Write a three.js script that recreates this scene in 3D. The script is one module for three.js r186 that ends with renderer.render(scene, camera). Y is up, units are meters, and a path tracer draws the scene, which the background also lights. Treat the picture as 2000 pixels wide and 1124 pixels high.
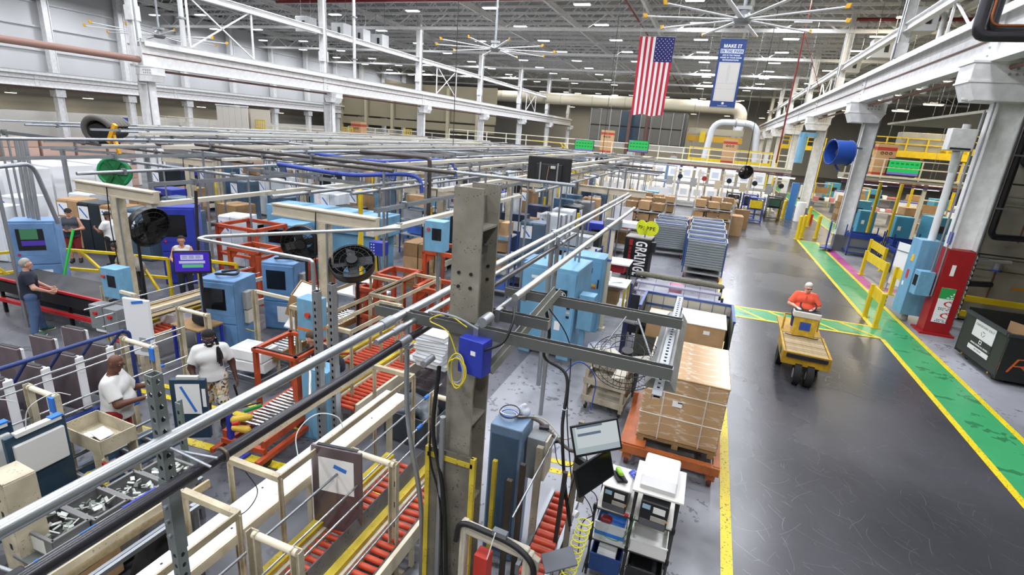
import * as THREE from 'three';
import { mergeGeometries, mergeVertices } from 'three/addons/utils/BufferGeometryUtils.js';
import { RoundedBoxGeometry } from 'three/addons/geometries/RoundedBoxGeometry.js';
import { RectAreaLightUniformsLib } from 'three/addons/lights/RectAreaLightUniformsLib.js';
RectAreaLightUniformsLib.init();

// ------------------------------------------------------------ camera, light, exposure
const scene = new THREE.Scene();
const renderer = new THREE.WebGLRenderer({ antialias: true });
renderer.toneMapping = THREE.LinearToneMapping;
renderer.toneMappingExposure = 0.93;
renderer.shadowMap.enabled = true;
scene.background = new THREE.Color('#0b0c0e');
const camera = new THREE.PerspectiveCamera(58.8, 2000 / 1124, 0.1, 400);
camera.position.set(0, 5.2, 0);
camera.quaternion.setFromRotationMatrix(new THREE.Matrix4().makeBasis(
  new THREE.Vector3(0.9298, 0.0736, -0.3607), new THREE.Vector3(-0.1720, 0.9532, -0.2489), new THREE.Vector3(0.3255, 0.2935, 0.8990)));
camera.updateMatrixWorld();
scene.add(camera);
const LIGHT = 38, LIGHT_COLOR = '#f3f6ff', WARM = '#fff0d2';   // luminance of the high bay panels (see the lamp builder below)

// ------------------------------------------------------------ helpers
let seed = 7;
const rnd = () => { seed = (seed * 1664525 + 1013904223) >>> 0; return seed / 4294967296; };
const rr = (a, b) => a + (b - a) * rnd();
const pick = a => a[Math.floor(rnd() * a.length)];
const V = (x, y, z) => new THREE.Vector3(x, y, z);
const PI = Math.PI, D2R = PI / 180;
function uvBox(g, w, h, d) {            // uv in metres on the six sides of a box
  const u = g.attributes.uv, s = [[d, h], [d, h], [w, d], [w, d], [w, h], [w, h]];
  for (let f = 0; f < 6; f++) for (let k = 0; k < 4; k++) { const i = f * 4 + k; u.setXY(i, u.getX(i) * s[f][0], u.getY(i) * s[f][1]); }
  return g;
}
const place = (g, x = 0, y = 0, z = 0, rx = 0, ry = 0, rz = 0) => { if (rx || ry || rz) g.applyMatrix4(new THREE.Matrix4().makeRotationFromEuler(new THREE.Euler(rx, ry, rz, 'YXZ'))); return g.translate(x, y, z); };
const B = (w, h, d, x, y, z, rx, ry, rz) => place(uvBox(new THREE.BoxGeometry(w, h, d), w, h, d), x, y, z, rx, ry, rz);
const RB = (w, h, d, x, y, z, r = 0.02, rx, ry, rz) => place(new RoundedBoxGeometry(w, h, d, 2, Math.min(r, w / 2.1, h / 2.1, d / 2.1)), x, y, z, rx, ry, rz);
const A3 = p => Array.isArray(p) ? V(...p) : p;
function orient(g, p, q, roll = 0) {     // geometry built along +y about its middle, laid from p to q
  p = A3(p); q = A3(q); const d = q.clone().sub(p).normalize(); let up = Math.abs(d.y) > 0.99 ? V(0, 0, -1) : V(0, 1, 0);
  const side = new THREE.Vector3().crossVectors(d, up).normalize(); up = new THREE.Vector3().crossVectors(side, d).normalize();
  const m = new THREE.Matrix4().makeBasis(side, d, up.negate()).setPosition(p.clone().add(q).multiplyScalar(0.5));   // local x = side, y = along, z = down
  if (side.clone().cross(d).dot(up) < 0) m.makeBasis(side, d, up.negate()).setPosition(p.clone().add(q).multiplyScalar(0.5));
  if (roll) g.rotateY(roll);
  return g.applyMatrix4(m);
}
const CY = (p, q, r, seg = 10, r2 = r) => { p = A3(p); q = A3(q); return orient(new THREE.CylinderGeometry(r2, r, p.distanceTo(q), seg, 1), p, q); };
const BAR = (p, q, w, h, roll = 0) => { p = A3(p); q = A3(q); const l = p.distanceTo(q); return orient(uvBox(new THREE.BoxGeometry(w, l, h), w, l, h), p, q, roll); };   // w across, h up
function at3(list, p, q, roll) { p = A3(p); q = A3(q); return list.map(g => orient(g, p, q, roll)); }
function IB(p, q, dep, wid, tf = 0.03, tw = 0.02, roll = 0) {        // I section, depth up
  const l = A3(p).distanceTo(A3(q)), b = (w, h, x, z) => uvBox(new THREE.BoxGeometry(w, l, h), w, l, h).translate(x, 0, z);
  return at3([b(wid, tf, 0, -dep / 2 + tf / 2), b(wid, tf, 0, dep / 2 - tf / 2), b(tw, dep - 2 * tf, 0, 0)], p, q, roll);
}
function CH(p, q, w, h, t = 0.006, roll = 0) {                        // channel, open side down
  const l = A3(p).distanceTo(A3(q)), b = (a, c, x, z) => uvBox(new THREE.BoxGeometry(a, l, c), a, l, c).translate(x, 0, z);
  return at3([b(w, t, 0, -h / 2 + t / 2), b(t, h - t, -w / 2 + t / 2, t / 2), b(t, h - t, w / 2 - t / 2, t / 2)], p, q, roll);
}
function curve(pts, bend = 0.12) {       // polyline with rounded corners
  pts = pts.map(A3); const c = new THREE.CurvePath(); let a = pts[0];
  for (let i = 1; i < pts.length; i++) {
    const q = pts[i];
    if (i < pts.length - 1) {
      const r = Math.min(bend, q.distanceTo(a) * 0.49, q.distanceTo(pts[i + 1]) * 0.49), e = q.clone().lerp(a, r / q.distanceTo(a)), f = q.clone().lerp(pts[i + 1], r / q.distanceTo(pts[i + 1]));
      c.add(new THREE.LineCurve3(a, e)); c.add(new THREE.QuadraticBezierCurve3(e, q, f)); a = f;
    } else c.add(new THREE.LineCurve3(a, q));
  }
  return c;
}
function TB(pts, r, bend = 0.12, seg = 8) {   // pipe along a polyline: straight runs cost nothing extra
  const cp = curve(pts, bend), out = [];
  for (const c of cp.curves) out.push(c.isLineCurve3 ? (c.getLength() > 1e-4 ? CY(c.v1, c.v2, r, seg) : null) : new THREE.TubeGeometry(c, 5, r, seg));
  return out.filter(Boolean);
}
const WIRE = (pts, r, n = 24, seg = 5) => new THREE.TubeGeometry(new THREE.CatmullRomCurve3(pts.map(A3)), n, r, seg);
const LA = (prof, seg = 20, x = 0, y = 0, z = 0, rx, ry, rz) => place(new THREE.LatheGeometry(prof.map(p => new THREE.Vector2(...p)), seg), x, y, z, rx, ry, rz);
function EX(pts, depth, bevel = 0, holes = []) {      // outline in xy, thickness along z (centred)
  const s = new THREE.Shape(pts.map(p => new THREE.Vector2(...p))); for (const h of holes) s.holes.push(new THREE.Path(h.map(p => new THREE.Vector2(...p))));
  return new THREE.ExtrudeGeometry(s, { depth: depth - 2 * bevel, bevelEnabled: bevel > 0, bevelThickness: bevel, bevelSize: bevel, bevelSegments: 1, curveSegments: 6 }).translate(0, 0, -depth / 2 + bevel);
}
function merge(geos) {
  geos = geos.flat(9).filter(Boolean);
  if (geos.length === 1) return geos[0];
  const mixed = geos.some(g => !g.index);
  geos = geos.map(g => { g = mixed && g.index ? g.toNonIndexed() : g; for (const k of Object.keys(g.attributes)) if (!['position', 'normal', 'uv'].includes(k)) g.deleteAttribute(k); g.morphAttributes = {}; return g; });
  return mergeGeometries(geos);
}
const names = new Map();
const numbered = n => { const k = names.get(n) || 0; names.set(n, k + 1); return k ? `${n}_${String(k).padStart(3, '0')}` : n; };
function part(parent, name, mat, ...geos) {
  const m = new THREE.Mesh(merge(geos), mat); m.castShadow = m.receiveShadow = true; m.name = parent ? name : numbered(name);
  (parent || scene).add(m); return m;
}
const pieces = (parent, name, mat, ...geos) => geos.flat(9).filter(Boolean).map(g => part(parent, name, mat, g));
const tag = (o, label, category, group, kind) => { Object.assign(o.userData, label ? { label } : {}, category ? { category } : {}, group ? { group } : {}, kind ? { kind } : {}); return o; };
function thing(name, label, category, pos = [0, 0, 0], turn = 0, group) {
  const o = new THREE.Group(); o.name = numbered(name); scene.add(o); o.position.set(...pos); o.rotation.y = turn; return tag(o, label, category, group);
}
const solo = (name, label, category, mat, geos, group) => tag(part(null, name, mat, ...[geos].flat(9)), label, category, group);
const struct = (name, mat, label, ...geos) => tag(part(null, name, mat, ...geos), label, null, null, 'structure');
function structGroup(name, label) { const o = new THREE.Group(); o.name = numbered(name); scene.add(o); return tag(o, label, null, null, 'structure'); }
function dup(o, [x, y, z], turn = 0, label, group) {
  const c = o.clone(); c.name = numbered(o.name.replace(/_\d{3}$/, '')); c.userData = { ...o.userData }; scene.add(c); c.position.set(x, y, z); c.rotation.y = turn;
  if (label) c.userData.label = label; if (group) c.userData.group = group; return c;
}

// floor plan of the crowded lines, so that nothing stands inside another thing
const occ = [], claim = (x, z, hx, hz) => occ.push([x, z, hx, hz]), vacant = (x, z, hx, hz) => !occ.some(o => Math.abs(o[0] - x) < o[2] + hx && Math.abs(o[1] - z) < o[3] + hz);
function spot(x0, x1, z0, z1, hx, hz = hx) { for (let k = 0; k < 60; k++) { const x = rr(x0, x1), z = rr(z0, z1); if (vacant(x, z, hx, hz)) { claim(x, z, hx, hz); return [x, z]; } } return null; }
// ------------------------------------------------------------ textures
function noise2(seedN, n) {           // tileable value noise of n cells
  let s = seedN; const r = () => { s = (s * 1664525 + 1013904223) >>> 0; return s / 4294967296; }; const g = Float32Array.from({ length: n * n }, r);
  return (u, v) => { u *= n; v *= n; const x = Math.floor(u), y = Math.floor(v), a = u - x, b = v - y, f = a * a * (3 - 2 * a), h = b * b * (3 - 2 * b), w = (i, j) => g[((j % n + n) % n) * n + ((i % n + n) % n)];
    return (w(x, y) * (1 - f) + w(x + 1, y) * f) * (1 - h) + (w(x, y + 1) * (1 - f) + w(x + 1, y + 1) * f) * h; };
}
const fbm = (sd, n, oct = 4) => { const l = Array.from({ length: oct }, (_, i) => noise2(sd + i * 101, n << i)); return (u, v) => l.reduce((t, f, i) => t + f(u, v) / (2 << i), 0) / (1 - 1 / (1 << oct)); };
function tex(size, fn, { srgb = true, rep = 1 } = {}) {   // fn(u, v) -> [r, g, b] 0..1
  const d = new Uint8Array(size * size * 4);
  for (let j = 0; j < size; j++) for (let i = 0; i < size; i++) { const c = fn((i + 0.5) / size, (j + 0.5) / size), o = (j * size + i) * 4; for (let k = 0; k < 3; k++) d[o + k] = Math.max(0, Math.min(255, c[k] * 255)); d[o + 3] = 255; }
  const t = new THREE.DataTexture(d, size, size); t.wrapS = t.wrapT = THREE.RepeatWrapping; t.magFilter = THREE.LinearFilter; t.minFilter = THREE.LinearMipmapLinearFilter; t.generateMipmaps = true;
  t.repeat.set(rep, rep); if (srgb) t.colorSpace = THREE.SRGBColorSpace; t.needsUpdate = true; return t;
}
function canvasTex(w, h, draw) {
  const c = document.createElement('canvas'); c.width = w; c.height = h; const x = c.getContext('2d'); draw(x, w, h);
  const t = new THREE.CanvasTexture(c); t.colorSpace = THREE.SRGBColorSpace; t.anisotropy = 4; return t;
}
const mats = new Map();
function M(color, rough = 0.55, metal = 0, extra) {
  const key = color + rough + '|' + metal + (extra ? JSON.stringify(Object.keys(extra)) + (extra.map ? extra.map.uuid : '') + (extra.key || '') : '');
  if (!mats.has(key)) { const e = { ...extra }; delete e.key; mats.set(key, new THREE.MeshStandardMaterial({ color, roughness: rough, metalness: metal, ...e })); }
  return mats.get(key);
}
const wearN = fbm(11, 6, 5), chipN = fbm(47, 64, 3);
const wearTex = tex(512, (u, v) => { const a = 0.9 + 0.14 * (wearN(u, v) - 0.5) * 2; const c = chipN(u, v); const k = c > 0.74 && wearN(v, u) > 0.48 ? 0.6 : 1; return [a * k, a * k * (k < 1 ? 0.93 : 1), a * k * (k < 1 ? 0.86 : 1)]; });
const softTex = tex(256, (u, v) => { const a = 0.95 + 0.06 * (wearN(u, v) - 0.5) * 2; return [a, a, a]; });
const gritN = fbm(5, 32, 3);
const gritTex = tex(256, (u, v) => { const a = 0.86 + 0.2 * (gritN(u, v) - 0.4); return [a, a, a]; });
// shared paints and metals
const P = {
  white: M('#dcdcd8', 0.5, 0, { map: softTex }), whiteClean: M('#e6e7e8', 0.45), cream: M('#cfc4a8', 0.55, 0, { map: wearTex }), creamPlain: M('#d3c9b0', 0.5), creamDark: M('#a89f88', 0.6, 0, { map: softTex }),
  steel: M('#8f9396', 0.38, 0.75), galv: M('#a4a8ab', 0.42, 0.7, { map: softTex }), pipe: M('#b4b8ba', 0.3, 0.85), darkPipe: M('#2a292d', 0.3, 0.2), dark: M('#1b1b1d', 0.5), black: M('#101012', 0.55), rubber: M('#161617', 0.85),
  grey: M('#7c7f80', 0.5), greyLight: M('#a6a8a6', 0.5, 0, { map: softTex }), colGrey: M('#9d988b', 0.45, 0.15, { map: wearTex }), sky: M('#74a9c8', 0.45, 0, { map: softTex }), mid: M('#6791bd', 0.45, 0, { map: softTex }), slate: M('#40607a', 0.5, 0, { map: softTex }),
  royal: M('#2737a0', 0.4), navy: M('#1c3a86', 0.42), orange: M('#c4522c', 0.5, 0, { map: wearTex }), roller: M('#c0482a', 0.42), yellow: M('#e3c31a', 0.5, 0, { map: softTex }), yellowWorn: M('#dcc238', 0.6, 0, { map: wearTex }),
  card: M('#b8946a', 0.85, 0, { map: softTex }), cardDark: M('#9a7a54', 0.85, 0, { map: softTex }), paper: M('#e9e9e6', 0.8), red: M('#a0151a', 0.5, 0, { map: softTex }), green: M('#2d9a58', 0.5), blueTape: M('#2f72c8', 0.7), wood: M('#a58456', 0.75, 0, { map: gritTex }),
  fridge: M('#d5dade', 0.3), fridgeSteel: M('#5b5356', 0.3, 0.6), foam: M('#eceef0', 0.8), glassDark: M('#15181c', 0.08), chrome: M('#d6d8da', 0.15, 1),
  lamp: new THREE.MeshStandardMaterial({ color: '#ffffff', emissive: '#f4f7ff', emissiveIntensity: 5 }), lampWarm: new THREE.MeshStandardMaterial({ color: '#ffffff', emissive: '#fff1d6', emissiveIntensity: 3.5 }),
};
// ------------------------------------------------------------ floor
const flatXZ = (x0, x1, z0, z1, y) => { const g = new THREE.PlaneGeometry(x1 - x0, z1 - z0).rotateX(-PI / 2).translate((x0 + x1) / 2, y, (z0 + z1) / 2), p = g.attributes.position, u = g.attributes.uv; for (let i = 0; i < p.count; i++) u.setXY(i, p.getX(i), p.getZ(i)); return g; };
const quadXZ = (pts, y) => { const g = new THREE.BufferGeometry(); g.setAttribute('position', new THREE.Float32BufferAttribute(pts.flatMap(([x, z]) => [x, y, z]), 3)); g.setAttribute('normal', new THREE.Float32BufferAttribute(pts.flatMap(() => [0, 1, 0]), 3)); g.setAttribute('uv', new THREE.Float32BufferAttribute(pts.flatMap(([x, z]) => [x, z]), 2)); g.setIndex([0, 1, 2, 0, 2, 3]); return g; };
const nA = fbm(3, 3, 5), nB = fbm(91, 7, 5), nC = fbm(17, 96, 3), nD = fbm(29, 5, 6);
const concTex = tex(1024, (u, v) => {
  const a = nA(u, v), b = nB(u, v), c = nC(u, v), e = nD(u * 2, v * 2), stain = Math.max(0, (b - 0.56) * 3), fine = c > 0.7 && e > 0.5 ? 0.7 : 1; let k = (0.52 + 0.3 * (a - 0.5) + 0.14 * (e - 0.5)) * fine * (1 - 0.4 * Math.min(1, stain));
  return [k * 0.99, k * 1.0, k * 1.035];
}, { rep: 1 / 9 });
const concRough = tex(512, (u, v) => { const k = 0.26 + 0.34 * nB(u, v); return [k, k, k]; }, { srgb: false, rep: 1 / 9 });
const matConcrete = new THREE.MeshStandardMaterial({ color: '#aeaeb2', map: concTex, roughness: 1, roughnessMap: concRough });
// dark coated aisle: scuffs and hairline scratches over charcoal paint
const scratch = new Float32Array(1024 * 1024); { let s = 99; const r = () => { s = (s * 1664525 + 1013904223) >>> 0; return s / 4294967296; };
  for (let k = 0; k < 620; k++) { let x = r() * 1024, y = r() * 1024, a = (r() < 0.75 ? 0.9 : 2.2) + (r() - 0.5) * 0.9, len = 12 + r() * r() * 130, w = 0.12 + r() * 0.42, bend = (r() - 0.5) * 0.03; for (let t = 0; t < len; t++) { x += Math.cos(a); y += Math.sin(a); a += bend + (r() - 0.5) * 0.08; const i = ((y | 0) & 1023) * 1024 + ((x | 0) & 1023); scratch[i] = Math.max(scratch[i], w * Math.min(1, (len - t) / 10)); } } }
const aisleTex = tex(1024, (u, v) => { const a = nA(u, v), b = nD(u, v), s = scratch[(v * 1024 | 0) * 1024 + (u * 1024 | 0)]; const k = 0.245 + 0.09 * (a - 0.5) + 0.05 * (b - 0.5) + s * 0.28; return [k, k * 1.0, k * 1.06]; }, { rep: 1 / 6 });
const aisleRough = tex(512, (u, v) => { const k = 0.2 + 0.14 * nA(u, v); return [k, k, k]; }, { srgb: false, rep: 1 / 6 });
const matAisle = new THREE.MeshStandardMaterial({ map: aisleTex, roughness: 1, roughnessMap: aisleRough });
const laneN = fbm(61, 9, 5);
const scuffTex = tex(512, (u, v) => { const b = laneN(u, v), k = b > 0.66 ? 0.72 : 0.93 + 0.1 * (b - 0.5); return [k, k, k]; }, { rep: 1 / 3 });
const tapeTex = tex(512, (u, v) => { const k = chipN(u, v) > 0.7 ? 0.5 : 0.94 + 0.1 * (wearN(u, v) - 0.5); return [k, k, k]; }, { rep: 1 / 1.5 });
const matLane = new THREE.MeshStandardMaterial({ color: '#3fa166', roughness: 0.32, map: scuffTex }), matTape = new THREE.MeshStandardMaterial({ color: '#e6cd1e', roughness: 0.45, map: tapeTex }), matMagenta = new THREE.MeshStandardMaterial({ color: '#b3478f', roughness: 0.45, map: scuffTex });
const XL = -72, XR = 46, ZB = 16, ZF = -140, YR = 17.2, AX0 = 1.05, AX1 = 5.66;
const floor = struct('floor', matConcrete, 'worn grey concrete factory floor with dark stains', B(XR - XL, 0.4, ZB - ZF, (XL + XR) / 2, -0.2, (ZB + ZF) / 2));
{ const g = floor.geometry, p = g.attributes.position, u = g.attributes.uv; for (let i = 0; i < p.count; i++) u.setXY(i, p.getX(i), p.getZ(i)); }
struct('floor_light', new THREE.MeshStandardMaterial({ map: concTex, roughness: 1, roughnessMap: concRough }), 'lighter grey painted floor strips beside the aisle', flatXZ(-3.4, AX0, -34, ZB, 0.002), flatXZ(6.7, 20, -36, ZB, 0.002));
struct('floor_aisle', matAisle, 'charcoal coated forklift aisle with scratches', flatXZ(AX0, AX1, -32.6, ZB, 0.004), flatXZ(AX0 - 2.2, AX1, -34.6, -32.6, 0.004), flatXZ(4.2, 8.4, -118, -34.6, 0.004));
struct('floor_walkway', matLane, 'green painted pedestrian walkway', flatXZ(5.66, 6.72, -35.6, ZB, 0.007), quadXZ([[1.4, -17.2], [5.66, -17.6], [5.66, -18.7], [1.4, -18.3]], 0.0075), flatXZ(8.6, 9.8, -118, -36.5, 0.007));
{ // yellow lines, one object for each line
  const line = (label, ...g) => struct('floor_line', matTape, label, ...g);
  line('yellow line on the aisle side of the green walkway', flatXZ(5.58, 5.72, -17.5, ZB, 0.011), flatXZ(5.58, 5.72, -35.6, -18.75, 0.011));
  line('yellow line on the outer side of the green walkway', flatXZ(6.66, 6.80, -35.6, ZB, 0.011));
  line('yellow line along the machine side of the dark aisle', flatXZ(0.98, 1.13, -33, ZB, 0.011));
  line('yellow line on the near edge of the green crossing', quadXZ([[1.2, -17.13], [5.66, -17.52], [5.66, -17.64], [1.2, -17.27]], 0.012));
  line('yellow line on the far edge of the green crossing', quadXZ([[1.2, -18.27], [5.66, -18.68], [5.66, -18.8], [1.2, -18.4]], 0.012));
  for (let k = 0; k < 4; k++) line('yellow diagonal stripe across the green crossing', quadXZ([[2.3 + k * 1.06, -17.35 - k * 0.09], [2.45 + k * 1.06, -17.35 - k * 0.09], [1.6 + k * 1.06, -18.3 - k * 0.1], [1.45 + k * 1.06, -18.3 - k * 0.1]], 0.013));
  line('yellow cross line at the far end of the green walkway', flatXZ(5.58, 8.4, -35.74, -35.6, 0.011));
  line('yellow line along the far walkway beyond the bollards', flatXZ(8.5, 8.62, -118, -36.5, 0.011), flatXZ(9.76, 9.88, -118, -36.5, 0.011));
  struct('floor_marking', matMagenta, 'magenta painted strip beside the green walkway', flatXZ(6.8, 7.25, -34.5, -24.4, 0.008), flatXZ(7.25, 8.2, -25.1, -24.4, 0.008));
  line('double yellow tape line crossing the floor behind the walking person, near strip', quadXZ([[-9.6, -5.55], [-5.2, -6.05], [-5.2, -6.17], [-9.6, -5.67]], 0.006));
  line('double yellow tape line crossing the floor behind the walking person, far strip', quadXZ([[-9.6, -5.85], [-5.2, -6.35], [-5.2, -6.47], [-9.6, -5.97]], 0.006));
  line('yellow tape line crossing the floor in front of the walking person', quadXZ([[-8.2, -4.75], [-2.6, -5.3], [-2.6, -5.45], [-8.2, -4.9]], 0.006));
  line('double yellow tape line behind the printer rack, near strip', quadXZ([[-2.6, -6.75], [-0.4, -7.0], [-0.4, -7.12], [-2.6, -6.87]], 0.006));
  line('double yellow tape line behind the printer rack, far strip', quadXZ([[-2.6, -7.0], [-0.4, -7.27], [-0.4, -7.39], [-2.6, -7.12]], 0.006));
}
// ------------------------------------------------------------ roof, walls
const matDeck = M('#9a9b99', 0.8), matSteelW = M('#f2f2ef', 0.55, 0, { map: softTex }), matWallW = M('#cfd0d0', 0.7), matWallTan = M('#b3ab93', 0.75), matSideWall = M('#b4b3ad', 0.75);
struct('roof', matDeck, 'pale corrugated roof deck high above', B(XR - XL, 0.3, ZB - ZF, (XL + XR) / 2, YR + 0.15, (ZB + ZF) / 2));
struct('wall_back', matSideWall, 'tan end wall far behind', B(XR - XL, YR, 0.4, (XL + XR) / 2, YR / 2, ZF - 0.2));
struct('wall_front', matWallTan, 'end wall behind the camera', B(XR - XL, YR, 0.4, (XL + XR) / 2, YR / 2, ZB + 0.2));
struct('wall_right', matSideWall, 'pale far side wall', B(0.4, YR, ZB - ZF, XR + 0.2, YR / 2, (ZB + ZF) / 2));
struct('wall_far_left', matSideWall, 'pale outer side wall', B(0.4, YR, ZB - ZF, XL - 0.2, YR / 2, (ZB + ZF) / 2));
// roof steel: girders along the hall, lattice joists across it
const XA = -28.9, XBR = 7.45, ZC = [-4.9, -19.3, -33.7, -48.1, -62.5, -76.9, -91.3, -105.7], ZA = [-20.2, -34.5, -48.4, -63.2, -77.5, -91.8, -106];
for (const x of [-60, -52, -44, -36, -22.8, -15, -7.2, 0.6, 14.5, 22, 30]) struct('roof_beam', matSteelW, 'white roof beam running the length of the hall', IB([x, 15.6, ZB], [x, 15.6, -125], 0.5, 0.22, 0.04, 0.03));
function joist(z) {
  const o = structGroup('roof_joist_beam', 'white lattice roof joist spanning the hall'), x0 = XL + 1, x1 = 36, yb = 15.9, yt = 16.95;
  part(o, 'chord', matSteelW, BAR([x0, yb, z], [x1, yb, z], 0.2, 0.18)); part(o, 'chord', matSteelW, BAR([x0, yt, z], [x1, yt, z], 0.16, 0.12));
  const w = []; for (let x = x0; x < x1 - 1.2; x += 2.4) w.push(BAR([x, yb, z], [x + 1.2, yt, z], 0.09, 0.09), BAR([x + 1.2, yt, z], [x + 2.4, yb, z], 0.09, 0.09)); part(o, 'web', matSteelW, w);
}
for (let z = -12; z > -138; z -= 2.4) joist(z);
for (const z of ZC) {   // deeper trusses at the column lines
  const o = structGroup('roof_truss_beam', 'deep white truss on the column line'), x0 = XL + 1, x1 = 36, yb = 14.1, yt = 15.4; if (z > -10) { /* over the camera */ }
  part(o, 'chord', matSteelW, BAR([x0, yb, z], [x1, yb, z], 0.24, 0.26)); const w = []; for (let x = x0; x < x1 - 1.9; x += 3.9) w.push(BAR([x, yb, z], [x + 1.95, yt, z], 0.1, 0.1), BAR([x + 1.95, yt, z], [x + 3.9, yb, z], 0.1, 0.1)); part(o, 'web', matSteelW, w); part(o, 'chord', matSteelW, BAR([x0, yt, z], [x1, yt, z], 0.2, 0.2));
}
// thin sprinkler mains under the roof
for (const [x, c, l] of [[-11.2 + 3, '#8a1f22', 'dark red sprinkler main under the roof'], [18, '#7c1d20', 'dark red sprinkler main above the side bay']]) struct('roof_pipe_beam', M(c, 0.5), l, CY([x, 15.1, ZB], [x, 15.1, -120], 0.07, 8));
{ const g = structGroup('roof_pipe_beam', 'red sprinkler main crossing under the roof'); part(g, 'pipe', M('#8a1f22', 0.5), CY([-40, 14.9, -41], [7, 14.9, -41], 0.13, 8)); part(g, 'pipe', M('#7c1d20', 0.5), CY([8, 14.9, -48], [36, 14.9, -48], 0.13, 8)); }

// ------------------------------------------------------------ columns and crane girders
const matCol = M('#efefed', 0.5, 0, { map: softTex, key: 'col' });
function hallColumn(x, z, side, yb, paint) {    // side: direction of the bracket
  const o = structGroup('column', paint ? 'white steel hall column with red painted foot beside the dumpster' : 'white steel hall column under a crane girder');
  const F = 0.62, W = 0.5, t = 0.035;
  const hsec = (y0, y1, dp, wd) => [B(t, y1 - y0, wd, -dp / 2, (y0 + y1) / 2, 0), B(t, y1 - y0, wd, dp / 2, (y0 + y1) / 2, 0), B(dp, y1 - y0, t, 0, (y0 + y1) / 2, 0)];
  part(o, 'lower_shaft', matCol, paint ? hsec(2.75, yb, F, W) : hsec(0.9, yb, F, W), B(F, 0.05, W, 0, yb - 0.8, 0));
  part(o, 'painted_foot', paint ? P.red : M('#6a6c6e', 0.6, 0, { map: softTex }), B(F + 0.06, paint ? 2.7 : 0.9, W + 0.06, 0, paint ? 1.37 : 0.45, 0), paint ? B(F + 0.3, 0.06, W + 0.3, 0, 0.03, 0) : null);
  const q = side < 0 ? 1 : 0.72; part(o, 'bracket', matCol, EX([[-0.6, 0], [0.6, 0], [0.82, 0.48], [0.82, 0.96], [-0.82, 0.96], [-0.82, 0.48]].map(([a, b]) => [a * q, b * q]), 1.0 * q, 0.012).translate(side * 0.4, yb - 0.96 * q, 0)); part(o, 'bracket_lip', matCol, B(1.72 * q, 0.05, 1.06 * q, side * 0.4, yb - 0.48 * q, 0)); part(o, 'bearing_plate', matCol, B(1.76 * q, 0.06, 1.08 * q, side * 0.4, yb + 0.03, 0));
  part(o, 'upper_shaft', matCol, hsec(yb + 0.1, 15.6, 0.42, 0.36).map(g => g.translate(-side * 0.42, 0, 0)), B(0.55, 0.7, 0.45, -side * 0.42, yb + 2.6, 0));
  const bolts = []; for (let i = 0; i < 4; i++) for (let j = 0; j < 2; j++) bolts.push(CY([side * 0.4 + i * 0.16, yb - 0.14 - j * 0.14, 0.48 * q], [side * 0.4 + i * 0.16, yb - 0.14 - j * 0.14, 0.54 * q], 0.035, 6)); part(o, 'bolts', P.greyLight, bolts);
  part(o, 'conduit', P.galv, CY([0.36, 0.2, 0.2], [0.36, yb - 0.7, 0.2], 0.03, 6), CY([-0.38, 1.2, 0.2], [-0.38, yb - 0.7, 0.2], 0.025, 6), CY([0.1, yb + 1, 0.25], [0.1, 14, 0.25], 0.05, 6));
  o.position.set(x, 0, z); return o;
}
function girder(x, y0, y1, z0, z1, label, side) {
  const o = structGroup('crane_girder_beam', label), h = y1 - y0, ym = (y0 + y1) / 2;
  part(o, 'web', matCol, B(0.04, h, z0 - z1, x, ym, (z0 + z1) / 2)); part(o, 'bottom_flange', matCol, B(0.42, 0.05, z0 - z1, x, y0, (z0 + z1) / 2)); part(o, 'top_flange', matCol, B(0.62, 0.05, z0 - z1, x, y1, (z0 + z1) / 2), B(0.04, 0.2, z0 - z1, x + side * 0.3, y1 - 0.1, (z0 + z1) / 2));
  part(o, 'crane_rail', P.greyLight, B(0.08, 0.12, z0 - z1, x, y1 + 0.09, (z0 + z1) / 2)); part(o, 'conductor_bar', M('#7d5a4c', 0.6), CY([x - side * 0.3, y0 - 0.16, z0], [x - side * 0.3, y0 - 0.16, z1], 0.06, 6)); 
  part(o, 'conductor_line', M('#6d4a3e', 0.6), B(0.05, 0.04, z0 - z1, x + side * 0.06, ym, (z0 + z1) / 2)); for (const z of ZC) if (z < z0) part(o, 'splice_plate', matCol, B(0.1, h * 0.9, 0.5, x + side * 0.03, ym, z)) && part(o, 'splice_bolts', P.greyLight, Array.from({ length: 5 }, (_, i) => B(0.04, 0.05, 0.05, x + side * 0.1, ym - h * 0.35 + i * h * 0.17, z - 0.12)));
  return o;
}
for (const z of ZA) hallColumn(XA, z, 1, 6.95);
for (const z of ZC) hallColumn(XBR, z, -1, 7.93, z === -19.3);
struct('crane_bar_beam', M('#8a6a5e', 0.6), 'thick brown crane conductor bar left of the nearest hall column', CY([XA + 0.1, 7.3, -4], [XA + 0.1, 7.3, -19.9], 0.16, 10));
girder(XA + 0.35, 7.01, 8.18, -19.9, -106, 'deep white crane girder between the assembly hall and the next bay', 1);
girder(XBR - 0.7, 7.99, 9.3, 4, -106, 'deep white crane girder above the forklift aisle', -1);
for (const [x, y, l] of [[XA - 0.4, 11.3, 'white longitudinal strut high above the girder beside the next bay'], [XBR + 0.45, 11.6, 'white longitudinal strut high above the girder by the aisle']]) struct('strut_beam', matCol, l, IB([x, y, 4], [x, y, -106], 0.42, 0.3, 0.04, 0.03));
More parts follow.
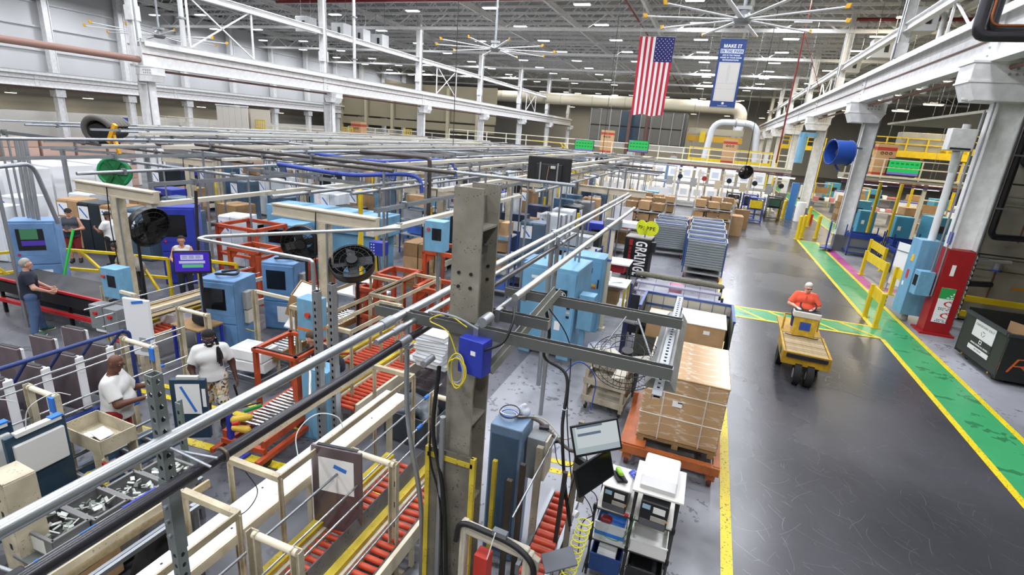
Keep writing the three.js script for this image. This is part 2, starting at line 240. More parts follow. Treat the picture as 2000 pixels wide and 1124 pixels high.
// cross bracing between columns above the girder
for (const [x, y0, y1] of [[XA - 0.4, 8.4, 11.2], [XBR + 0.5, 8.8, 11.5]]) for (let i = 1; i < 6; i += 2) { const o = structGroup('brace_beam', 'white diagonal brace frame between upper columns'); const z0 = ZC[i] - 4, z1 = ZC[i] - 8.5;
  part(o, 'upright', matCol, BAR([x, y0, z0], [x, y1, z0], 0.09, 0.09), BAR([x, y0, z1], [x, y1, z1], 0.09, 0.09)); part(o, 'diagonal', matCol, BAR([x, y0, z0], [x, y1, z1], 0.07, 0.07), BAR([x, y1, z0], [x, y0, z1], 0.07, 0.07)); }

// ------------------------------------------------------------ left side bay: far column row with clad wall above its girder
{
  const X = -64;
  struct('wall_left', matWallW, 'white corrugated cladding above the far girder', B(0.3, 8.6, 135, X - 1.2, 11.6, -55));
  girder(X + 0.15, 5.9, 7.2, 4, -120, 'white girder along the far left wall', 1);
  for (let z = -14; z > -110; z -= 7.2) { const o = structGroup('column', 'white column of the far left wall'); part(o, 'shaft', matCol, B(0.5, 17, 0.5, 0, 8.5, 0)); part(o, 'cap', matCol, B(1.0, 0.7, 0.9, 0, 5.4, 0)); part(o, 'flange', matCol, B(0.7, 17, 0.06, 0, 8.5, 0.28), B(0.7, 17, 0.06, 0, 8.5, -0.28)); o.position.set(X - 0.4, 0, z); }
  for (const y of [9.4, 11.6, 13.8]) struct('girt_beam', matWallW, 'white horizontal girt on the clad wall', B(0.25, 0.16, 130, X - 0.95, y, -55));
  struct('wall_low_left', M('#cfccc2', 0.7), 'low cream partition wall under the far girder', B(0.2, 3.5, 110, X - 2.2, 1.75, -56));
}
// right: rear enclosure and far wall
{
  const o = structGroup('wall_enclosure', 'dim grey panel wall behind the dumpster'), m = M('#a09b8c', 0.7, 0, { map: softTex });
  for (let i = 0; i < 4; i++) for (let j = 0; j < 3; j++) part(o, 'panel', m, RB(1.86, 2.3, 0.08, 9.75 + i * 1.9, 1.2 + j * 2.35, -21.6, 0.01));
  part(o, 'frame', M('#6f6c62', 0.6), B(7.8, 7.1, 0.1, 12.6, 3.55, -21.72), B(0.14, 7.2, 0.2, 8.75, 3.6, -21.6)); part(o, 'return_wall', m, B(0.1, 7.1, 14, 8.75, 3.55, -28.8).translate(7.7, 0, 0));
  part(o, 'roof_panel', m, B(7.8, 0.1, 14, 12.6, 7.1, -28.7));
}
// ------------------------------------------------------------ people: smooth-joined tapered capsules meshed on a grid
function netMesh(field, lo, hi, cell) {      // surface nets
  const n = [0, 1, 2].map(i => Math.max(3, Math.ceil((hi[i] - lo[i]) / cell) + 1)), [nx, ny, nz] = n, f = new Float32Array(nx * ny * nz), id = (i, j, k) => (k * ny + j) * nx + i;
  for (let k = 0; k < nz; k++) for (let j = 0; j < ny; j++) for (let i = 0; i < nx; i++) f[id(i, j, k)] = field(lo[0] + i * cell, lo[1] + j * cell, lo[2] + k * cell);
  const vid = new Int32Array(nx * ny * nz).fill(-1), pos = [], ix = [];
  for (let k = 0; k < nz - 1; k++) for (let j = 0; j < ny - 1; j++) for (let i = 0; i < nx - 1; i++) {
    let mask = 0; const c = []; for (let q = 0; q < 8; q++) { const v = f[id(i + (q & 1), j + (q >> 1 & 1), k + (q >> 2))]; c.push(v); if (v < 0) mask |= 1 << q; }
    if (mask === 0 || mask === 255) continue; let sx = 0, sy = 0, sz = 0, m = 0;
    for (let a = 0; a < 8; a++) for (const b of [1, 2, 4]) { const e = a | b; if (e === a || (mask >> a & 1) === (mask >> e & 1)) continue; const t = c[a] / (c[a] - c[e]); sx += (a & 1) + (b === 1 ? t : 0); sy += (a >> 1 & 1) + (b === 2 ? t : 0); sz += (a >> 2) + (b === 4 ? t : 0); m++; }
    vid[id(i, j, k)] = pos.length / 3; pos.push(lo[0] + (i + sx / m) * cell, lo[1] + (j + sy / m) * cell, lo[2] + (k + sz / m) * cell);
  }
  for (let k = 1; k < nz - 1; k++) for (let j = 1; j < ny - 1; j++) for (let i = 1; i < nx - 1; i++) { const s = f[id(i, j, k)] < 0;
    const quad = (a, b, c, d, flip) => { if (Math.min(a, b, c, d) < 0) return; flip ? ix.push(a, c, b, a, d, c) : ix.push(a, b, c, a, c, d); };
    if (s !== f[id(i + 1, j, k)] < 0) quad(vid[id(i, j - 1, k - 1)], vid[id(i, j, k - 1)], vid[id(i, j, k)], vid[id(i, j - 1, k)], !s);
    if (s !== f[id(i, j + 1, k)] < 0) quad(vid[id(i - 1, j, k - 1)], vid[id(i, j, k - 1)], vid[id(i, j, k)], vid[id(i - 1, j, k)], s);
    if (s !== f[id(i, j, k + 1)] < 0) quad(vid[id(i - 1, j - 1, k)], vid[id(i, j - 1, k)], vid[id(i, j, k)], vid[id(i - 1, j, k)], !s); }
  const g = new THREE.BufferGeometry(); g.setAttribute('position', new THREE.Float32BufferAttribute(pos, 3)); g.setAttribute('uv', new THREE.Float32BufferAttribute(pos.flatMap((v, i) => i % 3 === 2 ? [] : i % 3 === 0 ? [v] : [v]), 2)); g.setIndex(ix); g.computeVertexNormals(); return g;
}
function capField(bones, k = 0.03, cut) {      // bones: [p, q, r0, r1, sx?, sz?]
  const b = bones.map(([p, q, r0, r1]) => { const d = [q[0] - p[0], q[1] - p[1], q[2] - p[2]]; return [...p, ...d, d[0] * d[0] + d[1] * d[1] + d[2] * d[2] || 1e-9, r0, r1 === undefined ? r0 : r1]; });
  return (x, y, z) => { let r = 1e3; for (const c of b) { const px = x - c[0], py = y - c[1], pz = z - c[2]; let t = (px * c[3] + py * c[4] + pz * c[5]) / c[6]; t = t < 0 ? 0 : t > 1 ? 1 : t; const dx = px - t * c[3], dy = py - t * c[4], dz = pz - t * c[5], d = Math.sqrt(dx * dx + dy * dy + dz * dz) - (c[7] + (c[8] - c[7]) * t); if (d > r + k) continue; const h = Math.max(0, Math.min(1, 0.5 + 0.5 * (r - d) / k)); r = r > 900 ? d : d * h + r * (1 - h) - k * h * (1 - h); } return cut ? Math.max(r, cut(x, y, z)) : r; };
}
function boneMesh(bones, cell, k, cut) {
  const lo = [9, 9, 9], hi = [-9, -9, -9]; for (const [p, q, r0, r1] of bones) for (const [c, r] of [[p, r0], [q, r1 ?? r0]]) for (let i = 0; i < 3; i++) { lo[i] = Math.min(lo[i], c[i] - r - 2.5 * cell - 0.01); hi[i] = Math.max(hi[i], c[i] + r + 2.5 * cell + 0.01); }
  return netMesh(capField(bones, k, cut), lo, hi, cell);
}
const v3 = { add: (a, b, s = 1) => [a[0] + b[0] * s, a[1] + b[1] * s, a[2] + b[2] * s], sub: (a, b) => [a[0] - b[0], a[1] - b[1], a[2] - b[2]], mix: (a, b, t) => [a[0] + (b[0] - a[0]) * t, a[1] + (b[1] - a[1]) * t, a[2] + (b[2] - a[2]) * t], unit: a => { const l = Math.hypot(...a) || 1; return [a[0] / l, a[1] / l, a[2] / l]; }, cross: (a, b) => [a[1] * b[2] - a[2] * b[1], a[2] * b[0] - a[0] * b[2], a[0] * b[1] - a[1] * b[0]] };
function handBones(w, dir, palm, thumb, curl = 0.6) {
  const { add, unit, cross } = v3, d = unit(dir); let n = unit(palm); n = unit(add(n, d, -(n[0] * d[0] + n[1] * d[1] + n[2] * d[2]))); const s = unit(cross(d, n)).map(c => c * thumb), b = [];
  for (const o of [-0.026, -0.008, 0.012, 0.028]) b.push([add(w, s, o * 0.6), add(add(w, d, 0.085), s, o), 0.017, 0.015]);
  [[-0.03, 0.028, 0.8], [-0.01, 0.034, 0.95], [0.011, 0.037, 1], [0.031, 0.034, 0.95]].forEach(([o, l]) => { let p = add(add(w, d, 0.088), s, o), a = curl * 0.5; for (let k = 0; k < 3; k++) { const q = add(add(p, d, Math.cos(a) * l * (1 - k * 0.15)), n, Math.sin(a) * l * (1 - k * 0.15)); b.push([p, q, 0.0095, 0.0085]); p = q; a += curl; } });
  let p = add(add(w, d, 0.03), s, 0.03); const t1 = unit(add(add(s, d, 0.9), n, 0.35)); let q = add(p, t1, 0.045); b.push([add(w, d, 0.015), p, 0.015, 0.014], [p, q, 0.013, 0.011]); b.push([q, add(q, unit(add(d, n, 0.5)), 0.032), 0.011, 0.009]); return b;
}
function person(o) {
  const { add, mix, sub, unit } = v3, g = o.girth || 1, belly = o.belly || 0, c = o.cell || 0.013, t = thing('person', o.label, 'person', o.pos, o.turn || 0), J = { pel: [0, 0.95, 0], chest: [0, 1.3, 0], neck: [0, 1.47, 0.0], head: [0, 1.63, 0.025],
    shL: [-0.18, 1.41, 0], shR: [0.18, 1.41, 0], elL: [-0.25, 1.13, -0.02], elR: [0.25, 1.13, -0.02], wrL: [-0.26, 0.88, 0.06], wrR: [0.26, 0.88, 0.06], hipL: [-0.09, 0.92, 0], hipR: [0.09, 0.92, 0], knL: [-0.1, 0.5, 0.02], knR: [0.1, 0.5, 0.02], anL: [-0.105, 0.08, -0.02], anR: [0.105, 0.08, -0.02], ftL: [-0.12, 0.035, 0.14], ftR: [0.12, 0.035, 0.14], face: [0, 0, 1], ...o.J };
  t.scale.setScalar(o.scale || 1);
  const skin = M(o.skin || '#c58f72', 0.55), F = unit(J.face), up = unit(sub(J.head, J.neck)), R = unit(v3.cross(up, F)), fwd = unit(v3.cross(R, up)), H = (x, y, z) => add(add(add(J.head, R, x), up, y), fwd, z);
  const torso = s => [[J.pel, J.chest, 0.135 * g * s, 0.125 * g * s], [mix(J.shL, J.shR, 0.18), mix(J.shL, J.shR, 0.82), 0.075 * g * s], [mix(J.hipL, J.hipR, 0.05), mix(J.hipL, J.hipR, 0.95), 0.105 * g * s], [add(J.chest, [-0.075 * g, 0.0, 0.03]), add(J.chest, [0.075 * g, 0.0, 0.03]), 0.105 * g * s], ...(belly ? [[add(mix(J.pel, J.chest, 0.35), [-0.05, 0, 0.06]), add(mix(J.pel, J.chest, 0.35), [0.05, 0, 0.06]), (0.125 + belly) * s]] : [])];
  const arm = (S, s, to = 1) => [[J['sh' + S], J['el' + S], 0.056 * g * s, 0.044 * g * s], ...(to > 1 ? [[J['el' + S], J['wr' + S], 0.043 * g * s, 0.028 * s]] : [])];
  const leg = (S, s) => [[J['hip' + S], J['kn' + S], 0.088 * g * s, 0.058 * g * s], [J['kn' + S], J['an' + S], 0.056 * g * s, 0.038 * s]];
  const head = [[H(0, 0.035, -0.012), H(0, 0.02, -0.005), 0.088], [H(0, -0.01, 0.02), H(0, -0.05, 0.04), 0.07, 0.052], [H(0, -0.085, 0.055), H(0, -0.08, 0.05), 0.036], [J.neck, H(0, -0.06, -0.015), 0.056 * Math.sqrt(g), 0.052]];
  // the body: trunk and limbs on one grid, head and hands on finer grids of their own
  const geos = [boneMesh([...torso(0.93), ...arm('L', 1, 2), ...arm('R', 1, 2), ...leg('L', 0.97), ...leg('R', 0.97), [J.neck, add(J.chest, [0, 0.08, 0]), 0.055, 0.09], [J.anL, J.ftL, 0.038, 0.03], [J.anR, J.ftR, 0.038, 0.03]], c, 0.035),
    boneMesh([...head, [H(0, 0.012, 0.082), H(0, -0.022, 0.102), 0.011, 0.014], [H(-0.083, 0, -0.005), H(-0.086, -0.03, -0.0), 0.012, 0.01], [H(0.083, 0, -0.005), H(0.086, -0.03, -0.0), 0.012, 0.01], [H(-0.03, 0.033, 0.078), H(0.03, 0.033, 0.078), 0.014]], c * 0.5, 0.02)];
  const hands = []; for (const S of ['L', 'R']) { const d = o['hand' + S] || sub(J['wr' + S], J['el' + S]), pn = o['palm' + S] || [S === 'L' ? 1 : -1, 0, 0.2]; hands.push(boneMesh([...handBones(J['wr' + S], d, pn, S === 'L' ? 1 : -1, o.curl ?? 0.6), [mix(J['el' + S], J['wr' + S], 0.8), J['wr' + S], 0.03, 0.026]], Math.max(0.0045, c * 0.36), 0.008)); }
  if (!o.gloves) geos.push(...hands);
  part(t, 'body', skin, geos.map(x => x.toNonIndexed()));
  if (o.gloves) hands.forEach(h => part(t, 'glove', M(o.gloves, 0.8), h));
  const cutY = (y, down) => (x, yy) => down ? yy - y : y - yy;
  const sh = o.shirt; if (sh) { const sl = sh.sleeve ?? 0.7, hem = J.pel[1] + (sh.hem ?? -0.1), nk = J.neck; const b = [...torso(1.0).map(([p, q, a, d]) => [p, q, a + 0.016, (d ?? a) + 0.016]), [add(J.neck, [0, -0.035, 0]), J.chest, 0.08, 0.12], [J.pel, add(J.pel, [0, (sh.hem ?? -0.1) - 0.05, 0.0]), 0.155 * g, 0.165 * g]]; if (belly) b.push([add(J.pel, [-0.04, 0, 0.03]), add(J.pel, [0.04, (sh.hem ?? -0.1), 0.03]), 0.12 + belly]);
    if (sl > 0) for (const S of ['L', 'R']) b.push([J['sh' + S], mix(J['sh' + S], J['el' + S], sl), 0.076 * g, 0.074 * g]);
    part(t, sh.name || 'shirt', M(sh.color, 0.85), boneMesh(b, c, 0.03, (x, y, z) => { let d = hem - y; const vx = x - nk[0], vz = z - nk[2] - 0.012; if (y > nk[1] - 0.14) d = Math.max(d, (sh.neckR || 0.07) - Math.sqrt(vx * vx + vz * vz)); d = Math.max(d, y - nk[1] - 0.035 + (sh.neckR || 0.07) * 0.15); if (sl > 0) for (const S of ['L', 'R']) { const e = unit(sub(J['el' + S], J['sh' + S])), p = mix(J['sh' + S], J['el' + S], sl), q = J['sh' + S]; const out = (x - q[0]) * Math.sign(q[0]); if (out > 0.0) d = Math.max(d, (x - p[0]) * e[0] + (y - p[1]) * e[1] + (z - p[2]) * e[2] + 0.0 - (out < 0.05 ? (0.05 - out) * 6 : 0)); } return d; })); }
  const pa = o.pants; if (pa) { const len = pa.len ?? 1, b = [[mix(J.hipL, J.hipR, 0.02), mix(J.hipL, J.hipR, 0.98), 0.118 * g], [J.pel, add(J.pel, [0, 0.06, 0]), 0.14 * g, 0.14 * g]]; for (const S of ['L', 'R']) { b.push([J['hip' + S], J['kn' + S], 0.103 * g, (pa.wide || 1) * 0.076 * g]); if (len > 0.5) b.push([J['kn' + S], mix(J['kn' + S], J['an' + S], Math.min(1, (len - 0.5) * 2)), 0.075 * g * (pa.wide || 1), 0.068 * (pa.wide || 1)]); }
    const yL = len > 0.5 ? mix(J.knL, J.anL, Math.min(1, (len - 0.5) * 2))[1] : mix(J.hipL, J.knL, len * 2)[1], yR = len > 0.5 ? mix(J.knR, J.anR, Math.min(1, (len - 0.5) * 2))[1] : mix(J.hipR, J.knR, len * 2)[1]; const topY = J.pel[1] + 0.1; part(t, len < 0.7 ? 'shorts' : 'trousers', pa.mat || M(pa.color, 0.85), boneMesh(b, c, 0.025, (x, y) => Math.max((x < 0 ? yL : yR) - y - (o.seated ? 9 : 0), y - topY))); }
  if (o.shoes !== null) for (const S of ['L', 'R']) { const a = J['an' + S], f = J['ft' + S]; const sole = [a[0], f[1] - 0.004, a[2] - 0.03]; const s = part(t, 'shoe', M(o.shoes || '#1a1a1c', 0.7), boneMesh([[sole, [f[0], f[1], f[2]], 0.046, 0.044], [add(a, [0, -0.02, 0]), add(a, [0, o.boot || 0.01, 0]), 0.052, 0.054], [a, f, 0.05, 0.036]], c * 0.8, 0.03, (x, y) => f[1] - 0.03 - y)); if (o.sole) part(s, 'sole', M(o.sole, 0.7), RB(0.095, 0.03, 0.3, (sole[0] + f[0]) / 2, f[1] - 0.02, (sole[2] + f[2]) / 2, 0.02, 0, Math.atan2(f[0] - sole[0], f[2] - sole[2]), 0)); }
  const hr = o.hair; if (hr) { const b = [[H(0, 0.05, -0.02), H(0, 0.03, -0.03), 0.094], [H(0, 0.0, -0.045), H(0, -0.02, -0.04), 0.068]]; part(t, hr.name || 'hair', M(hr.color, 0.85), boneMesh([...b, ...(hr.puff ? [[H(0, 0.085, 0.01), H(0, 0.06, -0.05), 0.055 + hr.puff, 0.06]] : [])], c * 0.55, 0.02, (x, y, z) => { const q = sub([x, y, z], J.head), f = q[0] * fwd[0] + q[1] * fwd[1] + q[2] * fwd[2], u = q[0] * up[0] + q[1] * up[1] + q[2] * up[2]; return Math.max(f - 0.01 - Math.max(0, (u - (hr.line ?? 0.07)) * 4), -u - (hr.low ?? 0.05)); })); }
  if (o.cap) { const h = part(t, 'cap', M(o.cap, 0.8), boneMesh([[H(0, 0.055, -0.01), H(0, 0.045, -0.015), 0.1], [H(-0.045, 0.055, 0.1), H(0.045, 0.055, 0.1), 0.014], [H(-0.035, 0.05, 0.15), H(0.035, 0.05, 0.15), 0.01]], c * 0.5, 0.03, (x, y, z) => { const q = sub([x, y, z], J.head); return 0.035 - (q[0] * up[0] + q[1] * up[1] + q[2] * up[2]); })); }
  if (o.beard) part(t, 'beard', M(o.beard, 0.9), boneMesh([[H(-0.055, -0.055, 0.03), H(0, -0.1, 0.065), 0.022, 0.034], [H(0.055, -0.055, 0.03), H(0, -0.1, 0.065), 0.022, 0.034], [H(-0.03, -0.045, 0.085), H(0.03, -0.045, 0.085), 0.011]], c * 0.4, 0.015));
  for (const s of [-1, 1]) { const e = part(t, 'eye', M('#e9e6e0', 0.3), new THREE.SphereGeometry(0.0125, 8, 6).translate(...H(s * 0.032, 0.012, 0.077))); part(e, 'iris', M('#1c130e', 0.3), new THREE.SphereGeometry(0.007, 6, 5).translate(...H(s * 0.032, 0.012, 0.086))); }
  part(t, 'mouth', M(o.smile ? '#efe9e2' : '#8d4a40', 0.5), orient(new THREE.CapsuleGeometry(o.smile ? 0.009 : 0.006, 0.036, 3, 6), H(-0.026, -0.06, o.smile ? 0.094 : 0.085), H(0.026, -0.06, o.smile ? 0.094 : 0.085)));
  if (o.glasses) { const f = []; for (const s of [-1, 1]) { f.push(CY(H(s * 0.05, 0.018, 0.09), H(s * 0.086, 0.012, -0.01), 0.003, 5)); } part(t, 'glasses', M(o.glasses, 0.2), f, boxAt(H(-0.034, 0.012, 0.099), R, up, fwd, 0.05, 0.026, 0.004), boxAt(H(0.034, 0.012, 0.099), R, up, fwd, 0.05, 0.026, 0.004), CY(H(-0.01, 0.02, 0.1), H(0.01, 0.02, 0.1), 0.003, 5)); }
  o.extra && o.extra(t, J, H); return t;
}
function boxAt(p, x, y, z, w, h, d) { const g = new RoundedBoxGeometry(w, h, d, 2, Math.min(w, h, d) * 0.4); return g.applyMatrix4(new THREE.Matrix4().makeBasis(V(...x), V(...y), V(...z)).setPosition(V(...p))); }
// ------------------------------------------------------------ high bay lamps
{
  const make = (warm) => { const o = thing('high_bay_lamp', '', 'lamp'); part(o, 'housing', M('#d8dadb', 0.4), B(1.3, 0.08, 0.5, 0, 0.07, 0), B(0.5, 0.1, 0.2, 0, 0.15, 0)); part(o, 'lens', warm ? P.lampWarm : P.lamp, B(1.2, 0.05, 0.42, 0, 0, 0)); return o; };
  const rods = new Map(), hang = (o, y) => { const h = +(YR - y).toFixed(2); if (!rods.has(h)) rods.set(h, CY([0, 0.1, 0], [0, h, 0], 0.015, 4)); for (const s of [-0.4, 0.4]) { const m = new THREE.Mesh(rods.get(h), P.galv); m.name = 'hanger'; m.position.x = s; m.castShadow = m.receiveShadow = true; o.add(m); } };
  const cool = make(false), warm = make(true); let a = 0, b = 0;
  function lamp(x, y, z, w, group, label, power) {
    const src = w ? warm : cool, first = w ? !b++ : !a++; const o = first ? src : dup(src, [x, y, z]); for (const h of o.children.filter(c => c.name === 'hanger')) o.remove(h); o.position.set(x, y, z); tag(o, label, 'lamp', group); hang(o, y);
    const l = new THREE.RectAreaLight(w ? WARM : LIGHT_COLOR, power, 1.2, 0.42); l.position.set(x, y - 0.04, z); l.lookAt(x, y - 5, z); scene.add(l); return o;
  }
  const nave = 'lamps in rows under the main hall roof', lab = 'white rectangular LED high bay lamp under the main hall roof';
  for (const x of [4.4, -3.1, -11.2, -19.1, -26.9]) for (let k = -7; k < 8; k++) { const z = -40.6 - 7.15 * k + x * 0.11 + 0.34; if (z < 14) lamp(x, 14.55, z, false, nave, lab, LIGHT * 10); }
  for (const x of [-36.3, -44.5, -54, -61]) for (let k = -4; k < 8; k += 1) lamp(x, 14.55, -44.5 - 7.6 * k, false, 'lamps under the roof of the next bay', 'round-edged LED high bay lamp under the roof of the neighbouring bay', LIGHT * 6);
  for (const x of [10.6, 18.5]) for (let k = -1; k < 9; k++) lamp(x, x < 12 ? 14.55 : 12.2, -45.7 - 6.9 * k, true, 'warm lamps over the side bay', 'warm strip-like lamp over the side bay right of the aisle', LIGHT * 6);
  for (const x of [15.5, 21, 26]) for (let k = 0; k < 5; k++) lamp(x, 9.6, -36 - 8.2 * k, true, 'low lamps in the side bay', 'low hung warm lamp in the side bay behind the crane brackets', LIGHT * 5);
  for (const z of [-99, -106, -113, -120, -127, -134]) for (let k = 0; k < 7; k++) lamp(-34 + k * 7.4 + (z % 3), 14.4 - (-99 - z) % 3 * 1.2, z, true, 'small far lamps at the end of the hall', 'small warm lamp at the dark far end of the hall', LIGHT * 3);
  for (let k = 0; k < 9; k++) lamp(-68.5, 5.1, -12 - k * 7.2, true, 'lamps in the dark bay behind the far left wall', 'small lamp in the dark bay under the far left girder', LIGHT * 2);
}
// ------------------------------------------------------------ ceiling fans, flag, banner, ducts, pipes
function bigFan(x, y, z, label, turn) {
  const o = thing('ceiling_fan', label, 'fan', [x, y, z], turn);
  part(o, 'down_rod', P.galv, CY([0, 0.25, 0], [0, 15.6 - y, 0], 0.06, 8)); part(o, 'motor_hub', M('#9b9d9f', 0.4, 0.5), LA([[0, -0.16], [0.22, -0.16], [0.3, -0.06], [0.3, 0.1], [0.16, 0.28], [0, 0.28]], 16));
  part(o, 'mount_bracket', P.greyLight, B(0.5, 0.12, 0.3, 0, 0.36, 0));
  for (let k = 0; k < 10; k++) { const a = k * PI / 5, c = Math.cos(a), s = Math.sin(a), b = part(o, 'blade', M('#eeeff0', 0.35), BAR([c * 0.3, 0, s * 0.3], [c * 3.4, 0.02, s * 3.4], 0.16, 0.035)); part(b, 'tip_cap', M('#d9a21c', 0.5), EX([[-0.03, -0.05], [0.1, -0.05], [0.14, 0.08], [0.01, 0.08]], 0.05, 0.01).rotateY(-a).translate(c * 3.42, 0.03, s * 3.42)); }
}
bigFan(0.07, 9.7, -22.3, 'huge ten-blade ceiling fan above the forklift aisle, left of the black pipes', 0.12);
bigFan(-13.1, 9.7, -30.1, 'huge ten-blade ceiling fan in mid hall, left of the flag', 0.3);
bigFan(-31.6, 9.0, -23.2, 'huge ten-blade ceiling fan behind the nearest white hall column', 0.2);
{ // hanging flag: canton at the upper right as seen from here, stripes vertical
  const W = 2.15, Hh = 4.65, t = canvasTex(512, 1024, (c, w, h) => { const n = 13; for (let i = 0; i < n; i++) { c.fillStyle = i % 2 ? '#e6e2df' : '#b8243a'; c.fillRect(w - (i + 1) * w / n - 1, 0, w / n + 2, h); }
    const cw = w * 7 / 13, chh = h * 0.31; c.fillStyle = '#2a2a66'; c.fillRect(w - cw, 0, cw, chh); c.fillStyle = '#e9e6ea'; for (let r = 0; r < 11; r++) for (let q = 0; q < 9; q++) if ((r + q) % 2 === 0) { const x = w - cw + (q + 0.85) * cw / 9.7, y = (r + 0.9) * chh / 11.8; c.beginPath(); for (let k = 0; k < 10; k++) { const a = k * PI / 5 - PI / 2, rad = k % 2 ? 4 : 9.5; c.lineTo(x + Math.cos(a) * rad, y + Math.sin(a) * rad); } c.fill(); } });
  const cloth = () => { const g = new THREE.PlaneGeometry(W, Hh, 26, 40), p = g.attributes.position; for (let i = 0; i < p.count; i++) { const x = p.getX(i), y = p.getY(i), dn = (Hh / 2 - y) / Hh; p.setZ(i, Math.sin(x * 7 + y * 0.7) * 0.05 * (0.25 + dn)); p.setX(i, x * (1 - 0.06 * dn)); p.setY(i, y - (y < -Hh / 2 + 0.02 ? 0.05 * Math.sin(x * 5) : 0)); } g.computeVertexNormals(); return g; };
  const o = thing('flag', 'stars and stripes flag hanging vertically under the roof', 'flag', [-4.62, 6.8, -35.9], 0.1);
  part(o, 'cloth', new THREE.MeshStandardMaterial({ map: t, roughness: 0.85, side: THREE.DoubleSide }), cloth().translate(0, Hh / 2, 0)); part(o, 'hanging_bar', P.galv, CY([-W / 2 - 0.05, Hh + 0.02, 0], [W / 2 + 0.05, Hh + 0.02, 0], 0.025, 6)); part(o, 'cord', P.greyLight, CY([-W / 2, Hh, 0], [-W / 2, 9.1, 0], 0.01, 4), CY([W / 2, Hh, 0], [W / 2, 9.1, 0], 0.01, 4));
}
{ const W = 1.42, Hh = 3.75, t = canvasTex(512, 1350, (c, w, h) => { c.fillStyle = '#1f3c78'; c.fillRect(0, 0, w, h); c.textAlign = 'center'; c.fillStyle = '#eef0f4'; c.font = 'bold 92px sans-serif'; c.fillText('MAKE IT', w / 2, 170, 470); c.fillStyle = '#c6cdda'; c.fillRect(30, 196, w - 60, 84); c.fillStyle = '#1f3c78'; c.font = 'bold 78px sans-serif'; c.fillText('IN THE PARK', w / 2, 266, 440); c.fillStyle = '#e8ebf2'; c.font = 'bold 40px sans-serif'; c.fillText('AP5 IS THE PROUD', w / 2, 330, 460); c.fillText('HOME OF FOUR-DOOR', w / 2, 376, 470); c.fillText('REFRIGERATION!', w / 2, 422, 440);
    c.fillStyle = '#c9c6c0'; c.fillRect(46, 450, w - 92, 770); c.strokeStyle = '#8f8f92'; c.lineWidth = 3; c.strokeRect(66, 470, w - 132, 730); c.beginPath(); c.moveTo(w / 2, 470); c.lineTo(w / 2, 860); c.moveTo(66, 865); c.lineTo(w - 66, 865); c.moveTo(66, 975); c.lineTo(w - 66, 975); c.moveTo(w / 2 - 20, 500); c.lineTo(w / 2 - 20, 820); c.moveTo(w / 2 + 20, 500); c.lineTo(w / 2 + 20, 820); c.stroke(); c.fillStyle = '#ffffff'; c.beginPath(); c.arc(w / 2, 1262, 26, 0, 7); c.fill(); c.strokeStyle = '#1f3c78'; c.lineWidth = 4; c.beginPath(); c.arc(w / 2, 1262, 19, 0, 7); c.stroke(); c.fillStyle = '#dfe4ee'; c.font = '28px sans-serif'; c.fillText('GE APPLIANCES', w / 2, 1322, 220); });
  const g = new THREE.PlaneGeometry(W, Hh, 10, 20), p = g.attributes.position; for (let i = 0; i < p.count; i++) p.setZ(i, Math.sin(p.getX(i) * 3 + p.getY(i)) * 0.02); g.computeVertexNormals();
  const o = thing('banner', 'blue vertical banner with MAKE IT lettering, right of the flag', 'banner', [-0.13, 7.42, -34.6], 0.08);
  part(o, 'print', new THREE.MeshStandardMaterial({ map: t, roughness: 0.6, side: THREE.DoubleSide }), g.translate(0, Hh / 2, 0)); pieces(o, 'hanging_bar', P.galv, CY([-W / 2, Hh, 0], [W / 2, Hh, 0], 0.025, 6), CY([-W / 2, 0, 0], [W / 2, 0, 0], 0.025, 6)); part(o, 'cord', P.greyLight, CY([-W / 2, Hh, 0], [-W / 2, 8.4, 0], 0.01, 4), CY([W / 2, Hh, 0], [W / 2, 8.4, 0], 0.01, 4));
}
{ const duct = M('#c9c0a6', 0.5, 0, { map: softTex }), whiteDuct = M('#cfd2d6', 0.45), o = thing('ventilation_duct', 'long cream ventilation duct crossing the far end of the hall', 'duct', [0, 0, -92]);
  part(o, 'duct_run', duct, CY([-40, 11.1, 0], [1.2, 11.1, 0], 0.95, 20)); part(o, 'elbow', duct, new THREE.TubeGeometry(new THREE.QuadraticBezierCurve3(V(1.1, 11.1, 0), V(2.7, 11.1, 0), V(2.7, 9.4, 0)), 8, 0.95, 20)); part(o, 'drop', whiteDuct, CY([2.7, 9.5, 0], [2.4, 3, 0], 0.75, 16)); for (let k = 0; k < 7; k++) part(o, 'seam_ring', M('#a79f88', 0.5), CY([-38 + k * 5.6, 11.1, 0], [-37.85 + k * 5.6, 11.1, 0], 0.98, 20));
  const b = thing('ventilation_duct', 'white inverted-U ventilation duct standing behind the red-striped box stacks', 'duct', [0, 0, -84]); part(b, 'pipe', whiteDuct, TB([[-1.8, 0, 0], [-1.0, 8.6, 0], [4.9, 8.6, 0], [5.8, 0, 0]], 0.45, 1.6, 14)); part(b, 'collar', P.greyLight, CY([1.9, 8.6, 0], [2.1, 8.6, 0], 0.6, 14));
}
solo('sprinkler_riser', 'thin red vertical pipe hanging beside the banner above the aisle', 'pipe', M('#7a2420', 0.5), [CY([3.95, 4.4, -40], [3.95, 12.6, -40], 0.055, 8), CY([3.95, 12.5, -40], [5.6, 9.0, -40], 0.02, 5), CY([3.95, 12.5, -40], [3.95, 17.2, -40], 0.015, 5)]);
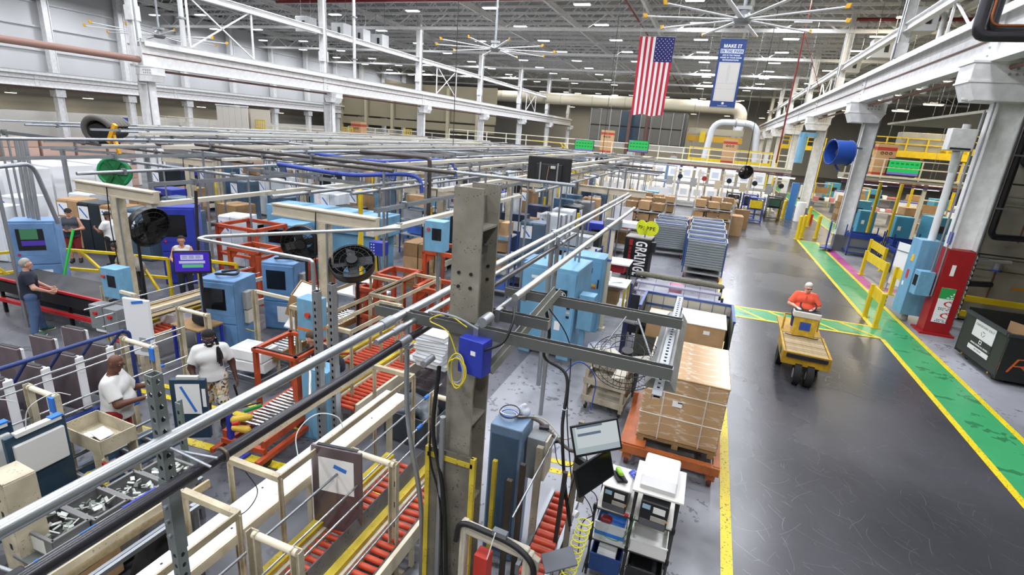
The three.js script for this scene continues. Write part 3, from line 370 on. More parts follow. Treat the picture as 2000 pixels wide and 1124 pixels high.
{ const o = thing('insulated_pipe', 'pair of thick black insulated pipes dropping and turning near the upper corner', 'pipe', [0, 0, 0]); for (let k = 0; k < 2; k++) part(o, 'pipe', P.darkPipe, TB([[4.5 + k * 0.24, 15, -14 - k * 0.1], [4.5 + k * 0.24, 7.72 + k * 0.1, -14 - k * 0.1], [9, 7.72 + k * 0.1, -14 - k * 0.1]], 0.105, 0.2, 14)); part(o, 'copper_pipe', M('#9a5a34', 0.35, 0.7), TB([[4.63, 15, -13.9], [4.63, 7.9, -13.9], [9, 7.9, -13.9]], 0.025, 0.2, 8)); part(o, 'hanger_strut', P.galv, B(0.06, 3, 0.06, 6.4, 9.2, -14.1)); }
{ const o = thing('insulated_pipe', 'black insulated pipes running down beside the red-footed column', 'pipe', [0, 0, 0]); for (let k = 0; k < 3; k++) part(o, 'pipe', k === 1 ? M('#b9b7ae', 0.5) : P.darkPipe, TB([[8.12 + k * 0.2, 8.5, -20.4], [8.12 + k * 0.2, 1.5 + k * 0.8, -20.4], [9.2 + k * 0.3, 1.5 + k * 0.8, -20.9]], k === 1 ? 0.06 : 0.1, 0.25, 10));
  part(o, 'strap', P.galv, ...[2.4, 4.0, 5.6].map(y => B(0.7, 0.05, 0.05, 8.3, y, -20.28))); }
{ const o = thing('service_pipe', 'grey pipes with valves on the dim panel wall behind the guard rail', 'pipe', [0, 0, 0]); for (const y of [4.05, 4.35]) part(o, 'pipe', M('#8f8a7c', 0.5), CY([8.4, y, -21.35], [16.2, y, -21.35], 0.045, 8)); for (const y of [1.9, 2.3]) part(o, 'pipe', M('#5c574d', 0.5), CY([8.4, y, -21.35], [16.2, y, -21.35], 0.025, 8)); for (const [x, y] of [[9.7, 4.2], [9.4, 2.1]]) { const v = part(o, 'valve', P.galv, CY([x, y - 0.16, -21.3], [x, y + 0.16, -21.3], 0.12, 12)); part(v, 'valve_rim', M('#294c9a', 0.5), CY([x, y - 0.2, -21.3], [x, y - 0.14, -21.3], 0.13, 12)); part(o, 'drop_pipe', M('#6d3a28', 0.6), CY([x, y - 1.3, -21.35], [x, y, -21.35], 0.025, 6)); } 
  part(o, 'warning_label', M('#c98a1c', 0.6), B(0.5, 0.09, 0.01, 10.3, 1.35, -21.54)); }
for (let k = 0; k < 2; k++) solo('window_frame_panel', k ? 'smaller black rounded frame on the dim panel wall' : 'large black rounded frame on the dim panel wall', 'frame', P.black, TB(k ? [[9.7, 8, -21.4], [9.7, 5.9, -21.4], [13, 5.9, -21.4]] : [[9.1, 8, -21.45], [9.1, 5.3, -21.45], [13, 5.3, -21.45]], 0.07, 0.3, 8));
{ // tall light masts and conduits rising to the roof near the left columns
  for (const [x, z, l] of [[-27.6, -21.6, 'slim white pipe rising beside the nearest white hall column'], [-27.6, -36, 'slim white pipe pair beside the second hall column'], [8.4, -30.2, 'white round pipe rising above the aisle girder'], [8.4, -24.4, 'tall white round pipe nearest above the aisle girder']]) { const o = thing('riser_pipe', l, 'pipe', [x, 0, z]); part(o, 'pipe', M('#d4d5d3', 0.5), CY([0, 8.2, 0], [0, 15.5, 0], 0.12, 10)); part(o, 'clamp', P.galv, B(0.35, 0.08, 0.35, 0, 9.6, 0), B(0.35, 0.08, 0.35, 0, 12.6, 0)); }
  // ventilation boxes under the roof
  for (const [x, z] of [[-34, -38], [-32.4, -40.5], [-32.2, -43], [-31.9, -45.5], [9.0, -36], [9.4, -45], [9.2, -53]]) { const o = thing('unit_heater', x < 0 ? 'grey box heater in a row under the roof of the next bay' : 'white box heater hung above the aisle girder columns', 'heater', [x, 12.4, z], 0, x < 0 ? 'box heaters left' : 'box heaters right'); part(o, 'casing', M('#c3c5c4', 0.5), RB(1.3, 1.2, 1.1, 0, 0, 0, 0.04)); part(o, 'outlet', P.dark, B(0.25, 0.5, 0.05, 0.2, 0, 0.56)); part(o, 'hanger', P.galv, CY([-0.5, 0.6, 0], [-0.5, 4.78, 0], 0.02, 4), CY([0.5, 0.6, 0], [0.5, 4.78, 0], 0.02, 4)); }
}
// ------------------------------------------------------------ right side: guard rails, cabinet, dumpster, signs
function guard(x, z, turn, len, label, rows = 3, h = 1.15) {
  const o = thing('guard_rail', label, 'guard rail', [x, 0, z], turn); for (const s of [-1, 1]) { part(o, 'post', P.yellow, RB(0.13, h, 0.13, s * len / 2, h / 2, 0, 0.015)); part(o, 'base_plate', P.yellowWorn, B(0.28, 0.025, 0.28, s * len / 2, 0.012, 0)); }
  for (let k = 0; k < rows; k++) part(o, 'rail', P.yellow, RB(len, 0.1, 0.09, 0, h - 0.1 - k * 0.13, 0.07, 0.03)); part(o, 'rail_back', P.yellow, B(len, 0.13 * rows, 0.02, 0, h - 0.1 - 0.065 * (rows - 1), 0.03)); return o;
}
guard(7.3, -26.0, PI / 2 + 0.05, 2.6, 'yellow three-ridge guard rail beside the magenta floor strip'); guard(8.4, -30.2, PI / 2, 2.6, 'yellow three-ridge guard rail behind another one, by the blue carts'); guard(5.72, -19.3, PI / 2, 1.25, 'short yellow guard rail standing on the green walkway line'); guard(7.5, -23.2, PI / 2, 1.5, 'yellow guard rail half hidden by the blue cabinet');
{ const o = thing('guard_rail', 'long yellow two-bar guard rail behind the dumpster', 'guard rail', [8.2, 0, -20.5]); part(o, 'post', P.yellow, RB(0.18, 1.15, 0.18, 0, 0.57, 0, 0.015)); part(o, 'base_plate', P.yellow, B(0.34, 0.03, 0.34, 0, 0.015, 0)); part(o, 'rail', P.yellow, RB(6, 0.2, 0.1, 3, 1.02, 0.02, 0.02)); part(o, 'rail', P.yellow, RB(6, 0.2, 0.1, 3, 0.5, 0.02, 0.02)); part(o, 'post', P.yellow, RB(0.18, 1.15, 0.18, 5.6, 0.57, 0, 0.015)); }
{ const o = thing('control_cabinet', 'tall light blue steel cabinet beside the red column foot', 'cabinet', [6.98, 0, -20.35], 0.12); part(o, 'cabinet_body', P.sky, RB(0.62, 2.55, 0.62, 0, 1.52, 0, 0.015)); part(o, 'foot', P.greyLight, CY([0, 0, 0], [0, 0.26, 0], 0.1, 10)); part(o, 'warning_sticker', M('#e2b21a', 0.6), B(0.01, 0.22, 0.16, -0.316, 2.15, 0.05)); part(o, 'red_sticker', M('#c22a25', 0.6), B(0.01, 0.3, 0.12, -0.316, 1.6, 0.02)); part(o, 'small_sticker', M('#e4e2da', 0.6), B(0.01, 0.14, 0.1, -0.316, 1.25, -0.1)); part(o, 'duct_riser', M('#d6d7d6', 0.45), CY([0.05, 2.79, 0.05], [0.0, 6.4, 0.1], 0.11, 14)); }
{ const o = thing('control_box', 'blue box with small screen strapped to the red column', 'control box', [6.82, 1.15, -19.35], 0.1); part(o, 'box', P.sky, RB(0.42, 0.78, 0.36, 0, 0.39, 0, 0.015)); part(o, 'screen', P.glassDark, B(0.012, 0.34, 0.22, -0.213, 0.46, 0)); part(o, 'strap', P.galv, B(0.5, 0.05, 0.03, 0.4, 0.7, 0.1), B(0.5, 0.05, 0.03, 0.4, 0.02, 0.1)); part(o, 'conduit', P.galv, CY([0.1, 0.78, 0.1], [0.12, 5.6, 0.1], 0.03, 8)); }
{ const t = canvasTex(220, 620, (c, w, h) => { c.fillStyle = '#e9e9e7'; c.fillRect(0, 0, w, h); c.fillStyle = '#2f9a4c'; c.fillRect(0, 0, w, 140); c.fillStyle = '#fff'; c.textAlign = 'center'; c.font = 'bold 40px sans-serif'; c.fillText('FOR', w / 2, 44); c.fillText('YOUR', w / 2, 86); c.fillText('SAFETY', w / 2, 128, 200); for (const y of [235, 470]) { c.fillStyle = '#222'; if (y < 300) { c.beginPath(); c.arc(w / 2, y - 38, 12, 0, 7); c.fill(); c.lineWidth = 13; c.strokeStyle = '#222'; c.beginPath(); c.moveTo(w / 2, y - 22); c.lineTo(w / 2 - 4, y + 12); c.lineTo(w / 2 - 26, y + 46); c.moveTo(w / 2 - 4, y + 12); c.lineTo(w / 2 + 22, y + 44); c.moveTo(w / 2 - 28, y - 4); c.lineTo(w / 2 + 26, y - 10); c.stroke(); } else { c.fillRect(w / 2 - 22, y - 40, 44, 78); c.fillStyle = '#ddd'; c.fillRect(w / 2 - 15, y - 28, 30, 36); } c.strokeStyle = '#c32020'; c.lineWidth = 11; c.beginPath(); c.arc(w / 2, y, 66, 0, 7); c.moveTo(w / 2 - 46, y - 46); c.lineTo(w / 2 + 46, y + 46); c.stroke(); } c.fillStyle = '#1d1d1d'; c.font = 'bold 30px sans-serif'; c.fillText('NO WALKING', w / 2, 336, 200); c.fillText('IN ROADWAY', w / 2, 368, 200); c.fillText('NO PHONES', w / 2, 572, 200); c.fillText('IN ROADWAY', w / 2, 604, 200); });
  solo('safety_sign', 'safety sign with green heading on the red column foot', 'sign', M('#ffffff', 0.5, 0, { map: t }), [B(0.38, 1.12, 0.012, 7.42, 0.98, -19.005, 0, 0, 0)]);
  solo('warning_label', 'small white label higher up on the red column foot', 'label', P.paper, B(0.1, 0.34, 0.01, 7.36, 2.1, -19.006)); solo('column_sign', 'small blue and white marker sign above the red paint of the column', 'sign', M('#4658b8', 0.6), B(0.012, 0.36, 0.26, 7.1, 3.05, -19.2));
  const ch = thing('safety_chain', 'hanging black and white plastic chain beside the red column foot', 'chain', [7.98, 0, -19.4]); for (let k = 0; k < 26; k++) part(ch, 'link', k % 2 ? P.paper : P.black, place(new THREE.TorusGeometry(0.045, 0.014, 5, 10), 0, 2.6 - k * 0.08, 0, 0, k % 2 ? PI / 2 : 0, 0));
  { const e = thing('electrical_box', 'white electrical box with louvres high beside the red-footed column', 'electrical box', [6.6, 5.6, -19.3]); part(e, 'casing', P.white, RB(0.62, 0.62, 0.4, 0, 0.3, 0, 0.02)); part(e, 'louvre', P.dark, B(0.5, 0.05, 0.02, 0, 0.05, 0.21)); part(e, 'neck', P.white, CY([0, 0, 0], [0.15, -0.6, -0.3], 0.1, 10)); part(e, 'arm', P.white, CY([-0.3, 1.4, 0.1], [0.6, 1.4, 0.3], 0.05, 8)); } }
{ const txt = canvasTex(1024, 600, (c, w, h) => { c.fillStyle = '#161917'; c.fillRect(0, 0, w, h); c.strokeStyle = '#c4591c'; c.lineWidth = 16; c.lineCap = 'round'; c.lineJoin = 'round'; const s = p => { c.beginPath(); p.forEach(([x, y], i) => i ? c.lineTo(x, y) : c.moveTo(x, y)); c.stroke(); };
    s([[60, 470], [105, 290]]); s([[105, 290], [190, 270], [210, 330], [150, 375], [95, 385]]); s([[140, 380], [215, 480]]); s([[255, 430], [340, 415], [345, 370], [290, 355], [255, 400], [260, 465], [330, 480]]); s([[450, 380], [395, 380], [375, 440], [410, 480], [460, 465]]); s([[500, 360], [540, 430], [600, 350]]); s([[540, 430], [500, 530]]); s([[690, 370], [640, 380], [630, 440], [700, 470]]); s([[740, 250], [735, 470]]); s([[790, 440], [860, 425], [850, 370], [800, 380], [790, 450], [860, 470]]); s([[150, 210], [170, 60], [260, 200], [280, 50]]); s([[330, 200], [390, 190], [380, 130], [330, 150], [330, 200]]); });
  const o = thing('dumpster', 'black steel dumpster with orange handwriting and a white sign', 'dumpster', [7.5, 0, -15.4], 0.05), body = M('#20241f', 0.55, 0, { map: softTex }); const L = 3.2, D = 2.05, h = 1.15;
  part(o, 'side_wall', body, B(0.06, h, D, 0.03, h / 2 + 0.12, -D / 2)); part(o, 'side_wall', body, B(0.06, h, D, L, h / 2 + 0.12, -D / 2)); part(o, 'front_wall', M('#ffffff', 0.55, 0, { map: txt }), (() => { const g = new THREE.BoxGeometry(L, h, 0.06); return g.translate(L / 2, h / 2 + 0.12, 0); })()); part(o, 'rear_wall', body, B(L, h + 0.15, 0.06, L / 2, h / 2 + 0.19, -D)); part(o, 'floor_panel', body, B(L, 0.06, D, L / 2, 0.16, -D / 2)); part(o, 'rim', M('#34383a', 0.5, 0.2), B(L + 0.1, 0.08, 0.1, L / 2, h + 0.15, 0), B(0.1, 0.08, D, 0.0, h + 0.15, -D / 2)); for (const [x, z] of [[0.15, -0.3], [0.15, -D + 0.4], [L - 0.2, -0.3]]) { const w = part(o, 'caster', P.rubber, CY([x - 0.03, 0.07, z], [x + 0.03, 0.07, z], 0.07, 12)); part(w, 'brass_pin', M('#b48a2a', 0.35, 0.8), CY([x - 0.16, 0.15, z], [x - 0.05, 0.15, z], 0.03, 8)); }
  const st = canvasTex(420, 420, (c, w, h) => { c.fillStyle = '#cfcfcd'; c.fillRect(0, 0, w, h); c.fillStyle = '#1d1d1f'; c.fillRect(0, 225, w, 130); c.fillStyle = '#555'; c.textAlign = 'center'; c.font = 'bold 42px sans-serif'; c.fillText('CARDBOARD ONLY', w / 2, 70, 380); c.strokeStyle = '#333'; c.lineWidth = 9; c.beginPath(); for (let k = 0; k < 3; k++) { const a = k * 2.094; c.moveTo(w / 2 + Math.cos(a) * 40, 145 + Math.sin(a) * 40); c.lineTo(w / 2 + Math.cos(a + 1.5) * 40, 145 + Math.sin(a + 1.5) * 40); } c.stroke(); c.fillStyle = '#eee'; c.font = 'bold 30px sans-serif'; c.fillText('BREAK DOWN ALL BOXES', w / 2, 330, 390); c.strokeStyle = '#eee'; c.strokeRect(w / 2 - 22, 246, 44, 40); c.fillStyle = '#222'; c.fillText('NO TRASH', w / 2, 396); });
  part(o, 'sign_plate', M('#ffffff', 0.5, 0, { map: st }), (() => { const g = new THREE.BoxGeometry(1.0, 0.82, 0.012); return g.rotateY(-PI / 2).translate(-0.01, 0.82, -1.0); })());
  const bx = thing('cardboard_box', 'flattened brown cardboard lying inside the dumpster', 'box', [8.5, 0.9, -16.5], 0.5); part(bx, 'side_panel', P.card, B(0.9, 0.5, 0.02, 0, 0.25, 0.3, -0.25)); part(bx, 'side_panel', P.cardDark, B(0.02, 0.5, 0.6, -0.45, 0.25, 0)); part(bx, 'base_panel', P.cardDark, B(0.9, 0.02, 0.6, 0, 0, 0)); }
// bollards and posts at the far end of the walkway
{ const bol = thing('bollard', 'yellow steel bollard where the walkway ends, one of a scattered few', 'bollard', [5.62, 0, -35.9], 0, 'bollards by the aisle crossing'); part(bol, 'post', P.yellow, CY([0, 0, 0], [0, 1.4, 0], 0.11, 14)); part(bol, 'cap', P.yellow, new THREE.SphereGeometry(0.11, 12, 6, 0, 7, 0, PI / 2).translate(0, 1.4, 0)); part(bol, 'foot_ring', P.yellowWorn, CY([0, 0, 0], [0, 0.04, 0], 0.18, 14));
  for (const [x, z] of [[5.95, -36.6], [6.9, -37.4], [5.4, -45.1], [5.9, -46.5], [6.5, -47.1], [1.9, -41.5], [7.2, -43]]) dup(bol, [x, 0, z]);
  const w = thing('post', 'white round post with blue board behind the bollards', 'post', [6.97, 0, -45.9]); part(w, 'post', P.whiteClean, CY([0, 0, 0], [0, 1.5, 0], 0.35, 16)); part(w, 'board', M('#3f79b8', 0.5), B(0.5, 2.9, 0.2, -0.65, 1.45, -0.4)); part(w, 'red_stand', M('#b3301f', 0.5), B(0.45, 0.7, 0.3, 0.7, 0.35, 0.3)); }
// white sign board on an easel by the guard rails
{ const o = thing('sign_board', 'tall white board on a stand between guard rail and blue cabinet', 'board', [7.75, 0, -24.6], -1.2); part(o, 'board', P.whiteClean, RB(0.7, 1.75, 0.03, 0, 1.15, 0, 0.01)); part(o, 'frame', P.galv, CY([-0.36, 0, 0], [-0.36, 2.05, 0], 0.02, 6), CY([0.36, 0, 0], [0.36, 2.05, 0], 0.02, 6)); part(o, 'clip_bar', P.steel, B(0.76, 0.03, 0.04, 0, 1.7, 0.02)); }
// blue parts carts behind the second column
function blueCart(x, z, turn, w, d, h, label) {
  const o = thing('parts_cart', label, 'cart', [x, 0, z], turn, 'blue parts carts'), b = P.navy; for (const sx of [-1, 1]) for (const sz of [-1, 1]) { part(o, 'post', b, BAR([sx * w / 2, 0.14, sz * d / 2], [sx * w / 2, h + 0.35, sz * d / 2], 0.05, 0.05)); part(o, 'caster', P.dark, CY([sx * w / 2 - 0.02, 0.08, sz * d / 2], [sx * w / 2 + 0.02, 0.08, sz * d / 2], 0.08, 10)); }
  part(o, 'top_frame', b, B(w, 0.22, 0.03, 0, h - 0.1, d / 2), B(w, 0.22, 0.03, 0, h - 0.1, -d / 2), B(0.03, 0.22, d, w / 2, h - 0.1, 0), B(0.03, 0.22, d, -w / 2, h - 0.1, 0)); part(o, 'bottom_frame', b, B(w, 0.06, 0.05, 0, 0.2, d / 2), B(w, 0.06, 0.05, 0, 0.2, -d / 2), B(0.05, 0.06, d, w / 2, 0.2, 0), B(0.05, 0.06, d, -w / 2, 0.2, 0), B(w, 0.04, 0.04, 0, 0.5, d / 2)); part(o, 'bin_liner', M('#6f7477', 0.4, 0.2), B(w * 0.94, h * 0.62, d * 0.94, 0, 0.24 + h * 0.31, 0)); part(o, 'load', M('#b9b2a0', 0.8), B(w * 0.9, 0.04, d * 0.9, 0, h * 0.72, 0)); return o; }
blueCart(8.35, -32.9, 0, 1.5, 1.2, 1.2, 'blue wheeled parts cart nearest behind the grey-footed column'); blueCart(10.1, -32.2, 0, 1.5, 1.4, 1.2, 'blue wheeled parts cart second from the grey-footed column'); blueCart(9.6, -29.6, 0.05, 1.7, 1.3, 1.15, 'blue wheeled parts cart behind the pair of yellow guard rails'); blueCart(11.9, -31, 0, 1.6, 1.4, 1.2, 'blue wheeled parts cart third from the grey-footed column'); blueCart(11.3, -28.4, 0, 1.6, 1.4, 1.2, 'blue wheeled parts cart closest to the dim panel wall');
{ const o = thing('panel_cart', 'narrow blue cart with white panel beside the grey column foot', 'cart', [6.75, 0, -33.2], 1.4); part(o, 'frame', P.navy, TB([[-0.5, 0.1, 0], [-0.5, 1.7, 0], [0.5, 1.7, 0], [0.5, 0.1, 0]], 0.03, 0.1, 6)); part(o, 'white_panel', P.whiteClean, B(0.7, 0.7, 0.04, 0, 1.25, 0.05)); part(o, 'deck', P.navy, B(1.0, 0.06, 0.6, 0, 0.18, 0)); part(o, 'caster', P.dark, CY([-0.4, 0.07, 0.2], [-0.36, 0.07, 0.2], 0.07, 8), CY([0.4, 0.07, 0.2], [0.36, 0.07, 0.2], 0.07, 8)); }
// striped column marker and wire rack beyond
{ const o = thing('drum_fan', 'round blue drum fan hung high beside the second aisle column', 'fan', [5.85, 5.35, -31], 0); part(o, 'drum', M('#2a52a8', 0.4), LA([[0.56, -0.42], [0.6, -0.42], [0.6, 0.42], [0.56, 0.42]], 28, 0, 0, 0, 0, 0.35, PI / 2)); part(o, 'rim', M('#1f3f86', 0.4), place(new THREE.TorusGeometry(0.6, 0.035, 8, 28), 0.4, 0, -0.1, 0, PI / 2 + 0.35, 0), place(new THREE.TorusGeometry(0.6, 0.035, 8, 28), -0.4, 0, 0.1, 0, PI / 2 + 0.35, 0)); part(o, 'guard', P.dark, [0.15, 0.3, 0.45].map(r => place(new THREE.TorusGeometry(r, 0.01, 4, 24), 0.42, 0, -0.12, 0, PI / 2 + 0.35, 0))); part(o, 'motor', P.dark, place(new THREE.CylinderGeometry(0.16, 0.16, 0.5, 14), 0.1, 0, 0, 0, 0.35, PI / 2)); part(o, 'bracket', P.navy, BAR([-0.1, -0.6, 0.1], [0.1, -0.85, 0.1], 0.1, 0.1), CY([0.5, 0.3, -0.2], [1.45, 0.3, -2.5], 0.05, 6)); }
// ------------------------------------------------------------ burden carrier with its driver
{ const o = thing('burden_carrier', 'yellow three-wheel burden carrier with wooden deck driven up the aisle', 'vehicle', [2.77, 0, -12.64], -0.05), y = M('#c79a1a', 0.5, 0, { map: wearTex }); const W = 0.95, L = 1.48;
  part(o, 'deck_frame', y, EX([[-W / 2, 0], [W / 2, 0], [W / 2 + 0.02, -L], [-W / 2 - 0.02, -L]], 0.04).rotateX(PI / 2).translate(0, 0.7, -L).scale(1, 1, 1), B(0.05, 0.3, L, -W / 2, 0.62, -L / 2), B(0.05, 0.3, L, W / 2, 0.62, -L / 2), B(W + 0.05, 0.3, 0.05, 0, 0.62, 0), B(W + 0.05, 0.06, 0.05, 0, 0.74, -L));
  for (let k = 0; k < 9; k++) part(o, 'deck_plank', M(pick(['#b7a17a', '#a8926b', '#c0ab86']), 0.8, 0, { map: gritTex }), B(W - 0.08, 0.025, 0.145, 0, 0.745 + rr(0, 0.006), -0.11 - k * 0.158));
  for (const s of [-1, 1]) { const w = part(o, 'front_wheel', P.rubber, place(new THREE.CylinderGeometry(0.26, 0.26, 0.14, 24), s * 0.13, 0.26, -0.02, 0, 0, PI / 2)); part(w, 'wheel_hub', P.greyLight, place(new THREE.CylinderGeometry(0.12, 0.12, 0.15, 16), s * 0.13, 0.26, -0.02, 0, 0, PI / 2)); part(o, 'rear_wheel', P.rubber, place(new THREE.CylinderGeometry(0.26, 0.26, 0.14, 24), s * (W / 2 - 0.06), 0.26, -1.15, 0, 0, PI / 2)); }
  part(o, 'fork', P.dark, B(0.12, 0.3, 0.12, 0, 0.5, -0.05)); part(o, 'bumper', P.dark, B(W - 0.1, 0.09, 0.06, 0, 0.7, 0.05));
  const c = part(o, 'console', M('#d4ab2a', 0.5, 0, { map: wearTex }), RB(0.5, 0.55, 0.22, 0, 1.0, -1.42, 0.02, -0.12)); part(c, 'front_decal', M('#24438f', 0.5), B(0.24, 0.2, 0.01, 0, 1.04, -1.3, -0.12)); part(c, 'console_top', M('#cfcabb', 0.6), RB(0.62, 0.16, 0.3, 0, 1.32, -1.46, 0.03)); part(c, 'tray', P.dark, RB(0.58, 0.03, 0.22, 0, 1.41, -1.46, 0.01)); 
  part(o, 'platform', y, B(0.75, 0.05, 0.6, 0, 0.32, -1.85), B(0.05, 0.4, 0.4, -0.4, 0.5, -1.7)); part(o, 'rear_rail', y, TB([[-0.42, 0.34, -1.8], [-0.42, 1.05, -1.9], [-0.42, 1.05, -2.2], [0.42, 1.05, -2.2], [0.42, 0.34, -2.0]], 0.025, 0.1, 6)); part(o, 'steering_wheel', P.black, place(new THREE.TorusGeometry(0.18, 0.016, 8, 24), 0, 1.52, -1.56, -0.9, 0, 0)); part(o, 'strap', P.black, WIRE([[-0.4, 0.78, -1.3], [-0.2, 0.785, -1.2], [0, 0.78, -1.28], [0.25, 0.79, -1.2], [0.35, 0.78, -1.3]], 0.01, 20)); part(o, 'side_mark', M('#3c5b2e', 0.6), B(0.01, 0.16, 0.3, -W / 2 - 0.03, 0.62, -0.5)); }
person({ label: 'person in orange polo shirt standing on the yellow carrier', pos: [2.78, 0.345, -14.42], turn: -0.05, girth: 1.28, belly: 0.05, skin: '#d6a58f', scale: 0.98, shirt: { color: '#e2583a', sleeve: 0.92, hem: -0.12 }, pants: { color: '#26335c', len: 0.45 }, shoes: '#3a3a3c', gloves: '#d9d9d6', hair: { color: '#cfcbc6', puff: 0.012, line: 0.06 }, glasses: '#5a4a44', curl: 0.9,
  J: { head: [0.01, 1.63, 0.05], elL: [-0.33, 1.16, 0.08], elR: [0.33, 1.16, 0.08], wrL: [-0.16, 1.12, 0.29], wrR: [0.16, 1.1, 0.29], face: [0.25, -0.15, 1] }, palmL: [0.2, -1, 0.2], palmR: [-0.2, -1, 0.2],
  extra: (t, J, H) => { part(t, 'collar', M('#d24f33', 0.85), place(new THREE.TorusGeometry(0.075, 0.016, 6, 16), 0, 1.485, 0.02, PI / 2 + 0.2)); part(t, 'placket', M('#d24f33', 0.85), B(0.03, 0.16, 0.01, 0, 1.36, 0.185, -0.1)); part(t, 'wristwatch', P.black, place(new THREE.TorusGeometry(0.034, 0.008, 5, 14), ...v3.mix(J.elR, J.wrR, 0.85), 0.3, 0.6, 0)); } });
// ------------------------------------------------------------ centre: grey column, struts, pipes
{ const o = thing('steel_column', 'grey bare-topped wide-flange column in the middle foreground', 'column', [-1.9, 0, -4.18]), m = P.colGrey, T = 4.72;
  part(o, 'front_flange', m, B(0.28, T - 0.02, 0.025, 0, T / 2, 0.18)); part(o, 'rear_flange', m, B(0.28, T, 0.025, 0, T / 2, -0.18)); part(o, 'web', m, B(0.018, T - 0.1, 0.34, 0, (T - 0.1) / 2, 0));
  for (const y of [4.35, 2.4, 1.4]) part(o, 'stiffener', m, B(0.13, 0.02, 0.335, 0.07, y, 0, 0, 0, y > 4 ? 0 : 0.1)); part(o, 'gusset', P.dark, B(0.02, 0.14, 0.1, 0.06, 4.2, 0.02), B(0.1, 0.06, 0.16, 0.06, 4.15, 0.05));
  const b = []; for (const y of [3.95, 3.82]) for (const x of [-0.06, 0.06]) b.push(CY([x, y, 0.19], [x, y, 0.205], 0.016, 8)); for (const y of [3.95, 3.82]) b.push(CY([0.07, y, -0.166], [0.07, y, -0.15], 0.016, 8)); pieces(o, 'bolt_hole', P.dark, b);
  part(o, 'foot_guard', M('#7d796c', 0.5, 0.2, { map: wearTex }), B(0.5, 2.1, 0.02, -0.04, 1.05, 0.235)); pieces(o, 'guard_edge', P.yellowWorn, B(0.05, 2.1, 0.05, -0.29, 1.05, 0.235), B(0.05, 2.1, 0.05, 0.21, 1.05, 0.235), B(0.5, 0.05, 0.03, -0.04, 2.02, 0.245)); part(o, 'conduit', P.galv, CY([-0.12, 0, 0.28], [-0.12, 2.5, 0.28], 0.03, 8));
  part(o, 'cable', P.black, WIRE([[-0.2, 3.0, 0.24], [-0.22, 2.3, 0.28], [-0.1, 1.8, 0.3], [-0.02, 1.2, 0.32], [0.02, 0, 0.3]], 0.022, 40, 7)); part(o, 'cable', P.black, WIRE([[-0.24, 2.6, 0.25], [-0.25, 2.0, 0.28], [-0.12, 1.6, 0.3], [-0.06, 1.0, 0.32], [-0.02, 0, 0.3]], 0.012, 40, 6)); }
const strutMat = M('#6f716d', 0.4, 0.6);
{ const strut = (z, x0, x1, y, l) => { const o = thing('strut_channel', l, 'strut', [0, 0, 0]); part(o, 'channel', strutMat, CH([x0, y, z], [x1, y, z], 0.082, 0.1, 0.008)); part(o, 'end_lip', P.galv, B(0.006, 0.09, 0.08, x1, y, z)); part(o, 'clamp', P.galv, B(0.05, 0.13, 0.1, -1.72, y, z)); return o; };
  strut(-3.94, -2.8, -0.02, 3.45, 'long grey strut channel bolted across the front of the grey column'); strut(-5.2, -1.95, -0.02, 3.45, 'grey strut channel behind and parallel to the one on the grey column'); strut(-4.43, -2.0, -1.2, 3.45, 'short grey strut channel just behind the grey column');
  solo('strut_channel', 'bent pale channel end sticking out beside the grey column', 'strut', M('#9a9a92', 0.45, 0.4), CH([-1.66, 3.0, -4.1], [-1.32, 3.6, -5.1], 0.08, 0.08, 0.008)); }
{ // overhead silver and black air pipes running the depth of the line
  const run = (x, y, z0, z1, r, mat, l) => { const o = thing('overhead_pipe', l, 'pipe', [0, 0, 0]); part(o, 'pipe', mat, CY([x, y, z0], [x, y, z1], r, 14)); for (let z = -3.55; z > z1; z -= 5.2) part(o, 'coupling', P.galv, CY([x, y, z], [x, y, z - 0.16], r * 1.22, 14)); return o; };
  run(-2.48, 3.47, -0.7, -17.5, 0.04, P.pipe, 'bright silver overhead pipe crossing the whole foreground'); run(-2.36, 3.43, -3.3, -17.4, 0.028, P.pipe, 'second silver pipe beside the bright one, starting left of the grey column'); run(-2.30, 3.33, -0.7, -9.8, 0.036, P.darkPipe, 'black overhead pipe below the bright silver pipe');
  run(-1.52, 3.7, -4.3, -12, 0.036, P.pipe, 'silver pipe passing just right of the grey column'); run(-2.05, 3.2, -5, -14, 0.026, P.steel, 'lower steel pipe under the silver pair beyond the grey column');
  const c = thing('conduit', 'grey bent conduit running down left of the grey column', 'conduit', [0, 0, 0]); part(c, 'tube', P.galv, TB([[-2.62, 3.4, -4.2], [-2.62, 2.2, -4.2], [-2.34, 1.2, -4.1], [-2.32, 0, -4.1]], 0.028, 0.4, 8)); part(c, 'clip', P.steel, B(0.1, 0.04, 0.08, -2.62, 3.0, -4.2)); }
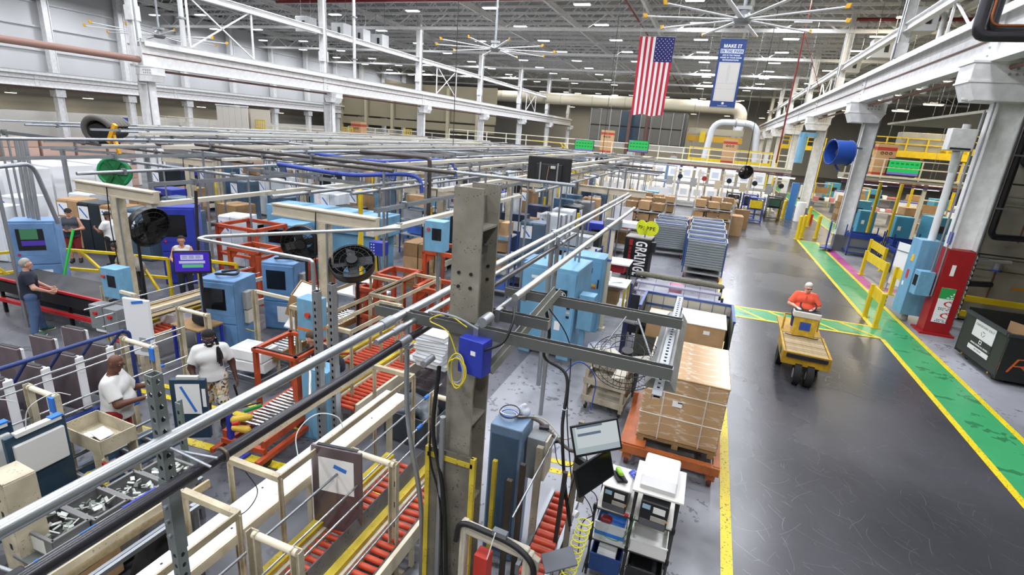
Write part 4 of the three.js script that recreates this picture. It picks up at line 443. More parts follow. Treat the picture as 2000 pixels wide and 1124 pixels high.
{ // perforated square post that carries the pipes
  const o = thing('perforated_post', 'galvanised perforated square post in the left foreground', 'post', [-2.55, 0, -1.62], 0), m = M('#8b9290', 0.4, 0.6, { map: softTex }), h = 3.84, w = 0.056, hole = (y) => { const a = []; for (let k = 0; k < 10; k++) { const t = k / 10 * 2 * PI; a.push([Math.cos(t) * 0.013, y + Math.sin(t) * 0.018]); } return a; };
  const hs = []; for (let y = 1.6; y < h - 0.03; y += 0.076) hs.push(hole(y)); const face = () => EX([[-w / 2, 0], [w / 2, 0], [w / 2, h], [-w / 2, h]], 0.004, 0, hs);
  part(o, 'side_face', m, face().translate(0, 0, w / 2)); part(o, 'side_face', m, face().translate(0, 0, -w / 2)); part(o, 'side_face', m, face().rotateY(PI / 2).translate(w / 2, 0, 0)); part(o, 'side_face', m, face().rotateY(PI / 2).translate(-w / 2, 0, 0));
  part(o, 'sleeve', m, B(0.068, 0.5, 0.004, 0, 2.95, 0.033), B(0.004, 0.5, 0.068, 0.033, 2.95, 0), B(0.004, 0.5, 0.068, -0.033, 2.95, 0)); for (let k = 0; k < 4; k++) part(o, 'bolt', P.galv, CY([0, 3.12 - k * 0.1, 0.033], [0, 3.12 - k * 0.1, 0.05], 0.014, 6)); part(o, 'arm', P.galv, CY([0, 3.47, 0.05], [0.35, 3.38, 0.0], 0.008, 6), CY([0, 3.42, 0.04], [0.34, 3.4, -0.05], 0.008, 6)); part(o, 'pipe_clamp', M('#6b5f52', 0.4, 0.6), place(new THREE.TorusGeometry(0.04, 0.01, 6, 16), 0.25, 3.33, -0.15)); }
{ const o = thing('junction_box', 'blue junction box with a coil of yellow cable strapped to the grey column', 'junction box', [-1.72, 3.05, -3.86], -0.15); part(o, 'box', P.royal, RB(0.26, 0.34, 0.16, 0.02, 0.2, 0, 0.01)); part(o, 'lid_sticker', P.paper, B(0.05, 0.04, 0.004, 0.05, 0.25, 0.082));
  const ring = (mat, n, s0) => { for (let k = 0; k < n; k++) { const a = 0.07 + (k % 4) * 0.01, b = 0.13 + (k % 3) * 0.02, pts = []; for (let i = 0; i < 14; i++) { const t = i / 14 * 2 * PI; pts.push(V(-0.1 + Math.cos(t) * a + k * 0.006, 0.06 + Math.sin(t) * b - k * 0.004, 0.11 + Math.sin(t * 2 + k) * 0.012 + k * 0.006)); } part(o, 'cable_loop', mat, new THREE.TubeGeometry(new THREE.CatmullRomCurve3(pts, true), 36, s0, 5, true)); } }; ring(M('#d9c42a', 0.5), 5, 0.006); ring(M('#9aa0a4', 0.5), 2, 0.008); part(o, 'cable_tail', M('#d9c42a', 0.5), WIRE([[-0.1, 0.18, 0.1], [-0.2, 0.42, 0.14], [-0.35, 0.5, 0.2], [-0.25, 0.55, 0.1], [0, 0.5, 0.12]], 0.006, 30)); part(o, 'cable_tail', M('#8e9498', 0.5), WIRE([[0.1, 0.5, 0.1], [-0.1, 0.58, 0.16], [-0.35, 0.58, 0.2], [-0.4, 0.5, 0.1]], 0.01, 24)); part(o, 'cable_tail', P.black, WIRE([[0.15, 0.3, 0.06], [0.3, 0.4, 0], [0.32, 0.55, -0.1], [0.22, 0.62, -0.3]], 0.012, 24)); }
{ // hanging cage fan under the struts
  const o = thing('cage_fan', 'black wire cage fan hanging face down under the strut channels', 'fan', [-0.46, 3.06, -4.72], 0), R = 0.32; o.rotation.x = 0.3; for (const [r, y] of [[R, 0], [R, 0.16], [R * 0.8, -0.03], [R * 0.55, -0.05], [R * 0.3, -0.06], [R * 0.8, 0.19], [R * 0.5, 0.21]]) part(o, 'cage_ring', P.black, place(new THREE.TorusGeometry(r, 0.004, 5, 36), 0, y, 0, PI / 2)); const sp = []; for (let k = 0; k < 36; k++) { const a = k / 36 * 2 * PI, c = Math.cos(a), s = Math.sin(a); sp.push(new THREE.TubeGeometry(new THREE.CatmullRomCurve3([V(c * 0.05, -0.06, s * 0.05), V(c * R * 0.8, -0.03, s * R * 0.8), V(c * R, 0, s * R), V(c * R, 0.16, s * R), V(c * R * 0.6, 0.21, s * R * 0.6)]), 8, 0.0022, 4)); } tag(part(o, 'cage_wires', P.black, sp), null, null, null, 'stuff'); part(o, 'motor', P.dark, CY([0, 0.08, 0], [0, 0.22, 0], 0.055, 16)); for (let k = 0; k < 3; k++) part(o, 'blade', M('#c9c2b0', 0.4), B(0.24, 0.006, 0.13, 0.13, 0.06, 0, 0.35).rotateY(k * 2.094 + 0.4)); pieces(o, 'hanger', P.steel, CY([-0.3, 0.1, 0.1], [-0.1, 0.3, -0.42], 0.008, 5), CY([0.28, 0.1, 0.05], [0.02, 0.3, -0.42], 0.012, 5), CY([-0.3, 0.12, 0], [-0.36, 0.25, 0.05], 0.006, 5)); }
{ const o = thing('light_hood', 'grey fluorescent hood with perforated strut on top, seen from above', 'lamp hood', [-0.1, 3.325, -5.0], 0.0); part(o, 'hood', M('#8e8f8a', 0.45, 0.2, { map: wearTex }), EX([[-0.13, -0.09], [0.13, -0.09], [0.07, 0], [-0.07, 0]], 1.9).translate(0, 0, 0.0)); const holes = []; for (let k = 0; k < 34; k++) holes.push([[-0.011, -1.28 + k * 0.078], [0.011, -1.28 + k * 0.078], [0.011, -1.245 + k * 0.078], [-0.011, -1.245 + k * 0.078]]); part(o, 'perforated_strut', P.galv, EX([[-0.035, -1.4], [0.035, -1.4], [0.035, 1.4], [-0.035, 1.4]], 0.006, 0, holes).rotateX(-PI / 2).translate(0, 0.05, -0.05)); pieces(o, 'strut_side', P.galv, B(0.005, 0.05, 2.8, -0.035, 0.025, -0.05), B(0.005, 0.05, 2.8, 0.035, 0.025, -0.05)); part(o, 'slot_shadow_plate', P.dark, B(0.05, 0.004, 2.7, 0, 0.008, -0.05)); }  // dark plate under the strut slots paints in the shadow inside the channel
// ------------------------------------------------------------ cabinet behind the column
{ const o = thing('electrical_cabinet', 'slate blue electrical cabinet directly behind the grey column', 'cabinet', [-1.72, 0, -5.14]); part(o, 'cabinet_body', M('#7590ac', 0.4, 0, { map: softTex }), RB(0.4, 1.88, 0.44, 0, 0.95, 0, 0.015)); const d = part(o, 'door', M('#41586f', 0.4), B(0.34, 1.66, 0.02, 0, 0.95, 0.225)); part(d, 'latch', P.dark, B(0.04, 0.14, 0.03, 0.12, 1.0, 0.24)); part(o, 'guard_post', P.yellowWorn, B(0.05, 1.5, 0.05, -0.06, 0.75, 0.34));
  const g = thing('control_box', 'grey control box beside the slate blue cabinet', 'control box', [-1.38, 1.2, -5.2]); part(g, 'box', M('#84888a', 0.45), RB(0.22, 0.56, 0.3, 0, 0.28, 0, 0.01)); part(g, 'front_cover', M('#c2bba8', 0.5), B(0.03, 0.54, 0.28, 0.12, 0.28, 0)); part(g, 'leg', P.greyLight, BAR([0, -1.2, -0.08], [0, 0, -0.08], 0.05, 0.05));
  const w = thing('cable_heap', 'tangle of white and blue cables with a plastic bag on the slate cabinet', 'cables', [-1.72, 1.895, -5.2]); for (let k = 0; k < 4; k++) part(w, 'cable_loop', M(['#d9d9d6', '#3a62b0', '#d9d9d6', '#2a2a2c'][k], 0.5), place(new THREE.TorusGeometry(0.09 + k * 0.01, 0.008, 5, 20), -0.05, 0.03 + k * 0.014, 0.05, PI / 2 + rr(-0.3, 0.3), rr(-0.3, 0.3))); const bag = boneMesh([[[0.03, 0.04, -0.08], [0.12, 0.06, -0.05], 0.05, 0.06], [[0.08, 0.1, -0.07], [0.1, 0.14, -0.06], 0.05, 0.03]], 0.014, 0.03); part(w, 'plastic_bag', M('#c9cfdb', 0.35), bag);
  const c = thing('cable_bundle', 'thick bundle of cables and power plugs hanging from cabinet to monitor pole', 'cables', [0, 0, 0]); part(c, 'bundle', M('#5a5148', 0.6), WIRE([[-1.7, 1.93, -5.15], [-1.45, 1.85, -5.3], [-1.2, 1.72, -5.25], [-1.0, 1.68, -5.15], [-0.9, 1.75, -5.05]], 0.022, 30, 6)); part(c, 'strand', M('#cfc3b0', 0.6), WIRE([[-1.7, 1.95, -5.1], [-1.4, 1.86, -5.35], [-1.1, 1.7, -5.3], [-0.9, 1.95, -5.2]], 0.008, 30)); part(c, 'power_brick', P.dark, B(0.12, 0.04, 0.06, -1.36, 1.8, -5.28, 0.2, 0.3)); part(c, 'power_brick', P.black, B(0.1, 0.04, 0.05, -1.16, 1.7, -5.24, 0.2, 0.6)); part(c, 'strand', M('#2c3c6a', 0.5), WIRE([[-1.2, 1.7, -5.2], [-1.1, 1.45, -5.15], [-0.95, 1.5, -5.1], [-0.85, 1.7, -5.05]], 0.006, 24)); }
{ const c = thing('hanging_cable', 'black cable bundle looping down from the strut to the floor pole', 'cables', [0, 0, 0]); part(c, 'bundle', P.black, WIRE([[-1.5, 3.45, -5.2], [-1.42, 3.0, -5.3], [-1.5, 2.6, -5.5], [-1.22, 2.45, -5.5], [-1.12, 1.9, -5.2], [-0.95, 1.3, -4.95], [-0.82, 0.9, -4.85]], 0.02, 60, 6)); part(c, 'strand', M('#2e4c9a', 0.5), WIRE([[-1.25, 2.45, -5.5], [-1.1, 2.6, -5.6], [-0.9, 2.4, -5.7], [-0.88, 2.0, -5.6]], 0.008, 30)); part(c, 'strand', M('#2a2a30', 0.5), WIRE([[-1.48, 3.4, -5.2], [-1.2, 2.9, -5.4], [-1.1, 2.0, -5.3], [-0.9, 1.4, -5.0]], 0.008, 40)); pieces(c, 'cable_tie', P.paper, place(new THREE.TorusGeometry(0.026, 0.005, 5, 10), -1.14, 2.1, -5.3, PI / 2), place(new THREE.TorusGeometry(0.026, 0.005, 5, 10), -1.0, 1.45, -5.0, PI / 2)); }
solo('conduit_post', 'thin grey conduit post standing on the pale floor behind the column', 'post', P.galv, CY([-2.28, 0, -8.46], [-2.28, 3.5, -8.46], 0.04, 10));
solo('conduit_post', 'thin grey conduit post in front of the big light blue machine', 'post', P.galv, CY([-2.7, 0, -9.6], [-2.7, 3.4, -9.6], 0.05, 10));
// ------------------------------------------------------------ monitors on a pole
{ const o = thing('monitor_stand', 'dark pole carrying two monitors beside the short orange roller bed', 'stand', [-0.86, 0, -4.92]); part(o, 'pole', M('#7a7263', 0.5), BAR([0, 0, 0], [0, 2.2, -0.05], 0.06, 0.06)); part(o, 'angle_post', M('#2a2622', 0.5), BAR([-0.12, 0, 0.06], [-0.1, 1.55, 0.02], 0.05, 0.05)); pieces(o, 'arm', P.black, BAR([0, 2.1, 0], [0.1, 2.12, 0.08], 0.05, 0.08), BAR([0, 1.75, 0], [0.14, 1.76, 0.08], 0.05, 0.08)); part(o, 'gauge', P.paper, CY([0.06, 1.05, 0.02], [0.1, 1.05, 0.04], 0.04, 14)); part(o, 'outlet_box', M('#6a655a', 0.5), B(0.08, 0.24, 0.08, 0.1, 1.35, 0)); pieces(o, 'plug_cable', P.black, WIRE([[0.12, 1.45, 0.03], [0.28, 1.4, 0.06], [0.3, 1.2, 0.1], [0.18, 1.0, 0.05], [0.16, 0.5, 0]], 0.006, 24), WIRE([[0.12, 1.35, 0.03], [0.24, 1.25, 0.08], [0.3, 1.05, 0.1], [0.25, 0.3, 0.05]], 0.006, 24), WIRE([[0.05, 2.0, 0.02], [0.15, 1.7, 0.05], [0.12, 1.5, 0.04]], 0.006, 16), WIRE([[0.02, 1.6, 0.03], [-0.02, 1.2, 0.06], [0.04, 0.8, 0.05]], 0.006, 16));
  const scr = canvasTex(512, 320, (c, w, h) => { c.fillStyle = '#b9c8ce'; c.fillRect(0, 0, w, h); c.fillStyle = '#dde6ea'; c.fillRect(14, 20, 300, 280); c.fillStyle = '#8fb7a8'; for (let k = 0; k < 9; k++) c.fillRect(330, 30 + k * 30, 160, 12); c.fillStyle = '#c4424a'; c.fillRect(14, 20, 300, 8); c.fillRect(14, 70, 260, 7); c.fillStyle = '#6b7f96'; for (let k = 0; k < 7; k++) c.fillRect(24, 95 + k * 26, 200 - k * 12, 9); c.fillStyle = '#7f6ab0'; c.fillRect(330, 270, 170, 34); });
  const mon = (label, on, p, yaw, tilt, roll) => { const m = thing('monitor', label, 'monitor', p, yaw); const gq = (...a) => a.map(x => place(x, 0, 0, 0, tilt, 0, roll)); part(m, 'casing', P.black, ...gq(RB(0.52, 0.34, 0.035, 0, 0, 0, 0.01))); part(m, 'screen', on ? new THREE.MeshStandardMaterial({ color: '#101010', emissive: '#ffffff', emissiveMap: scr, emissiveIntensity: 0.75, roughness: 0.2 }) : M('#0d100e', 0.06), ...gq(B(0.48, 0.29, 0.004, 0, 0.005, 0.018))); part(m, 'mount', P.dark, ...gq(B(0.12, 0.12, 0.06, 0, 0, -0.04))); };
  mon('upper monitor with a lit spreadsheet-like screen on the dark pole', true, [-0.66, 2.16, -4.79], 0.42, -0.28, 0.22); mon('lower switched-off monitor below the lit one on the dark pole', false, [-0.62, 1.77, -4.74], 0.95, -0.2, 0.2);
  solo('bead_hose', 'coiled yellow air hose hanging beside the monitor pole', 'hose', M('#d7d23a', 0.45), (() => { const p = []; for (let k = 0; k < 15 * 9; k++) { const a = k / 9 * 2 * PI, t = k / 135; p.push(V(-0.62 + Math.cos(a) * 0.075 - t * 0.12, 1.25 - t * 0.85, -4.62 + Math.sin(a) * 0.075 + t * 0.35)); } return new THREE.TubeGeometry(new THREE.CatmullRomCurve3(p), 400, 0.007, 5); })());
  solo('keyboard_arm', 'grey slanted panel at the lower edge beside the yellow hose', 'panel', M('#5a5d63', 0.4), RB(0.34, 0.03, 0.2, -0.78, 1.02, -4.2, 0.01, 0.35, 0.6, 0.3)); }
// ------------------------------------------------------------ printer rack
{ const o = thing('shelf_rack', 'black tube shelf rack with white boards holding printers', 'rack', [-0.16, 0, -5.42], -0.0), w = 0.9, d = 0.5, H = [0.12, 0.55, 1.0]; const xs = [-0.45, -0.02, 0.45]; for (const x of xs) for (const z of [-0.25, 0.25]) part(o, 'tube_post', M('#3c3d40', 0.45, 0.3), CY([x, 0, z], [x, z < 0 && x > -0.1 ? 1.42 : x > -0.1 ? 1.42 : 1.05, z], 0.016, 10)); for (const y of H) { for (const z of [-0.25, 0.25]) part(o, 'tube_rail', M('#3c3d40', 0.45, 0.3), CY([-0.45, y, z], [0.45, y, z], 0.015, 8)); part(o, 'shelf_board', M('#d9d5cb', 0.6), B(0.4, 0.02, 0.52, -0.235, y + 0.02, 0)); part(o, 'shelf_board', M('#d9d5cb', 0.6), B(0.44, 0.02, 0.52, 0.215, y + 0.02, 0)); } for (const y of H) for (const x of xs) part(o, 'joint', P.black, CY([x, y - 0.03, 0.25], [x, y + 0.03, 0.25], 0.024, 8)); part(o, 'top_board', M('#e4e1da', 0.5), RB(0.56, 0.025, 0.6, 0.22, 1.43, 0.02, 0.006)); for (const z of [-0.25, 0.25]) part(o, 'caster', P.dark, CY([0.45, 0.03, z], [0.48, 0.03, z], 0.035, 8));
  const printer = (label, x, y, z, s) => { const p = thing('label_printer', label, 'printer', [x, y, z], -0.05); part(p, 'casing', M('#3a3b3e', 0.45), RB(0.28 * s, 0.29 * s, 0.4 * s, 0, 0.145 * s, 0, 0.02)); part(p, 'front_panel', P.black, B(0.27 * s, 0.27 * s, 0.012, 0, 0.145 * s, 0.2 * s)); part(p, 'display', M('#9fc0d4', 0.3), B(0.08 * s, 0.05 * s, 0.006, -0.08 * s, 0.235 * s, 0.208 * s)); part(p, 'label_sheet', P.paper, B(0.12 * s, 0.07 * s, 0.006, 0.05 * s, 0.22 * s, 0.208 * s)); part(p, 'paper_slot', M('#a09c90', 0.4), B(0.15 * s, 0.05 * s, 0.03, 0.05 * s, 0.12 * s, 0.205 * s)); part(p, 'lower_panel', M('#55565a', 0.5), B(0.26 * s, 0.08 * s, 0.008, 0, 0.045 * s, 0.208 * s)); part(p, 'release_knob', M('#c98a2a', 0.5), B(0.02, 0.02, 0.02, 0.13 * s, 0.13 * s, 0.21 * s)); return p; };
  printer('black label printer on the left side of the tube rack', -0.39, 1.032, -5.36, 1.0); printer('black label printer under the white board of the tube rack', 0.06, 1.032, -5.3, 1.1);
  solo('cover_board', 'white cover board lying on the left label printer', 'board', M('#dcdad4', 0.6), RB(0.34, 0.018, 0.44, -0.39, 1.335, -5.38, 0.005));
  const f = thing('flatbed_cover', 'white rounded printer cover on top of the tube rack', 'cover', [0.05, 1.443, -5.42], -0.02); part(f, 'cover', M('#e7e7e5', 0.45), EX([[-0.26, 0], [0.24, 0], [0.24, 0.05], [0.18, 0.12], [-0.26, 0.12]], 0.4, 0.015).rotateY(-PI / 2).translate(0.0, 0.0, 0)); part(f, 'front_edge', M('#c9c9c6', 0.5), B(0.38, 0.05, 0.012, 0, 0.03, 0.255));
  const s = thing('barcode_scanner', 'black and lime barcode scanner lying in its cradle', 'scanner', [-0.4, 1.35, -5.36], 0.5); part(s, 'cradle', P.black, RB(0.12, 0.04, 0.2, 0, 0.02, 0, 0.015)); part(s, 'scanner_body', M('#8fc02c', 0.45), boneMesh([[[0, 0.07, -0.07], [0, 0.08, 0.03], 0.032, 0.026], [[0, 0.07, 0.0], [0.02, 0.05, 0.1], 0.02, 0.016]], 0.008, 0.02)); part(s, 'scanner_grip', P.black, boneMesh([[[0.0, 0.06, 0.02], [0.03, 0.045, 0.13], 0.024, 0.022]], 0.008, 0.01));
  solo('crumpled_gloves', 'crumpled blue and white disposable gloves on the printer cover', 'gloves', M('#5a66c0', 0.7), boneMesh([[[-0.27, 1.37, -5.46], [-0.22, 1.37, -5.5], 0.02, 0.03], [[-0.24, 1.38, -5.42], [-0.2, 1.36, -5.38], 0.02, 0.015], [[-0.3, 1.36, -5.5], [-0.26, 1.39, -5.52], 0.015, 0.02]], 0.009, 0.012));
  const bin = (label, x, y, z, w2, h, d2, col, name, cat) => { const b = thing(name || 'storage_bin', label, cat || 'bin', [x, y, z]); const m = M(col, 0.45); part(b, 'base', m, B(w2, 0.01, d2, 0, 0.005, 0)); part(b, 'long_side', m, B(w2, h, 0.01, 0, h / 2, d2 / 2)); part(b, 'long_side', m, B(w2, h, 0.01, 0, h / 2, -d2 / 2)); part(b, 'short_side', m, B(0.01, h, d2, w2 / 2, h / 2, 0)); part(b, 'short_side', m, B(0.01, h, d2, -w2 / 2, h / 2, 0)); part(b, 'rim', m, B(w2 + 0.03, 0.015, 0.02, 0, h, d2 / 2), B(w2 + 0.03, 0.015, 0.02, 0, h, -d2 / 2)); return b; };
  bin('clear plastic bin with blue tape on the middle shelf of the tube rack', -0.4, 0.582, -5.36, 0.34, 0.24, 0.4, '#c3c8c8'); bin('dark blue stacking crate with white cards on the lowest shelf of the tube rack', -0.4, 0.152, -5.32, 0.36, 0.24, 0.42, '#1f3f78', 'crate', 'crate'); bin('white open tray on the middle shelf of the tube rack', 0.06, 0.582, -5.36, 0.4, 0.16, 0.42, '#dadad6', 'tray', 'tray'); bin('black plastic tray on the lowest shelf of the tube rack', 0.06, 0.152, -5.34, 0.4, 0.2, 0.44, '#1b1c1e', 'tray', 'tray');
  solo('blue_tape_roll', 'strip of blue tape around the clear plastic bin', 'tape', P.blueTape, B(0.35, 0.05, 0.42, -0.4, 0.68, -5.36)); for (let k = 0; k < 7; k++) solo('paper_card', 'white card standing in the dark blue crate', 'card', P.paper, B(0.22, 0.2, 0.006, -0.4, 0.28, -5.48 + k * 0.05, -0.25), 'cards in the blue crate'); solo('red_marker_cap', 'red plastic clip on the rail under the left printer', 'clip', M('#d22a22', 0.5), RB(0.05, 0.03, 0.03, -0.24, 1.04, -5.15, 0.01)); solo('red_tape_dispenser', 'dark red rounded tape dispenser on the middle shelf', 'dispenser', M('#7c1a20', 0.4), RB(0.14, 0.07, 0.1, -0.46, 0.86, -5.2, 0.03)); 
  solo('printer_cable', 'thin green and red cables draped in front of the tube rack', 'cables', M('#2c7a3c', 0.5), [WIRE([[-0.14, 1.1, -5.1], [-0.18, 0.9, -5.08], [-0.3, 0.7, -5.08], [-0.5, 0.72, -5.1], [-0.62, 0.85, -5.05]], 0.005, 30)]); }
// ------------------------------------------------------------ shrink-wrapped pallet on an orange dolly
const wrapN = fbm(77, 4, 5); const wrapTex = tex(512, (u, v) => { const s = wrapN(u * 0.7, v * 3) , k = Math.max(0, Math.abs(Math.sin((v * 22 + s * 6))) - 0.95) * 8 + (wrapN(u * 2, v * 8) > 0.66 ? 0.5 : 0); const c = [0.73, 0.59, 0.43]; return c.map(x => Math.min(1, x + (0.92 - x) * Math.min(1, k))); }, { rep: 1 });
{ const d = thing('pallet_dolly', 'orange steel dolly under the shrink-wrapped box', 'dolly', [0.18, 0, -8.55]); const m = M('#bf6834', 0.5, 0, { map: wearTex }); pieces(d, 'side_rail', m, B(0.12, 0.12, 1.86, -0.78, 0.36, 0), B(0.1, 0.12, 1.86, 0.68, 0.36, 0), B(1.56, 0.14, 0.12, -0.05, 0.34, 0.92), B(1.56, 0.12, 0.12, -0.05, 0.36, -0.92)); part(d, 'deck_plate', m, B(0.34, 0.03, 1.9, -0.6, 0.42, 0)); for (const x of [-0.7, 0.62]) for (const z of [-0.8, 0.84]) { part(d, 'leg', m, B(0.14, 0.2, 0.14, x, 0.22, z)); part(d, 'caster', M('#5a2a20', 0.6), CY([x - 0.03, 0.09, z], [x + 0.03, 0.09, z], 0.09, 14)); } pieces(d, 'corner_post', m, B(0.08, 0.5, 0.08, 0.7, 0.6, -0.9), B(0.08, 0.3, 0.08, -0.8, 0.5, -0.5));
  const b = thing('wrapped_box', 'large cardboard box wrapped in clear film on the orange dolly', 'box', [0.2, 0.42, -8.62]), W = 1.26, D = 1.66, Hh = 1.12; part(b, 'wooden_pallet', P.wood, B(W, 0.04, D, 0, 0.1, 0), ...[-0.55, 0, 0.55].map(x => B(0.1, 0.08, D, x, 0.04, 0))); part(b, 'carton', M('#ffffff', 0.35, 0, { map: wrapTex }), RB(W, Hh, D, 0, 0.12 + Hh / 2, 0, 0.03)); part(b, 'film_top', M('#ffffff', 0.22, 0, { map: wrapTex }), RB(W + 0.02, 0.03, D + 0.02, 0, 0.12 + Hh + 0.01, 0, 0.014));
  for (const x of [-0.3, 0.34]) part(b, 'strap', M('#d6cdbd', 0.4), B(0.018, Hh, 0.006, x, 0.12 + Hh / 2, D / 2 + 0.004)); for (const y of [0.55, 0.98]) part(b, 'film_fold', M('#ded5c6', 0.25), RB(W + 0.015, 0.02, D + 0.015, 0, y, 0, 0.008, 0.004)); part(b, 'shipping_label', P.paper, B(0.15, 0.1, 0.006, -0.08, 0.82, D / 2 + 0.012)); part(b, 'label_print', P.dark, B(0.07, 0.02, 0.004, -0.04, 0.85, D / 2 + 0.016)); part(b, 'orange_mark', M('#e08a1a', 0.6), B(0.006, 0.1, 0.05, -W / 2 - 0.01, 0.62, 0.5)); part(b, 'lime_mark', M('#a8c83a', 0.6), B(0.006, 0.16, 0.08, -W / 2 - 0.01, 0.9, 0.2)); }
// ------------------------------------------------------------ three shelf utility cart, fan bucket behind it
{ const o = thing('utility_cart', 'beige plastic three-shelf utility cart by the wrapped box', 'cart', [-1.2, 0, -9.35], -0.1), m = M('#bdb39c', 0.6, 0, { map: wearTex }), w = 0.82, d = 0.62; for (const y of [0.22, 0.6, 0.98]) { const s = part(o, 'shelf', m, B(w, 0.03, d, 0, y, 0)); pieces(s, 'shelf_lip', m, B(w + 0.02, 0.12, 0.03, 0, y + 0.04, d / 2), B(w + 0.02, 0.12, 0.03, 0, y + 0.04, -d / 2), B(0.03, 0.12, d, w / 2, y + 0.04, 0), B(0.03, 0.12, d, -w / 2, y + 0.04, 0)); } for (const x of [-1, 1]) for (const z of [-1, 1]) { part(o, 'leg', m, RB(0.08, 1.0, 0.08, x * (w / 2 - 0.04), 0.6, z * (d / 2 - 0.04), 0.02)); part(o, 'caster', P.dark, CY([x * 0.34 - 0.02, 0.06, z * 0.24], [x * 0.34 + 0.02, 0.06, z * 0.24], 0.06, 10)); } part(o, 'handle', m, RB(0.1, 0.06, d, w / 2 + 0.07, 1.05, 0, 0.02)); 
  const b = thing('bucket', 'white plastic bucket behind the beige utility cart', 'bucket', [-1.55, 0, -10.2]); part(b, 'pail', M('#d6d9da', 0.4), LA([[0, 0], [0.24, 0], [0.29, 0.9], [0.27, 0.9], [0.22, 0.03], [0, 0.03]], 24)); part(b, 'rim', M('#8a94b8', 0.4), place(new THREE.TorusGeometry(0.29, 0.015, 6, 24), 0, 0.9, 0, PI / 2)); 
  const t = thing('round_bin', 'dark round bin behind the shelves of the beige cart', 'bin', [-0.95, 0, -10.15]); part(t, 'drum', M('#2c3138', 0.5), LA([[0, 0], [0.22, 0], [0.26, 0.6], [0.24, 0.6], [0, 0.05]], 20)); part(t, 'rim', P.dark, place(new THREE.TorusGeometry(0.26, 0.015, 6, 20), 0, 0.6, 0, PI / 2)); }
